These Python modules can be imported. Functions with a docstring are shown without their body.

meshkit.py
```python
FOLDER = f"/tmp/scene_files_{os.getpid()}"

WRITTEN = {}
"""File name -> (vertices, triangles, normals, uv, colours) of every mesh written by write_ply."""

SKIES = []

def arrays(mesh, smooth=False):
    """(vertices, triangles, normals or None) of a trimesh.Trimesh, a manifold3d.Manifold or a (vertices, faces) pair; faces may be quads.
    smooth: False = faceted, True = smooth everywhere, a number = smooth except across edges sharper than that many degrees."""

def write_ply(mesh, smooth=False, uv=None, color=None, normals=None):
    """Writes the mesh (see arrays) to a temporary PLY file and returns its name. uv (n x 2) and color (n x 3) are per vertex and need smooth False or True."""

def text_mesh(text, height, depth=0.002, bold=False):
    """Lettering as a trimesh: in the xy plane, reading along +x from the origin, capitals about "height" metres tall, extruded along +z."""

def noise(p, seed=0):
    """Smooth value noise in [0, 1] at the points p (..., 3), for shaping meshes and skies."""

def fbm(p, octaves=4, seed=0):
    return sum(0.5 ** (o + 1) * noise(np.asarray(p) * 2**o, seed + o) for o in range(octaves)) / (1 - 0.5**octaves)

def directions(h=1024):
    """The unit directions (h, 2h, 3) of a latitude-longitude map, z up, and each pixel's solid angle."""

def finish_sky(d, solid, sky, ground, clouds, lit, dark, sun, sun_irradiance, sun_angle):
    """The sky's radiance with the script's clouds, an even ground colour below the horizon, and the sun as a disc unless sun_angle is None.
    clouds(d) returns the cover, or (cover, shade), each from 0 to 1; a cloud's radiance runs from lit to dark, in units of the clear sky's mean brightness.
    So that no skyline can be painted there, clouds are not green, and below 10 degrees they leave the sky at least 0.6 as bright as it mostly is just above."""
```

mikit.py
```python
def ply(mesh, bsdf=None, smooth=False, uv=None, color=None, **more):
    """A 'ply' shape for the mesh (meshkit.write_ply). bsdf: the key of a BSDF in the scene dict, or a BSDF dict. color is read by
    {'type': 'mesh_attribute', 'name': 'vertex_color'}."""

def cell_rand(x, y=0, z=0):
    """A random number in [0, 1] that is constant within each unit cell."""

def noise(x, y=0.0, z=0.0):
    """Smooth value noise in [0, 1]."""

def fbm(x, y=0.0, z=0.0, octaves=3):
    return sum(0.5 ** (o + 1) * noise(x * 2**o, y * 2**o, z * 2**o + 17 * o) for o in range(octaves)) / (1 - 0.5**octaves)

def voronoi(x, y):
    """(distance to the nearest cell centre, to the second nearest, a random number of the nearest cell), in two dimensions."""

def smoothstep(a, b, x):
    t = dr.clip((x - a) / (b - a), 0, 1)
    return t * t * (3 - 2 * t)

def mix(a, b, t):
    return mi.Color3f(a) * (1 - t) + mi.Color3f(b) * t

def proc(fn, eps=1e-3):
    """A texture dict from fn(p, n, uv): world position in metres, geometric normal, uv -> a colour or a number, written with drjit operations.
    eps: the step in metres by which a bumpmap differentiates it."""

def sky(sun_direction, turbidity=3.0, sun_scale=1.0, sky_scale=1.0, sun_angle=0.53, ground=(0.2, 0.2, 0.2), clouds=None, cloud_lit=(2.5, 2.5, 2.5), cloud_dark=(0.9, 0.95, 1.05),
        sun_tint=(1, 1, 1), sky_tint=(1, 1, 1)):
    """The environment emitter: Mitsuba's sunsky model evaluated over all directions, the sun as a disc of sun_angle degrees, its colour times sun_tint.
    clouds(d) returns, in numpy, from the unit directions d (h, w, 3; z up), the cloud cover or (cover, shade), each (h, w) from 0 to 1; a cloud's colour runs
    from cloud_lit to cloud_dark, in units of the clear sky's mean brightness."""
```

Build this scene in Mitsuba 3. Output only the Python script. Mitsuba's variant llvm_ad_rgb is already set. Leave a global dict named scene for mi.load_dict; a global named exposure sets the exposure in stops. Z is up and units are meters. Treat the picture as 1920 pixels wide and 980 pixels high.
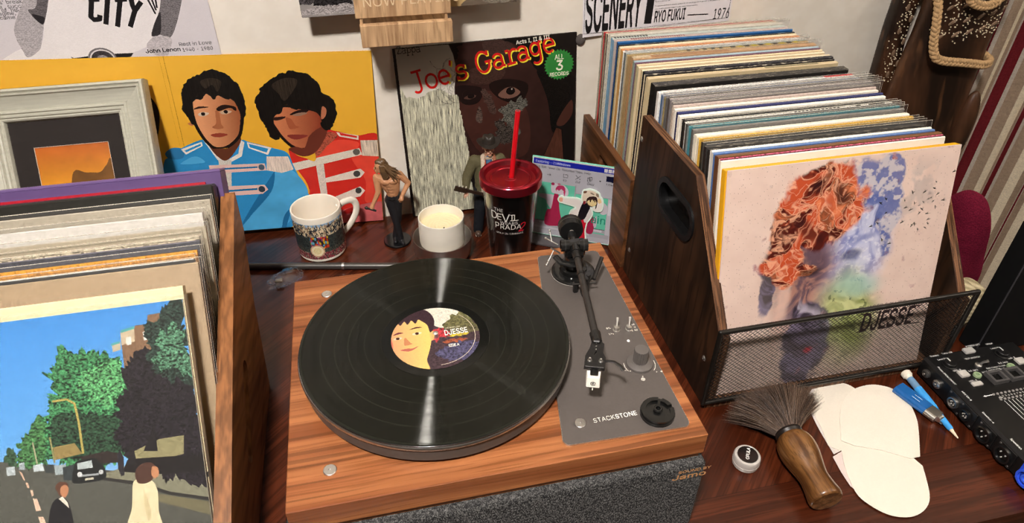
import math, random
import numpy as np
import trimesh
import manifold3d as m3
import shapely
import shapely.geometry as sg
import shapely.ops as so
import drjit as dr
import mitsuba as mi
import mikit, meshkit
from mikit import proc, noise, fbm, voronoi, smoothstep, mix, cell_rand

T = mi.ScalarTransform4f
scene, labels = {}, {}
random.seed(7)
rng = np.random.default_rng(7)

# ------------------------------------------------------------------ camera, light, exposure
scene['camera'] = {'type': 'perspective', 'fov': 73.3985, 'fov_axis': 'x', 'near_clip': 0.02, 'far_clip': 50.0,
                   'to_world': T().look_at(origin=[0.1197,-0.3998,0.7191], target=[0.2994,0.3771,0.1156], up=[0.1283,0.5897,0.7973])}
exposure = 0.0
LAMP = (-0.17, -0.62, 1.66)          # the unseen ceiling lamp, the main light, above and to the left of the desk
LAMP_R = 0.09
LAMP_E = (725.0, 678.0, 632.0)
LAMP2 = (1.75, -0.35, 1.00)           # an unseen uplighter, placed to lighten the right wall by way of the ceiling
LAMP2_R = 0.11
LAMP2_E = (290.0, 268.0, 240.0)
DESK = 0.0                            # desk top; the floor lies 0.75 m below
WALL = 0.725

# ------------------------------------------------------------------ colours: one palette serves all the plain and printed surfaces
PAL, SEEN = [], {}


def lin(h):
    h = h.lstrip('#')
    c = [int(h[k:k + 2], 16) / 255 for k in (0, 2, 4)]
    return [x / 12.92 if x <= .04045 else ((x + .055) / 1.055) ** 2.4 for x in c]


def C(h):
    if not isinstance(h, str):
        return h
    if h not in SEEN:
        SEEN[h] = len(PAL)
        PAL.append(lin(h))
    return float(SEEN[h])


def G(*hs):
    """Neighbouring palette entries: a print may blend from one to the next."""
    k = len(PAL)
    PAL.extend(lin(h) for h in hs)
    return float(k)


TAB = None


def pal_fn(p, n, uv):
    i = dr.floor(uv.x + .01)
    t = dr.clip(uv.x - i, 0, 1)
    u = mi.UInt32(mi.Int32(i)) * 3
    g = lambda k: dr.gather(mi.Float, TAB, u + k)
    c = mi.Color3f(g(0), g(1), g(2)) * (1 - t) + mi.Color3f(g(3), g(4), g(5)) * t
    k = dr.floor(uv.y + .001)
    a = uv.y - k
    s = lambda *v: dr.select(k < 1.5, v[0], dr.select(k < 2.5, v[1], dr.select(k < 3.5, v[2], dr.select(k < 4.5, v[3], dr.select(k < 5.5, v[4], v[5])))))
    m = fbm(p.x * s(700., 600., 820., 130., 40., 25.), p.y * s(700., 600., 820., 900., 40., 420.), p.z * s(700., 600., 40., 330., 40., 420.), 4)
    shade = 1 + a * s(2.5, 6.5, 4., 0., 3., 2.5) * (m - .5)
    c = c * dr.maximum(shade, .04)
    worn = dr.select((k > 3.5) & (k < 4.5), smoothstep(.57, .66, m) * a, 0.)
    c = mix(c, (.62, .55, .43), worn)
    return mi.Color3f(dr.clip(c.x, 0, .95), dr.clip(c.y, 0, .95), dr.clip(c.z, 0, .95))


GRAIN, LEAF, STRAND, WORN, SMOKE, LONG = 1., 2., 3., 4., 5., 6.
pal_tex = proc(pal_fn)


def mat(key, **kw):
    scene[key] = {'type': 'twosided', 'bsdf': {'type': 'principled', **kw}}


mat('matt', base_color=pal_tex, roughness=.75, specular=.2)
mat('satin', base_color=pal_tex, roughness=.38, specular=.4)
mat('gloss', base_color=pal_tex, roughness=.12, specular=.5, clearcoat=.4, clearcoat_gloss=.95)
mat('steel', base_color={'type': 'rgb', 'value': [.68, .66, .63]}, metallic=1., roughness=.34)
mat('chrome', base_color={'type': 'rgb', 'value': [.85, .84, .81]}, metallic=1., roughness=.33)
mat('dark_metal', base_color={'type': 'rgb', 'value': [.10, .095, .09]}, metallic=.7, roughness=.38, specular=.5)
mat('red_metal', base_color={'type': 'rgb', 'value': [.42, .012, .03]}, metallic=.85, roughness=.16, clearcoat=.6)
scene['clear_sheet'] = {'type': 'blendbsdf', 'weight': .035, 'a': {'type': 'thindielectric', 'int_ior': 1.45}, 'b': {'type': 'twosided', 'bsdf': {'type': 'principled', 'base_color': {'type': 'rgb', 'value': [.55, .53, .5]}, 'roughness': .25, 'specular': .6}}}
scene['clear_glass'] = {'type': 'thindielectric', 'int_ior': 1.5}


# ------------------------------------------------------------------ geometry helpers
def unit(v):
    v = np.asarray(v, float)
    return v / np.linalg.norm(v)


class Frame:
    """A plane with millimetre coordinates: origin, right, up; its normal looks at the viewer."""

    def __init__(s, O, X, Y):
        s.O, s.X = np.asarray(O, float), unit(X)
        s.N = unit(np.cross(s.X, unit(Y)))
        s.Y = np.cross(s.N, s.X)
        s.M = np.eye(4)
        s.M[:3, 0], s.M[:3, 1], s.M[:3, 2], s.M[:3, 3] = s.X, s.Y, s.N, s.O

    def at(s, xy, off=0.):
        xy = np.asarray(xy, float) / 1000
        return s.O + xy[:, :1] * s.X + xy[:, 1:2] * s.Y + off * s.N

    def put(s, mesh):
        m = mesh.copy()
        m.apply_transform(s.M)
        return m


FR = {
    'sgt': ((-0.50328, 0.7, 0.03205), (0.99886, 0, -0.0477), (0.04762, 0.07003, 0.99641)),
    'joe': ((0.182, 0.7, 0.002), (0.99978, 0, 0.021), (0, 0.07004, 0.99754)),
    'abbey': ((-0.405, 0.01301, 0.00827), (1, 0, 0), (0, 0.6095, 0.79278)),
    'dj': ((0.524, 0.157, 0.014), (1, 0, 0), (0, 0.24853, 0.96862)),
    'label': ((0.1641, 0.172, 0.1824), (1, 0, 0), (0, 1, 0)),
    'post': ((-0.4, 0.7235, 0.327), (1, 0, 0), (0, 0, 1)),
    'scen': ((0.499, 0.7235, 0.314), (0.99946, 0, 0.03298), (0, 0, 1)),
    'shelf': ((0.045, 0.68, 0.388), (0.99993, 0, 0.012), (0, 0, 1)),
    'stand': ((0.383, 0.602, 0.004), (0.87158, -0.49026, 0), (0, 0.07975, 0.99682)),
    'frame': ((-0.2, 0.685, 0.313), (1, 0, 0), (0, 0.48403, 0.87505)),
    'top': ((0, 0, 0.1545), (1, 0, 0), (0, 1, 0)),
    'desk': ((0, 0, 0), (1, 0, 0), (0, 1, 0)),
    'tester': ((0.838, -0.1, 0.034), (1, 0, 0), (0, 1, 0)),
}
FR = {k: Frame(*v) for k, v in FR.items()}


def shade(mesh, ang=35):
    mesh = mesh.copy()
    if ang is None:
        mesh.unmerge_vertices()
        return mesh
    return trimesh.graph.smooth_shade(mesh, angle=np.radians(ang), facet_minarea=None)


class MB:
    """Collects pieces of ONE mesh; every piece has a palette colour and a grain."""

    def __init__(s):
        s.v, s.f, s.uv, s.k = [], [], [], 0

    def add(s, mesh, col='#808080', style=0., ang=35, uv=None):
        if isinstance(mesh, (list, tuple)):
            for m in mesh:
                s.add(m, col, style, ang)
            return s
        if uv is None:
            mesh = shade(mesh, ang)
            uv = np.tile([C(col), style], (len(mesh.vertices), 1))
        s.v.append(np.asarray(mesh.vertices))
        s.f.append(np.asarray(mesh.faces) + s.k)
        s.uv.append(np.asarray(uv, float))
        s.k += len(s.v[-1])
        return s

    def out(s, key, material='satin', em=None):
        m = trimesh.Trimesh(np.vstack(s.v), np.vstack(s.f), process=False)
        scene[key] = mikit.ply(m, material, True, uv=np.vstack(s.uv))
        if em:
            scene[key]['emitter'] = {'type': 'area', 'radiance': {'type': 'rgb', 'value': list(em)}}
        return key


def obj(key, mesh, material='satin', col='#808080', style=0., ang=35, em=None):
    return MB().add(mesh, col, style, ang).out(key, material, em)


USED = {}


def numbered(name):
    n = USED.get(name, -1) + 1
    USED[name] = n
    return name if n == 0 else f'{name}_{n:03d}'


def thing(name, label, cat, group=None):
    k = numbered(name)
    labels[k] = {'label': label, 'category': cat}
    if group:
        labels[k]['group'] = group
    return k


def part(parent, name):
    return numbered(parent + '__' + name)


def plabel(key, text):
    labels[key] = {'label': text}
    return key


def struct(key, mesh, material='matt', col='#808080', style=0., ang=35):
    obj(key, mesh, material, col, style, ang)
    if '__' not in key:
        labels[key] = {'kind': 'structure'}


def box(x0, x1, y0, y1, z0, z1, ch=0.):
    if not ch:
        m = trimesh.creation.box((x1 - x0, y1 - y0, z1 - z0))
        m.apply_translation(((x0 + x1) / 2, (y0 + y1) / 2, (z0 + z1) / 2))
        return m
    pts = []
    for x, a in ((x0, 1), (x1, -1)):
        for y, b in ((y0, 1), (y1, -1)):
            for z, c in ((z0, 1), (z1, -1)):
                pts += [(x, y + b * ch, z + c * ch), (x + a * ch, y, z + c * ch), (x + a * ch, y + b * ch, z)]
    return trimesh.convex.convex_hull(np.array(pts))


def lathe(prof, at=(0, 0, 0), n=48, axis=None):
    m = trimesh.creation.revolve(np.array(prof, float), sections=n)
    if axis is not None:
        m.apply_transform(trimesh.geometry.align_vectors([0, 0, 1], unit(axis)))
    m.apply_translation(at)
    return m


def rod(a, b, r, n=16, r2=None):
    a, b = np.asarray(a, float), np.asarray(b, float)
    L = np.linalg.norm(b - a)
    r2 = r if r2 is None else r2
    return lathe([(0, 0), (r, 0), (r2, L), (0, L)], a, n, b - a)


def tube(pts, r, n=10, closed=False, flat=None):
    """Sweep; r a number or one per point; flat = (axis, factor) squashes the section along an axis."""
    p = np.asarray(pts, float)
    r = np.broadcast_to(r, (len(p),))
    t = np.gradient(p, axis=0) if not closed else np.roll(p, -1, 0) - np.roll(p, 1, 0)
    t /= np.linalg.norm(t, axis=1, keepdims=True)
    ref = np.array([0.31, 0.2, 0.93]) if abs(t[0] @ [0.31, .2, .93]) < .9 else np.array([1., 0, 0])
    A = []
    a = unit(ref - (ref @ t[0]) * t[0])
    for k in range(len(p)):
        a = unit(a - (a @ t[k]) * t[k])
        A.append(a)
    A = np.array(A)
    B = np.cross(t, A)
    ang = np.arange(n) * 2 * np.pi / n
    ring = (np.cos(ang)[None, :, None] * A[:, None] + np.sin(ang)[None, :, None] * B[:, None]) * r[:, None, None]
    if flat is not None:
        ax = unit(flat[0])
        ring = ring - (ring @ ax)[..., None] * ax * (1 - flat[1])
    v = (p[:, None] + ring).reshape(-1, 3)
    f = []
    m = len(p) if closed else len(p) - 1
    for i in range(m):
        i2 = (i + 1) % len(p)
        for j in range(n):
            j2 = (j + 1) % n
            f += [(i * n + j, i * n + j2, i2 * n + j2), (i * n + j, i2 * n + j2, i2 * n + j)]
    if not closed:
        v = np.vstack([v, p[:1], p[-1:]])
        e = len(p) * n
        for j in range(n):
            j2 = (j + 1) % n
            f += [(e, j2, j), (e + 1, (len(p) - 1) * n + j, (len(p) - 1) * n + j2)]
    return trimesh.Trimesh(v, np.array(f), process=False)


def spline(pts, per=8, closed=True):
    p = np.asarray(pts, float)
    n = len(p)
    out = []
    rngk = range(n) if closed else range(n - 1)
    for k in rngk:
        if closed:
            a, b, c, d = p[k - 1], p[k], p[(k + 1) % n], p[(k + 2) % n]
        else:
            a, b, c, d = p[max(k - 1, 0)], p[k], p[k + 1], p[min(k + 2, n - 1)]
        for t in np.arange(per) / per:
            out.append(.5 * (2 * b + (c - a) * t + (2 * a - 5 * b + 4 * c - d) * t * t + (3 * b - 3 * c + d - a) * t ** 3))
    if not closed:
        out.append(p[-1])
    return np.array(out)


def geoms(g):
    return [x for x in getattr(g, 'geoms', [g]) if x.geom_type == 'Polygon' and x.area > 1e-12]


def prism(poly, depth, frame=None):
    """A polygon (points or shapely, in millimetres when a frame is given) extruded along the normal by depth metres."""
    g = poly if hasattr(poly, 'geom_type') else sg.Polygon(poly)
    g = g.buffer(0)
    if frame is not None:
        g = shapely.affinity.scale(g, .001, .001, origin=(0, 0))
    m = trimesh.util.concatenate([trimesh.creation.extrude_polygon(x, depth, engine='earcut') for x in geoms(g)])
    return frame.put(m) if frame is not None else m


def rounded(pts, sharp, per=8):
    """A closed outline that is smooth except at the points numbered in sharp."""
    sharp = sorted(sharp)
    out = []
    for a, b in zip(sharp, sharp[1:] + [sharp[0] + len(pts)]):
        run = [pts[k % len(pts)] for k in range(a, b + 1)]
        out += list(spline(run, per, False)[:-1]) if len(run) > 2 else run[:1]
    return sg.Polygon(out).buffer(0)


def rrect(x0, y0, x1, y1, r, n=6):
    return sg.box(x0 + r, y0 + r, x1 - r, y1 - r).buffer(r, quad_segs=n)


def hullmesh(man, smooth=0, length=None):
    if length:
        man = man.refine_to_length(length)
    a = man.to_mesh()
    t = trimesh.Trimesh(np.array(a.vert_properties[:, :3], float), np.array(a.tri_verts), process=True)
    if smooth:
        trimesh.smoothing.filter_taubin(t, .5, .52, smooth)
    return t


def ball(p, r, n=16):
    return m3.Manifold.sphere(float(r), n).translate([float(x) for x in p])


def flesh(chains, length, smooth=6, extra=()):
    """Tapered limbs: every chain is a list of (point, radius); one continuous skin."""
    ms = list(extra)
    for ch in chains:
        for (a, ra), (b, rb) in zip(ch[:-1], ch[1:]):
            ms.append(m3.Manifold.batch_hull([ball(a, ra), ball(b, rb)]))
    return hullmesh(m3.Manifold.batch_boolean(ms, m3.OpType.Add), smooth, length)


# ------------------------------------------------------------------ flat print: coloured areas that fit together without overlap
def poly(pts, smooth=True, per=6):
    return sg.Polygon(spline(pts, per) if smooth else pts).buffer(0)


def jag(g, amp, step, seed=1):
    """Roughens an outline (leaves, torn edges, hair)."""
    out = []
    for q in geoms(g):
        ring = q.exterior
        n = max(8, int(ring.length / (.4 * step)))
        P = np.array([ring.interpolate(k / n, normalized=True).coords[0] for k in range(n)])
        c = np.array(q.centroid.coords[0])
        h = meshkit.noise(np.c_[P / (2.2 * step), np.full(n, seed)], seed) - .5 + .8 * (meshkit.noise(np.c_[P / (.9 * step), np.full(n, seed)], seed + 3) - .5) + .6 * (meshkit.noise(np.c_[P / (.35 * step), np.full(n, seed)], seed + 5) - .5)
        d = P - c
        d /= np.linalg.norm(d, axis=1, keepdims=True) + 1e-9
        out.append(sg.Polygon(P + d * h[:, None] * 2 * amp).buffer(0))
    return so.unary_union(out)


def ell(x, y, rx, ry, rot=0, n=24):
    g = shapely.affinity.scale(sg.Point(0, 0).buffer(1, quad_segs=n // 4), rx, ry, origin=(0, 0))
    return shapely.affinity.translate(shapely.affinity.rotate(g, rot, origin=(0, 0)), x, y)


def sheet(key, frame, layers, material='satin', off=.0004, clip=None):
    """layers: (shape, colour, grain), later ones over earlier ones. colour: a hex string or (palette index, axis, from, to) for a blend."""
    parts = []
    for g, col, *st in layers:
        g = g if hasattr(g, 'geom_type') else sg.Polygon(g).buffer(0)
        if clip is not None:
            g = g.intersection(clip)
        g = g.simplify(.12)
        parts = [(a.difference(g), c, s) for a, c, s in parts]
        parts.append((g, col, st[0] if st else 0.))
    mb = MB()
    for g, col, st in parts:
        for q in geoms(g):
            if q.area < .05:
                continue
            if isinstance(col, tuple):      # blends need inner vertices only along the axis: a long area is cut in strips
                k, ax, lo, hi = col
                strips = [q.intersection(sg.box(*((-9e3, a, 9e3, b) if ax else (a, -9e3, b, 9e3)))) for a, b in zip(*(lambda e: (e[:-1], e[1:]))(np.r_[-8e3, np.linspace(min(lo, hi), max(lo, hi), 7), 8e3]))]
                strips = [x for s_ in strips for x in geoms(s_)]
            else:
                strips = [q]
            for x in strips:
                try:
                    v, f = trimesh.creation.triangulate_polygon(x, engine='earcut')
                except Exception:
                    continue
                if not len(f):
                    continue
                v = np.asarray(v)[:, :2]
                a, b, c = (v[f[:, i]] for i in range(3))
                area = (b[:, 0] - a[:, 0]) * (c[:, 1] - a[:, 1]) - (b[:, 1] - a[:, 1]) * (c[:, 0] - a[:, 0])
                f = np.where(area[:, None] < 0, f[:, ::-1], f)
                if isinstance(col, tuple):
                    t = np.clip((v[:, ax] - lo) / (hi - lo), 0, .999)
                    uv = np.c_[k + t, np.full(len(v), st)]
                else:
                    uv = np.tile([C(col), st], (len(v), 1))
                mb.add(trimesh.Trimesh(frame.at(v, off), f, process=False), uv=uv)
    return mb.out(key, material)


TEXTS = {}


def text(s, h, bold=False, sx=1., shear=0., depth=.00015):
    """Lettering in metres, capitals h tall, from the origin along +x."""
    k = (s, bold)
    if k not in TEXTS:
        TEXTS[k] = meshkit.text_mesh(s, .01, .01, bold)
    m = TEXTS[k].copy()
    A = np.eye(4)
    A[0, 0], A[1, 1], A[2, 2] = h / .01 * sx, h / .01, depth / .01
    A[0, 1] = shear * h / .01
    m.apply_transform(A)
    return m


def letters(key, frame, items, material='satin', off=.0006, wrap=None):
    """items: (text, height mm, x mm, y mm, colour, options)."""
    mb = MB()
    for s, h, x, y, col, *o in items:
        o = dict(o[0]) if o else {}
        al, rot = o.pop('align', 'l'), o.pop('rot', 0)
        fit = o.pop('fit', None)
        m = text(s, h / 1000, **o)
        if fit:
            m.apply_transform(np.diag((fit / 1000 / m.bounds[1][0], 1, 1, 1)))
        w = m.bounds[1][0]
        m.apply_translation((-(w if al == 'r' else w / 2 if al == 'c' else 0), 0, 0))
        if rot:
            m.apply_transform(trimesh.transformations.rotation_matrix(math.radians(rot), [0, 0, 1]))
        m.apply_translation((x / 1000, y / 1000, off))
        mb.add(wrap(m) if wrap else frame.put(m), col, ang=None)
    return mb.out(key, material)


def stroke(paths, w, cap=1):
    return so.unary_union([sg.LineString(p).buffer(w / 2, cap_style=cap, join_style=1, quad_segs=5) for p in paths])


def arc(cx, cy, rx, ry, a0, a1, n=18):
    a = np.radians(np.linspace(a0, a1, n))
    return list(zip(cx + rx * np.cos(a), cy + ry * np.sin(a)))


# a typewriter face for slab-serif lettering: unit = x-height 1, capitals 1.45
SLAB = {
    'J': [[(.25, 1.45), (1.05, 1.45)], [(.72, 1.45), (.72, .3)] + arc(.42, .28, .3, .3, 0, -150)],
    'o': [arc(.45, .5, .42, .48, 0, 360, 30)],
    'e': [[(.08, .52), (.84, .52)] + arc(.46, .5, .4, .48, 0, 310, 26)],
    "'": [[(.25, 1.5), (.12, 1.15)]],
    's': [arc(.42, .74, .32, .24, 20, 250, 18) + arc(.42, .26, .36, .26, 80, -160, 18), [(.72, .72), (.74, .98)], [(.08, .28), (.06, .0)]],
    'G': [arc(.6, .72, .52, .72, 35, 330, 30), [(1.06, .3), (1.06, .68)], [(.75, .68), (1.25, .68)], [(1.03, 1.1), (1.05, 1.45)]],
    'a': [arc(.42, .7, .34, .28, 160, 0, 12) + [(.76, .1), (.95, .04)], arc(.42, .28, .36, .28, 0, 360, 22)],
    'r': [[(.05, .98), (.35, .98)], [(.35, .98), (.35, .03)], [(.05, .03), (.75, .03)], arc(.72, .55, .36, .42, 170, 50, 12)],
    'g': [arc(.42, .56, .36, .4, 0, 360, 24), [(.78, .96), (1., .96)], [(.78, .96), (.78, -.2)] + arc(.44, -.18, .34, .3, 0, -150, 14)],
    'Z': [[(.1, 1.2), (.1, 1.4), (.85, 1.4), (.1, .04), (.9, .04), (.9, .25)]],
    'p': [arc(.5, .52, .36, .44, 0, 360, 24), [(.05, .95), (.16, .95), (.16, -.45)], [(0, -.45), (.4, -.45)]],
    'D': [[(.0, 1.4), (.2, 1.4)], [(.2, 1.4), (.2, .05)], [(.0, .05), (.3, .05)] + arc(.3, .72, .5, .68, -90, 90, 18) + [(.0, 1.4)]],
}
ADV = {'J': 1.15, "'": .42, 'G': 1.35, 'o': 1.02, 'e': 1.0, 's': .95, ' ': .7, 'a': 1.05, 'r': .95, 'g': 1.1, 'Z': 1.05, 'p': 1.0}


def slab(s, h, w=.16, steps=None):
    """Shapely lettering in millimetres, x-height h."""
    x, out = 0, []
    for ch in s:
        if ch in SLAB:
            g = stroke([[(a * h, b * h) for a, b in p] for p in SLAB[ch]], w * h, 2)
            out.append(shapely.affinity.translate(g, x, 0))
        x += ADV.get(ch, 1.) * h
    return so.unary_union(out), x


# ------------------------------------------------------------------ woods, weaves and other procedural materials
def cl(h):
    return mi.Color3f(*lin(h))


def walnut_fn(p, n, uv):
    q = p.y + .9 * p.z
    w = .004 * fbm(p.x * 9, q * 12, 3., 2)
    g = fbm(p.x * 2.4, (q + w) * 80, 0., 3)
    f = fbm(p.x * 14, (q + w) * 620, 5., 2)
    d = smoothstep(.5, .75, fbm(p.x * 1.8, (q + w) * 48, 9., 3))
    c = mix(cl('#81492a'), cl('#a4683f'), smoothstep(.25, .75, g))
    c = mix(c, cl('#643619'), .40 * smoothstep(.45, .78, f) + .28 * d)
    return mix(c, cl('#54301a'), .55 * smoothstep(.66, .74, fbm(p.x * 2.6, (q + w) * 170, 21., 2)))


def desk_fn(p, n, uv):
    band = p.y < .019
    a = dr.select(band, p.x, (p.x + p.y) * .707)
    b = dr.select(band, p.y, (p.y - p.x) * .707)
    a, b = dr.select(p.z < -.002, p.x, a), dr.select(p.z < -.002, p.z, b)
    g = fbm(a * 5, b * 130, 1., 3)
    f = fbm(a * 25, b * 700, 4., 2)
    c = mix(cl('#361509'), cl('#4d2110'), smoothstep(.3, .72, g))
    c = mix(c, cl('#260e07'), .5 * smoothstep(.5, .72, f))
    seam = dr.exp(-dr.square((p.y - .019) / .0006)) * dr.select(p.z > -.002, 1., 0.)
    return mix(c, cl('#180906'), .7 * seam)


def dark_wood_fn(p, n, uv):
    side = dr.abs(n.x) > .7
    g = fbm(p.y * 55, p.z * 7, p.x * 4, 4)
    h = fbm(p.y * 14, p.z * 11, 3., 3)
    c = mix(cl('#170e08'), cl('#3b2415'), smoothstep(.3, .75, .45 * g + .55 * h))
    c = mix(c, cl('#150c07'), .6 * smoothstep(.55, .72, fbm(p.y * 200, p.z * 16, 7., 2)))
    e = fbm(p.x * 700, (p.y - p.z) * 9, (p.y + p.z) * 12, 3)
    k = mix(cl('#3f281b'), cl('#7c563b'), smoothstep(.32, .7, e))
    k = mix(k, cl('#3a2416'), .8 * smoothstep(.6, .7, fbm(p.x * 900, p.y * 40, p.z * 40, 2)))
    return mix(k, c, dr.select(side, 1., 0.))


def brown_wood_fn(p, n, uv):
    g = fbm(p.x * 120, p.y * 9, p.z * 60, 3)
    c = mix(cl('#4d2f1b'), cl('#75492a'), smoothstep(.3, .7, g))
    return mix(c, cl('#331d10'), .5 * smoothstep(.55, .75, fbm(p.y * 8, p.z * 160, p.x * 160, 2)))


def warm_wood_fn(p, n, uv):
    g = fbm(p.x * 160, (p.y - .4 * p.z) * 8, (p.z + .4 * p.y) * 60, 3)
    c = mix(cl('#6d4526'), cl('#936038'), smoothstep(.28, .72, g))
    return mix(c, cl('#4f2f18'), .45 * smoothstep(.5, .75, fbm(p.x * 500, p.y * 14, p.z * 90, 2)))


def oak_fn(p, n, uv):
    g = fbm(p.x * 120, p.z * 9, p.y * 9, 3)
    c = mix(cl('#a07d5c'), cl('#c9a67f'), smoothstep(.3, .7, g))
    return mix(c, cl('#80603f'), .4 * smoothstep(.55, .75, fbm(p.x * 420, p.z * 35, 2., 2)))


def handle_fn(p, n, uv):
    g = fbm(p.x * 150, p.y * 10, p.z * 150, 3)
    c = mix(cl('#4b2c13'), cl('#77502a'), smoothstep(.3, .7, g))
    return mix(c, cl('#43280f'), .5 * smoothstep(.5, .75, fbm(p.x * 700, p.y * 30, p.z * 700, 2)))


def carved_fn(p, n, uv):
    g = fbm(p.x * 26 + p.z * 6, p.y * 26, p.z * 5, 4)
    c = mix(cl('#1f140e'), cl('#4b3020'), smoothstep(.35, .72, g))
    return mix(c, cl('#6e4a30'), .5 * smoothstep(.62, .78, fbm(p.x * 60 + p.z * 14, p.y * 60, p.z * 8, 3)))


def wall_fn(p, n, uv):
    return mix(cl('#e2dacd'), cl('#e8e1d5'), smoothstep(.2, .8, fbm(p.x * 40, p.y * 40, p.z * 40, 4)))


def cloth_fn(p, n, uv):
    a = fbm(p.x * 1500, p.y * 1500, p.z * 420, 2)
    b = fbm(p.x * 420, p.y * 500, p.z * 2200, 2)
    t = smoothstep(.3, .72, .6 * a + .4 * b)
    return mix(cl('#222223'), cl('#706f6e'), t * t)


def curtain_fn(p, n, uv):
    u = uv.x / .105
    u = u - dr.floor(u)
    w = fbm(uv.x * 900, p.z * 900, 0., 2)
    row = fbm(uv.x * 120, p.z * 1400, 3., 2)
    taupe, cream, maroon, grey = cl('#8d7a69'), cl('#cfc2ab'), cl('#5a1a20'), cl('#a69c92')
    c = dr.select(u < .22, taupe, dr.select(u < .43, cream, dr.select(u < .62, taupe, dr.select(u < .68, grey, dr.select(u < .92, maroon, grey)))))
    return c * (.62 + .5 * w + .3 * row)


def knit_fn(p, n, uv):
    w = fbm(p.x * 700, p.y * 700, p.z * 700, 3)
    return mix(cl('#3c0c1a'), cl('#701a30'), w)


def cable_fn(p, n, uv):
    w = .5 + .5 * dr.sin((p.z + .25 * (p.x + p.y)) * 900)
    return mix(cl('#8d8062'), cl('#d8caa6'), .3 * fbm(p.x * 500, p.y * 500, p.z * 500, 2) + .7 * w)


def vinyl_gap(r):
    return (dr.abs(r - .0795) < .0008) | (dr.abs(r - .0975) < .0008) | (dr.abs(r - .112) < .0008) | (dr.abs(r - .1275) < .0008) | (r > .1475)


def vinyl_weight(p, n, uv):
    """How much of the lacquer is groove wall: tracks differ, dead wax and the gaps between tracks are nearly plain."""
    r = uv.x
    track = cell_rand(dr.floor(r * 85.), 3., 0.)
    fine = fbm(r * 1900, 0., 7., 2)
    v = .024 + .036 * smoothstep(.35, .65, fine) + .022 * (track - .5)
    return dr.select(r < .0605, .003, dr.select(vinyl_gap(r), .012, dr.maximum(v, .012)))


def vinyl_col(p, n, uv):
    return mi.Color3f(.0052, .0056, .0040) * dr.select(vinyl_gap(uv.x), 2.6, 1.)


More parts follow.
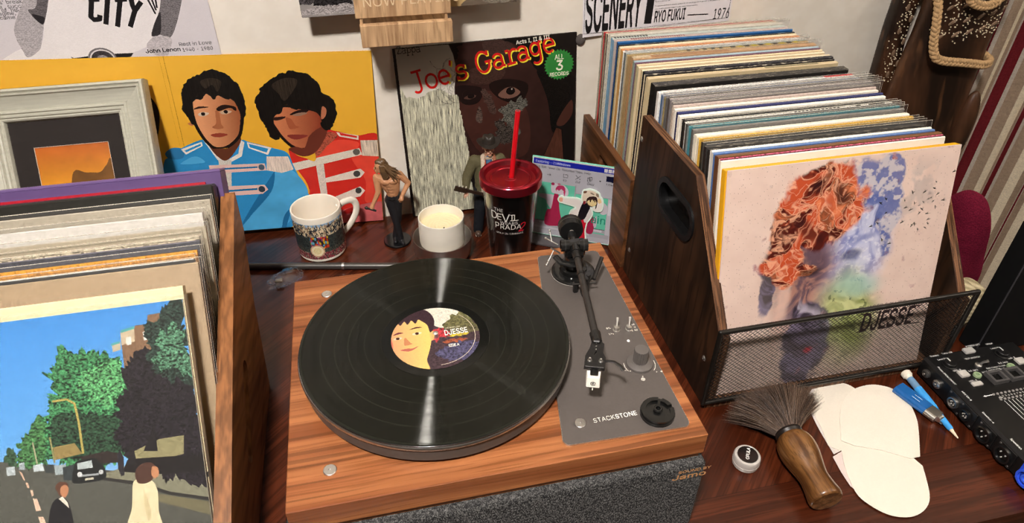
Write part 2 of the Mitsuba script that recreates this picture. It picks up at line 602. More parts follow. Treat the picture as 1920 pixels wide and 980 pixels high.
def cover_fn(p, n, uv):
    """Front of the pink box: abstract smoke in flame, lilac, blue and green on speckled paper. uv in millimetres on the cover."""
    x, y = uv.x, uv.y
    wx = 26 * (fbm(x * .022, y * .022, 1., 3) - .5)
    wy = 26 * (fbm(x * .022, y * .022, 8., 3) - .5)
    X, Y = x + wx, y + wy

    def blob(cx, cy, rx, ry, soft, ang=0.):
        ca, sa = math.cos(math.radians(ang)), math.sin(math.radians(ang))
        u, v = (X - cx) * ca + (Y - cy) * sa, -(X - cx) * sa + (Y - cy) * ca
        d = dr.sqrt(dr.square(u / rx) + dr.square(v / ry))
        return smoothstep(1. + soft, 1. - soft, d)

    wisp = fbm(x * .055 + wx * .06, y * .055 + wy * .06, 12., 4) - .5
    fine = fbm(x * .16, y * .16, 15., 4)

    def mask(*bl):
        m = bl[0]
        for q in bl[1:]:
            m = dr.maximum(m, q)
        return smoothstep(.25, .62, m + 1.1 * wisp)

    c = mix(cl('#d6bbae'), cl('#e2c9bc'), fbm(x * .05, y * .05, 0., 3))
    a, b, k = voronoi(x * .17, y * .17)
    c = mix(c, cl('#6d5348'), dr.select((a < .07) & (k > .45), .8, 0.))
    c = mix(c, cl('#a69c98'), .5 * blob(236, 262, 62, 44, .5) * smoothstep(.42, .62, fbm(x * .06, y * .06, 4., 4)))
    s1 = fbm(x * .030 + wx * .16, y * .030 + wy * .16, 3., 4)
    s2 = fbm(x * .045 + wy * .17, y * .045 - wx * .17, 6., 4)
    s3 = fbm(x * .08 + wy * .2, y * .08 - wx * .2, 9., 3)
    ridge = dr.maximum(dr.exp(-dr.square((s1 - .5) / .030)), dr.maximum(.9 * dr.exp(-dr.square((s2 - .48) / .026)), .7 * dr.exp(-dr.square((s3 - .5) / .03))))
    veil = blob(150, 165, 66, 110, .35)
    c = mix(c, mix(cl('#8f78a8'), cl('#d3b4b2'), smoothstep(.35, .65, s2)), .7 * veil)
    blue = blob(198, 205, 40, 74, .5)
    c = mix(c, mix(cl('#7482bc'), cl('#c3c8e2'), smoothstep(.35, .66, s1)), .85 * blue)
    c = mix(c, cl('#e6e4ee'), .5 * blue * smoothstep(.56, .64, fine))
    crown = mask(blob(208, 280, 36, 36, .4, -20), blob(232, 236, 15, 50, .5))
    tex = smoothstep(.42, .6, fbm(x * .13, y * .13, 2., 4))
    c = mix(c, mix(cl('#4a5a98'), cl('#bdb6bd'), tex), .85 * crown)
    brown = .9 * blob(114, 165, 46, 78, .45)
    c = mix(c, mix(cl('#3f2120'), cl('#96604e'), smoothstep(.36, .66, s2)), .9 * brown)
    pale = blob(88, 130, 9, 66, .6)
    c = mix(c, cl('#d8b5a6'), .8 * pale)
    green = blob(192, 92, 44, 64, .4)
    c = mix(c, mix(cl('#7f8d42'), cl('#c3c98a'), smoothstep(.3, .7, s1)), .9 * green)
    c = mix(c, cl('#3d4424'), .7 * green * smoothstep(.64, .7, fine))
    c = mix(c, cl('#8db9b4'), .6 * blob(205, 138, 34, 16, .6))
    dark = mask(blob(132, 60, 30, 62, .35), blob(64, 140, 9, 36, .5))
    c = mix(c, mix(cl('#22202e'), cl('#6a6482'), smoothstep(.38, .7, s2)), .88 * dark)
    c = mix(c, cl('#cfc4d4'), .6 * blob(130, 104, 42, 12, .7, -28) * smoothstep(.42, .6, s1))
    flame = mask(blob(134, 258, 58, 52, .3), blob(86, 204, 22, 58, .4), blob(112, 174, 18, 9, .6))
    fl = mix(cl('#4a1712'), cl('#b5492c'), smoothstep(.34, .56, s2))
    fl = mix(fl, cl('#d97a50'), smoothstep(.5, .68, s1))
    fl = mix(fl, cl('#efae8c'), .75 * ridge)
    c = mix(c, fl, flame)
    hole = dr.maximum(dr.maximum(blob(162, 270, 8, 15, .5), blob(118, 224, 20, 10, .5, -30)), blob(124, 284, 12, 7, .5))
    c = mix(c, cl('#241114'), .75 * hole * (1 - .7 * ridge))
    c = mix(c, cl('#22120f'), .75 * blob(122, 168, 15, 6.5, .5, 6))
    c = mix(c, cl('#27305f'), .75 * blob(186, 178, 15, 7.5, .5, 8))
    c = mix(c, cl('#5a66a6'), .5 * blob(196, 200, 24, 4, .7, 12))
    return mix(c, cl('#c02a35'), .8 * blob(139, 48, 6, 5, .6))


def mug_fn(p, n, uv):
    """Wrapped print: a band of blue sky over a lively crowd of coloured dots and a flower bed; uv in millimetres."""
    x, y = uv.x, uv.y
    a, b, k = voronoi(x * .21, y * .17)
    a2, b2, k2 = voronoi(x * .5, y * .5)
    pick = lambda t, *h: dr.select(t < .2, cl(h[0]), dr.select(t < .4, cl(h[1]), dr.select(t < .6, cl(h[2]), dr.select(t < .8, cl(h[3]), cl(h[4])))))
    crowd = mix(pick(k, '#2c2b30', '#c8b79a', '#3f4a52', '#87705a', '#17171b'), cl('#e0cfae'), dr.select((a < .33) & (k2 > .35), .75, 0.))
    front = pick(k, '#c8a02c', '#8d3f6c', '#5a97b0', '#c03a22', '#2d2a28')
    front = mix(front, cl('#1c1a1c'), dr.select(a > .5, .7, 0.))
    bed = pick(k2, '#7c2a30', '#3a3a2c', '#8f4650', '#4d2530', '#97857a')
    dark = mix(cl('#1a1d22'), cl('#3c4440'), k2)
    mid = dr.select(dr.abs(x - 132) < 24, front, dark)
    c = dr.select(y < 14, bed, dr.select(y < 22, mix(dark, cl('#8f8a70'), dr.select(a2 < .2, .6, 0.)), dr.select(y < 46, mid, crowd)))
    c = mix(c, mix(cl('#6d94bd'), cl('#9db8d0'), fbm(x * .1, y * .1, 0., 2)), smoothstep(66., 70., y + 9 * (fbm(x * .25, 0., 0., 2) - .5)))
    return c


mat('walnut', base_color=proc(walnut_fn), roughness=.42, specular=.35)
mat('desk_wood', base_color=proc(desk_fn), roughness=.24, specular=.45)
mat('dark_wood', base_color=proc(dark_wood_fn), roughness=.5, specular=.3)
mat('brown_wood', base_color=proc(brown_wood_fn), roughness=.45, specular=.3)
mat('warm_wood', base_color=proc(warm_wood_fn), roughness=.45, specular=.3)
mat('oak', base_color=proc(oak_fn), roughness=.6, specular=.2)
mat('handle_wood', base_color=proc(handle_fn), roughness=.22, specular=.5, clearcoat=.5)
mat('carved_wood', base_color=proc(carved_fn), roughness=.4, specular=.35)
mat('wall_paint', base_color=proc(wall_fn), roughness=.8, specular=.15)
mat('speaker_cloth', base_color=proc(cloth_fn), roughness=.9, specular=.1)
mat('curtain_cloth', base_color=proc(curtain_fn), roughness=.95, specular=.05)
mat('knit', base_color=proc(knit_fn), roughness=.95, specular=.05, sheen=.3)
mat('cable_knit', base_color=proc(cable_fn), roughness=.95, specular=.05)
scene['vinyl'] = {'type': 'blendbsdf', 'weight': proc(vinyl_weight),
                  'a': {'type': 'principled', 'base_color': proc(vinyl_col), 'roughness': .06, 'specular': .07},
                  'b': {'type': 'roughconductor', 'material': 'none', 'distribution': 'ggx', 'alpha_u': .75, 'alpha_v': .009, 'specular_reflectance': {'type': 'rgb', 'value': [1., 1., .95]}}}
mat('smoke_print', base_color=proc(cover_fn), roughness=.45, specular=.3)
mat('crowd_print', base_color=proc(mug_fn), roughness=.12, specular=.5)

# ------------------------------------------------------------------ the room
RX0, RX1, RY0, RZ0, RZ1 = -2.0, 2.6, -2.6, -.75, 1.78
struct('wall_back', box(RX0, RX1, WALL, WALL + .1, RZ0, RZ1), 'wall_paint')
struct('wall_front', box(RX0, RX1, RY0 - .1, RY0, RZ0, RZ1), 'matt', '#5d554c')  # unseen walls here and below, kept dark to hold down bounced light
struct('wall_left', box(RX0 - .1, RX0, RY0, WALL, RZ0, RZ1), 'matt', '#5d554c')
struct('wall_right', box(RX1, RX1 + .1, RY0, WALL, RZ0, RZ1), 'matt', '#5d554c')
struct('floor', box(RX0, RX1, RY0, WALL, RZ0 - .1, RZ0), 'matt', '#4a382a')
struct('ceiling', box(RX0, RX1, RY0, WALL, RZ1, RZ1 + .1), 'matt', '#cfc7ba')  # unseen ceiling, pale so that the uplighter bounces off it

t = thing('unseen_ceiling_lamp', 'round white ceiling lamp hanging above and in front of the desk, outside the picture', 'lamp')
obj(t + '__housing', lathe([(0, .12), (.03, .12), (LAMP_R + .012, .035), (LAMP_R + .012, 0), (LAMP_R + .004, 0), (LAMP_R + .004, .03), (0, .03)], LAMP, 48), 'satin', '#d8d4cc')
disc = lathe([(0, 0), (LAMP_R, 0), (LAMP_R, .004), (0, .004)], (LAMP[0], LAMP[1], LAMP[2] + .002), 48)
obj(t + '__diffuser', disc, 'matt', '#e8e4da', em=LAMP_E)

t = thing('unseen_floor_lamp', 'unseen floor lamp with an upward shining bowl, placed to lighten the right wall', 'lamp')
obj(t + '__bowl', lathe([(0, -.062), (.05, -.060), (LAMP2_R + .020, 0), (LAMP2_R + .016, .001), (.05, -.054), (0, -.056)], LAMP2, 48), 'satin', '#3a3632')
obj(t + '__diffuser', lathe([(0, -.020), (LAMP2_R, -.020), (LAMP2_R, -.017), (0, -.017)], LAMP2, 48), 'matt', '#e8e4da', em=LAMP2_E)
obj(t + '__pole', rod((LAMP2[0], LAMP2[1], RZ0 + .02), (LAMP2[0], LAMP2[1], LAMP2[2] - .060), .011, 20), 'dark_metal')
obj(t + '__base', lathe([(0, 0), (.14, 0), (.14, .012), (.02, .022), (0, .022)], (LAMP2[0], LAMP2[1], RZ0 + .0005), 40), 'dark_metal')

t = thing('desk', 'dark red-brown varnished wooden desk top under the record player and the crates', 'desk')
g = sg.Polygon([(-.95, -.078), (1.045, -.078), (1.078, -.045), (1.078, .715), (-.95, .715)])
m = prism(g, .032)
m.apply_translation((0, 0, -.0325))
obj(t + '__top', m, 'desk_wood')
for x, y in ((-.9, .0), (1.0, .0), (-.9, .64), (1.0, .64)):
    obj(part(t, 'leg'), box(x - .03, x + .03, y - .03, y + .03, RZ0, -.0325), 'desk_wood')

# ------------------------------------------------------------------ record player
TW, TD, TH = .4214, .3481, .152
t = player = thing('record_player', 'walnut record player with grey control plate and fabric-fronted speaker on the desk', 'record player')
top = box(0, TW, 0, TD, .122, TH, .0008)
obj(t + '__plinth', top, 'walnut')
obj(t + '__neck', box(.003, TW - .003, .004, TD - .004, .112, .122), 'walnut')
g = rrect(2, -8, 425, TD * 1000 - 3, 10)
body = m3.Manifold.batch_hull([m3.Manifold.cylinder(.104, .008, .008, 24).translate((x, y, .004)) for x in (.0, TW - .004) for y in (.0, TD - .012)] +
                              [m3.Manifold.cylinder(.112, .005, .005, 24).translate((x, y, .001)) for x in (.0, TW - .004) for y in (.0, TD - .012)])
obj(t + '__speaker_body', hullmesh(body), 'speaker_cloth')
for x in (.03, TW - .03):
    for y in (.03, TD - .04):
        obj(part(t, 'foot'), lathe([(0, 0), (.012, 0), (.012, .0012), (0, .0012)], (x, y, 0)), 'matt', '#101010')
Fsp = Frame((0, -.0082, 0), (1, 0, 0), (0, 0, 1))
letters(plabel(t + '__speaker_lettering', 'copper coloured lettering on the speaker cloth'), Fsp, [('SOUND BY', 4.2, 391, 105.5, '#b98a60', dict(bold=True, sx=1.25)), ('Jamo', 7.6, 385, 95.5, '#b98a60', dict(bold=True, sx=1.45))], 'satin', .0005)
obj(plabel(t + '__side_tag', 'small white tag at the left side'), box(-.0035, -.0002, .245, .268, .118, .128), 'matt', '#d8d2c8')

# control plate
plate = sg.Polygon([(324.9,331.4),(409,327.1),(407.4,12.8),(270.9,16.6)])
plate = plate.buffer(-7).buffer(7, quad_segs=8)
pm = prism(plate, .0024, Frame((0, 0, TH + .0001), (1, 0, 0), (0, 1, 0)))
obj(plabel(t + '__control_plate', 'grey metal control plate with silver edge'), pm, 'satin', '#534d4a', GRAIN + .05)
rim = plate.buffer(.35).difference(plate.buffer(-.2))
obj(t + '__control_plate__edge', prism(rim, .0022, Frame((0, 0, TH + .00005), (1, 0, 0), (0, 1, 0))), 'steel')
PZ = TH + .0025
Fp = Frame((0, 0, PZ), (1, 0, 0), (0, 1, 0))
letters(t + '__plate_lettering', Fp, [
    ('STACK', 5.6, 309.5, 37.2, '#d8d2c8', dict(sx=.93, rot=.5)), ('STONE', 5.6, 333.6, 37.4, '#e4ded4', dict(bold=True, sx=.93, rot=.5)),
    ('BT', 2.6, 369, 170, '#d8d2c8', dict(bold=True)), ('LP', 2.6, 369, 160, '#d8d2c8', dict(bold=True)),
    ('45', 2.6, 401, 170, '#d8d2c8', dict(bold=True)), ('0', 2.6, 402.5, 165, '#d8d2c8', dict(bold=True)), ('33', 2.6, 401, 160, '#d8d2c8', dict(bold=True)),
    ('-', 4, 366, 99, '#d8d2c8', dict(bold=True)), ('+', 4, 405, 89, '#d8d2c8', dict(bold=True))])
dots = MB()
for x, y in ((374.5, 171), (374.5, 161), (399, 171), (400, 166), (399, 161), (373, 99), (383.5, 88.5), (401.5, 91.5)):
    dots.add(lathe([(0, 0), (.0007, 0), (.0007, .0002), (0, .0002)], (x / 1000, y / 1000, PZ + .0001), 12), '#d8d2c8')
for g in (stroke([arc(387, 107.5, 17.8, 17.8, 165, 205)], .6), stroke([arc(387, 107.5, 17.8, 17.8, -45, 5)], .6), sg.Point(382.5, 84.5).buffer(2.4).difference(sg.Point(382.5, 84.5).buffer(1.8)), stroke([[(382.5, 83.5), (382.5, 86.3)]], .6), stroke([arc(382.5, 84.5, 1.2, 1.2, 120, 420)], .4)):
    dots.add(prism(g, .0002, Fp), '#d8d2c8')
dots.out(t + '__plate_marks', 'satin')
obj(plabel(t + '__power_light', 'lit white power light'), lathe([(0, .0012), (.0014, .0009), (.0019, 0), (0, 0)], (.388, .146, PZ), 20), 'matt', '#ffffff', em=(9, 8.7, 8.2))
for x, y in ((.041, .312), (.041, .039)):
    obj(part(t, 'mounting_screw'), lathe([(0, .0006), (.0012, .0006), (.0014, .0017), (.006, .0017), (.0066, .0012), (.0066, 0), (0, 0)], (x, y, TH + .0001), 40), 'steel')
obj(part(t, 'mounting_screw'), lathe([(0, .0006), (.0012, .0006), (.0014, .0015), (.0056, .0015), (.0062, .001), (.0062, 0), (0, 0)], (.2955, .040, PZ), 40), 'steel')
# toggle switches
for x, y in ((.3805, .1665), (.3955, .1645)):
    k = part(t, 'toggle_switch')
    mb = MB().add(lathe([(0, 0), (.0046, 0), (.0046, .0015), (.0036, .0018), (.0034, .006), (.002, .0066), (0, .0066)], (x, y, PZ), 24), ang=40)
    for q in range(12):
        a = q * math.pi / 6
        mb.add(box(-.0003, .0003, .0033, .0039, .001, .0058).apply_transform(trimesh.transformations.rotation_matrix(a, (0, 0, 1))).apply_translation((x, y, PZ)))
    mb.out(k, 'steel')
    obj(part(k, 'lever'), tube([(x, y, PZ + .004), (x + .0006, y + .002, PZ + .011), (x + .0012, y + .004, PZ + .0165)], [.0008, .001, .0015], 12), 'satin', '#c4bfb8')
# volume knob
k = plabel(t + '__volume_knob', 'round fluted dark grey knob on a skirt')
mb = MB().add(lathe([(0, 0), (.0150, 0), (.0153, .0012), (.0148, .0030), (.0110, .0052), (.0084, .0056), (0, .0056)], (.387, .1075, PZ), 64), '#5b5653')
a = np.arange(72) * 2 * np.pi / 72
R = np.where((np.arange(72) // 2) % 2 == 0, .0083, .0076)
knob = prism(sg.Polygon(np.c_[R * np.cos(a), R * np.sin(a)]), .0172)
knob.apply_translation((.387, .1075, PZ + .0056))
mb.add(knob, '#5b5653', ang=20)
mb.add(lathe([(0, 0), (.0076, 0), (.0078, .0006), (.0072, .0010), (0, .0010)], (.387, .1075, PZ + .0226), 48), '#5b5653')
mb.add(lathe([(0, 0), (.0008, 0), (.0008, .0004), (0, .0004)], (.3765, .1035, PZ + .0040), 12), '#f0ece4')
mb.out(k, 'satin')
# platter and spindle
RXc, RYc = .1641, .1720
obj(plabel(t + '__platter', 'dark grey platter with a silver upper rim'), lathe([(0, .1555), (.1470, .1555), (.1492, .158), (.1494, .1738), (.1487, .1750), (0, .1750)], (RXc, RYc, 0), 128), 'satin', '#46423f')
obj(t + '__platter__rim', lathe([(.147, .1751), (.1497, .1751), (.1519, .1757), (.1521, .1772), (.1512, .1790), (.147, .1790)], (RXc, RYc, 0), 128), 'steel')
obj(t + '__platter__bearing', lathe([(0, .1521), (.08, .1521), (.08, .1555), (0, .1555)], (RXc, RYc, 0), 64), 'dark_metal')
obj(t + '__platter__mat', lathe([(0, .1750), (.1465, .1750), (.1465, .1790), (0, .1790)], (RXc, RYc, 0), 96), 'matt', '#141414')
obj(t + '__spindle', lathe([(0, .1790), (.0036, .1790), (.0036, .1865), (.0030, .1885), (.0012, .1897), (0, .1899)], (RXc, RYc, 0), 32), 'chrome')

# tonearm
arm = t + '__tonearm'
P0, P1 = np.array([.3600, .2840, .2010]), np.array([.3335, .1120, .1990])
d = unit(P1 - P0)
side = unit(np.cross(d, (0, 0, 1)))
mb = MB().add(lathe([(0, 0), (.0280, 0), (.0288, .0008), (.0288, .0040), (.0272, .0052), (.0180, .0056), (.0175, .0110), (.0130, .0120), (.0125, .0300), (0, .0300)], (.3615, .2850, PZ), 64), '#121212')
mb.add(lathe([(.0289, 0), (.0293, .0002), (.0293, .0012), (.0289, .0014)], (.3615, .2850, PZ + .0003), 64), '#8a8580')
mb.add(box(.3478, .3752, .2790, .2915, .1830, .2080, .003), '#151515')
mb.out(arm + '__base', 'gloss')
mb = MB()
for s_ in (-1, 1):
    c0 = P0 + side * s_ * .0065
    mb.add(rod(c0, P0 + side * s_ * .0175, .0078, 28), '#161616').add(rod(P0 + side * s_ * .0112, P0 + side * s_ * .0128, .0084, 28), '#2a2a2a')
mb.add(rod(P0 - d * .014, P0 + d * .016, .0062, 24), '#141414')
mb.out(arm + '__pivot', 'gloss')
mb = MB().add(tube([P0 + d * .010, P0 + d * .05, P0 + d * .12, P1], .0041, 20), '#2b2826').add(rod(P0 + d * .012, P0 + d * .030, .0052, 20), '#191817').add(rod(P0 + d * .058, P0 + d * .062, .0048, 20), '#191817')
mb.add(rod(P1 - d * .010, P1 + d * .004, .0062, 24, .0056), '#1a1918')
mb.out(arm + '__tube', 'satin')
W0 = P0 - d * .0335 + np.array([0, 0, .003])
mb = MB().add(lathe([(0, 0), (.0140, 0), (.0158, .0018), (.0160, .0060), (.0160, .0170), (.0150, .0195), (.0050, .0200), (0, .0200)], W0 - d * .012, 56, d), '#131313')
mb.add(lathe([(.0161, 0), (.0163, .0004), (.0163, .0014), (.0161, .0018)], W0 - d * .004, 56, d), '#3a3836')
mb.add(rod(P0 - d * .030, P0 - d * .006, .0058, 20, .0062), '#171717')
mb.add(rod(W0 + d * .0080, W0 + d * .0092, .0034, 16), '#77726c')
mb.out(arm + '__counterweight', 'satin')
# cueing bar, lever, clip
mb = MB()
A = np.array([.3360, .2815, .1790])
mb.add(tube([(.3365, .2870, .184), (.3410, .2730, .184), (.3520, .2655, .184), (.3640, .2640, .184)], [.0045, .005, .005, .0048], 10, flat=((0, 0, 1), .55)), '#1a1a1a')
mb.add(box(.3500, .3560, .2440, .2500, PZ, PZ + .016, .001), '#141414')
mb.add(box(.3585, .3655, .2330, .2440, PZ, PZ + .030, .0012), '#111111')
mb.add(tube([(.3475, .2445, PZ + .0155), (.3600, .2420, PZ + .0155), (.3780, .2400, PZ + .0165)], .0013, 10), '#2c2a28')
mb.add(rod((.3660, .2460, PZ), (.3660, .2460, PZ + .028), .0055, 20), '#151515')
mb.out(arm + '__lift', 'gloss')
obj(arm + '__lift_lever', rod((.3760, .2450, PZ + .018), (.3950, .2720, PZ + .030), .0026, 18), 'satin', '#211f1e')
mb = MB()
for a_, b_, r_ in (((.3420, .2960, .196), (.3270, .3030, .204), .0009), ((.3345, .2990, .1995), (.3335, .3090, .211), .0009), ((.3430, .2880, .1880), (.3310, .2910, .1960), .0011), ((.3350, .2900, .1930), (.3230, .2800, .1780), .0009)):
    mb.add(rod(a_, b_, r_, 12))
for q in ((.3335, .3090, .211), (.3230, .2800, .1780), (.3262, .2828, .1820), (.3270, .3030, .204)):
    mb.add(trimesh.creation.icosphere(2, .0017).apply_translation(q))
mb.out(plabel(arm + '__antiskate_pins', 'thin silver pins and weight wire'), 'chrome')
# headshell
HS = Frame(P1 + np.array([0, 0, -.0012]), (.936, -.352, 0), (.352, .936, -.05))
HS.O = P1 + np.array([.0005, .002, -.003])
hs = sg.Polygon([(-5, 2), (-5, -6), (-7, -17), (-11, -30), (-11.5, -47), (10, -47), (10.5, -30), (7.5, -22), (8.5, -8), (5.5, -5), (5, 2)])
for y in (-8, -13, -18):
    hs = hs.difference(sg.Point(0, y).buffer(1.1))
hs = hs.difference(stroke([[(-1.5, -27), (.5, -21.5)]], 1.3))
mb = MB().add(prism(hs.buffer(.6).buffer(-.6), .0034, HS), '#131212', ang=30)
mb.add(HS.put(box(-.0105, .009, -.0468, -.0448, .0034, .0042, .0003)), '#262423')
mb.add(HS.put(box(-.0042, .0042, -.008, .006, .0034, .0060, .0012)), '#151414')
mb.out(arm + '__headshell', 'satin')
mb = MB()
for x, y in ((-6, -37), (5.5, -37)):
    mb.add(HS.put(lathe([(0, 0), (.0024, 0), (.0024, .0012), (.0015, .0022), (.0012, .0040), (0, .0042)], (x / 1000, y / 1000, .0034), 16)))
for y in (-8, -13, -18):
    mb.add(HS.put(lathe([(0, 0), (.0007, .0004), (.0008, .001), (0, .0012)], (0, y / 1000, .0026), 10)))
mb.out(arm + '__headshell__screw', 'chrome')
obj(arm + '__headshell__finger_lift', tube(HS.at([(9, -34), (14, -34.5), (20, -35), (27, -38), (30, -41)], .002) + np.outer([0, .001, .001, -.0015, -.004], (0, 0, 1)), [.0019, .0018, .0018, .0021, .0022], 12, flat=((0, 0, 1), .5)), 'gloss', '#151414')
ct = m3.Manifold.batch_hull([ball(q, .0012, 12) for q in HS.at([(-7, -44), (6, -44), (-6, -57), (5, -57)], -.0018)] + [ball(q, .0012, 12) for q in HS.at([(-7, -44), (6, -44), (-6.5, -59), (5.5, -59)], -.0120)])
obj(plabel(arm + '__cartridge', 'white cartridge with a round line emblem'), hullmesh(ct), 'satin', '#e9e4da')
CF = Frame(HS.at([(-.5, -58.6)], -.0075)[0], HS.X, (-.12, -.25, .95))
k = unit(np.cross(HS.X, HS.Y))
CF = Frame(HS.at([(-.5, -60.0)], -.0073)[0], HS.X, k)
mb = MB().add(prism(sg.Point(0, 0).buffer(2.7).difference(sg.Point(0, 0).buffer(2.3)), .0002, CF), '#2a2522').add(prism(stroke([[(-1.5, -1.4), (0, 1.7), (1.5, -1.4)], [(0, 1.7), (0, -2.2)]], .4), .0002, CF), '#2a2522')
mb.out(arm + '__cartridge__emblem', 'satin')
obj(arm + '__cartridge__mount', HS.put(box(-.0045, .0035, -.0535, -.043, -.0012, .0004)), 'satin', '#0c0c0c')
obj(arm + '__cartridge__stylus', rod(HS.at([(-.5, -55)], -.013)[0], HS.at([(-.5, -60)], -.0165)[0], .0007, 10), 'satin', '#c8c4bc')

# ------------------------------------------------------------------ record
t = thing('vinyl_record', 'black twelve inch record with a colourful portrait label lying on the platter', 'record')
nr, na = 150, 240
r = np.linspace(.048, .1496, nr)
a = np.linspace(0, 2 * np.pi, na + 1)
rr, aa = np.meshgrid(r, a, indexing='ij')
z = np.where(rr > .147, .00025 * np.sin((rr - .147) / .0026 * np.pi), 0) - .0002 * (rr < .0605)
v = np.c_[(RXc + rr * np.cos(aa)).ravel(), (RYc + rr * np.sin(aa)).ravel(), (.1820 + z).ravel()]
i, j = np.meshgrid(np.arange(nr - 1), np.arange(na), indexing='ij')
q = np.stack([i * (na + 1) + j, (i + 1) * (na + 1) + j, (i + 1) * (na + 1) + j + 1, i * (na + 1) + j + 1], -1).reshape(-1, 4)
m = trimesh.Trimesh(v, np.vstack([q[:, [0, 1, 2]], q[:, [0, 2, 3]]]), process=False)
scene[t + '__grooves'] = mikit.ply(m, 'vinyl', True, uv=np.c_[rr.ravel(), aa.ravel()])
obj(t + '__disc', lathe([(.0037, .1791), (.1496, .1791), (.1507, .1800), (.1508, .1810), (.1496, .1818), (.0037, .1818)], (RXc, RYc, 0), 160), 'gloss', '#0b0b0a')
L = Frame((RXc, RYc, .1822), (1, 0, 0), (0, 1, 0))
disc = sg.Point(0, 0).buffer(50, quad_segs=24).difference(sg.Point(0, 0).buffer(3.6))
skin = G('#c88a66', '#e2b465')
red = jag(ell(2, 2, 22, 14), 5, 5, 3)
lay = [
    (sg.box(-51, -51, 51, 51), '#3a2b31', LEAF + .35),
    (poly([(-8, 52), (52, 52), (40, 18), (20, 12), (4, 16), (-4, 30)]), '#c9c3b4', LEAF + .18),
    (jag(ell(32, 18, 16, 16), 5, 4, 5), '#5d5a3a', LEAF + .5),
    (jag(ell(30, 4, 22, 7), 3, 3, 6), '#4f4a34', LEAF + .6),
    (jag(ell(26, -1, 12, 3), 2, 2, 7), '#b3a03a', LEAF + .3),
    (jag(ell(2, 4, 15, 10), 4, 3, 8), '#a8333a', LEAF + .6),
    (jag(ell(20, -10, 14, 3), 2, 2, 9), '#8e4a34', LEAF + .5),
    (jag(ell(26, -28, 26, 14), 4, 4, 4), '#43405a', LEAF + .55),
    (poly([(-55, 20), (-52, 38), (-20, 34), (-6, 28), (-4, 6), (-6, -8), (-10, -22), (-14, -34), (-16, -54), (-60, -50), (-56, -10)]), (skin, 0, -52, -8), GRAIN + .08),
    (poly([(-60, 30), (-56, 34), (-50, 10), (-48, -6), (-52, -16), (-58, -10)]), '#b5604f', GRAIN + .1),
    (poly([(-46, 30), (-36, 46), (-18, 53), (-4, 46), (2, 30), (-1, 14), (-5, 8), (-7, 22), (-12, 29), (-16, 33), (-20, 27), (-24, 33), (-29, 27), (-32, 33), (-37, 27), (-40, 31)]), '#2e1c24', STRAND + .3),
    (poly([(-28, 18), (-20, 21), (-13, 19), (-20, 18.5)]), '#4a2a28'), (poly([(-47, 12), (-41, 16), (-35, 14), (-41, 13)]), '#5a2a30'),
    (ell(-20, 10, 5.5, 2.2, 4), '#d9c3a0'), (ell(-20, 10, 2.2, 2.2), '#3a2018'), (ell(-42, 6, 5, 2.1, 4), '#d2b49a'), (ell(-42, 6, 2.1, 2.1), '#3a2018'),
    (poly([(-34, 6), (-36, -5), (-33, -7), (-27, -6), (-29, -3)]), '#b2744d'),
    (poly([(-41, -13), (-33, -12), (-28, -13), (-21, -11), (-28, -16), (-34, -16.5)]), '#a8594b'),
    (poly([(-5, 8), (0, 10), (1, 2), (-3, -4), (-6, -4)]), '#d9a465'),
]
ring = sg.Point(0, 0).buffer(45).difference(sg.Point(0, 0).buffer(44.3)).intersection(sg.Polygon([(0, 0), (60, 60), (90, 0), (60, -60), (0, -60)]))
lay += [(ring, '#b9ad9c')]
sheet(plabel(t + '__label', 'round paper label with a painted face and flowers'), L, lay, 'satin', .0001, clip=disc)
letters(t + '__label_lettering', L, [('DJESSE', 8.5, 10, 0, '#f0ead8', dict(bold=True, sx=.62)), ('SIDE A', 4.2, 12, -19.5, '#f0ead8', dict(bold=True, sx=.62)), ('JACOB COLLIER', 2., 12, 10.5, '#e0d8c4', dict(sx=.8))], 'satin', .0003)

# ------------------------------------------------------------------ single adapter on the plate
t = thing('single_adapter', 'round black plastic 45 adapter lying on the grey plate beside the lettering', 'adapter')
ring = sg.Point(0, 0).buffer(18.2, quad_segs=20)
notch = sg.Polygon([(2, 0), (30, -1), (30, 4), (3, 3)])
AD = Frame((.3785, .0345, PZ + .0002), (1, 0, 0), (0, 1, 0))
mb = MB().add(prism(ring, .0040, AD), '#0d0d0d')
AD2 = Frame((.3785, .0345, PZ + .0042), (1, 0, 0), (0, 1, 0))
mb.add(prism(sg.Point(0, 0).buffer(17.4).difference(sg.Point(0, 0).buffer(12.8)).difference(notch).difference(sg.Polygon([(4, 10), (9, 20), (13, 16), (6, 9)])), .0030, AD2), '#0f0f0f')
mb.add(prism(sg.Polygon([(0, 0)] + arc(0, 0, 12.6, 12.6, -8, -178, 20)), .0014, AD2), '#111111')
mb.add(lathe([(.0026, 0), (.0048, 0), (.0048, .0042), (.0038, .0052), (.0026, .0052)], (.3785, .0345, PZ + .0042), 28), '#121212')
mb.out(t, 'gloss')

# ------------------------------------------------------------------ crates


def capsule(y0, y1, z, h):
    return sg.LineString([(y0 + h / 2, z), (y1 - h / 2, z)]).buffer(h / 2, quad_segs=10)


def yz(g, x, thick):
    """A profile in (y, z) metres extruded along x."""
    m = trimesh.util.concatenate([trimesh.creation.extrude_polygon(q, thick, engine='earcut') for q in geoms(g)])
    M = np.eye(4)
    M[:3, :3] = np.array([[0, 0, 1], [1, 0, 0], [0, 1, 0]])
    m.apply_transform(M)
    m.apply_translation((x, 0, 0))
    return m


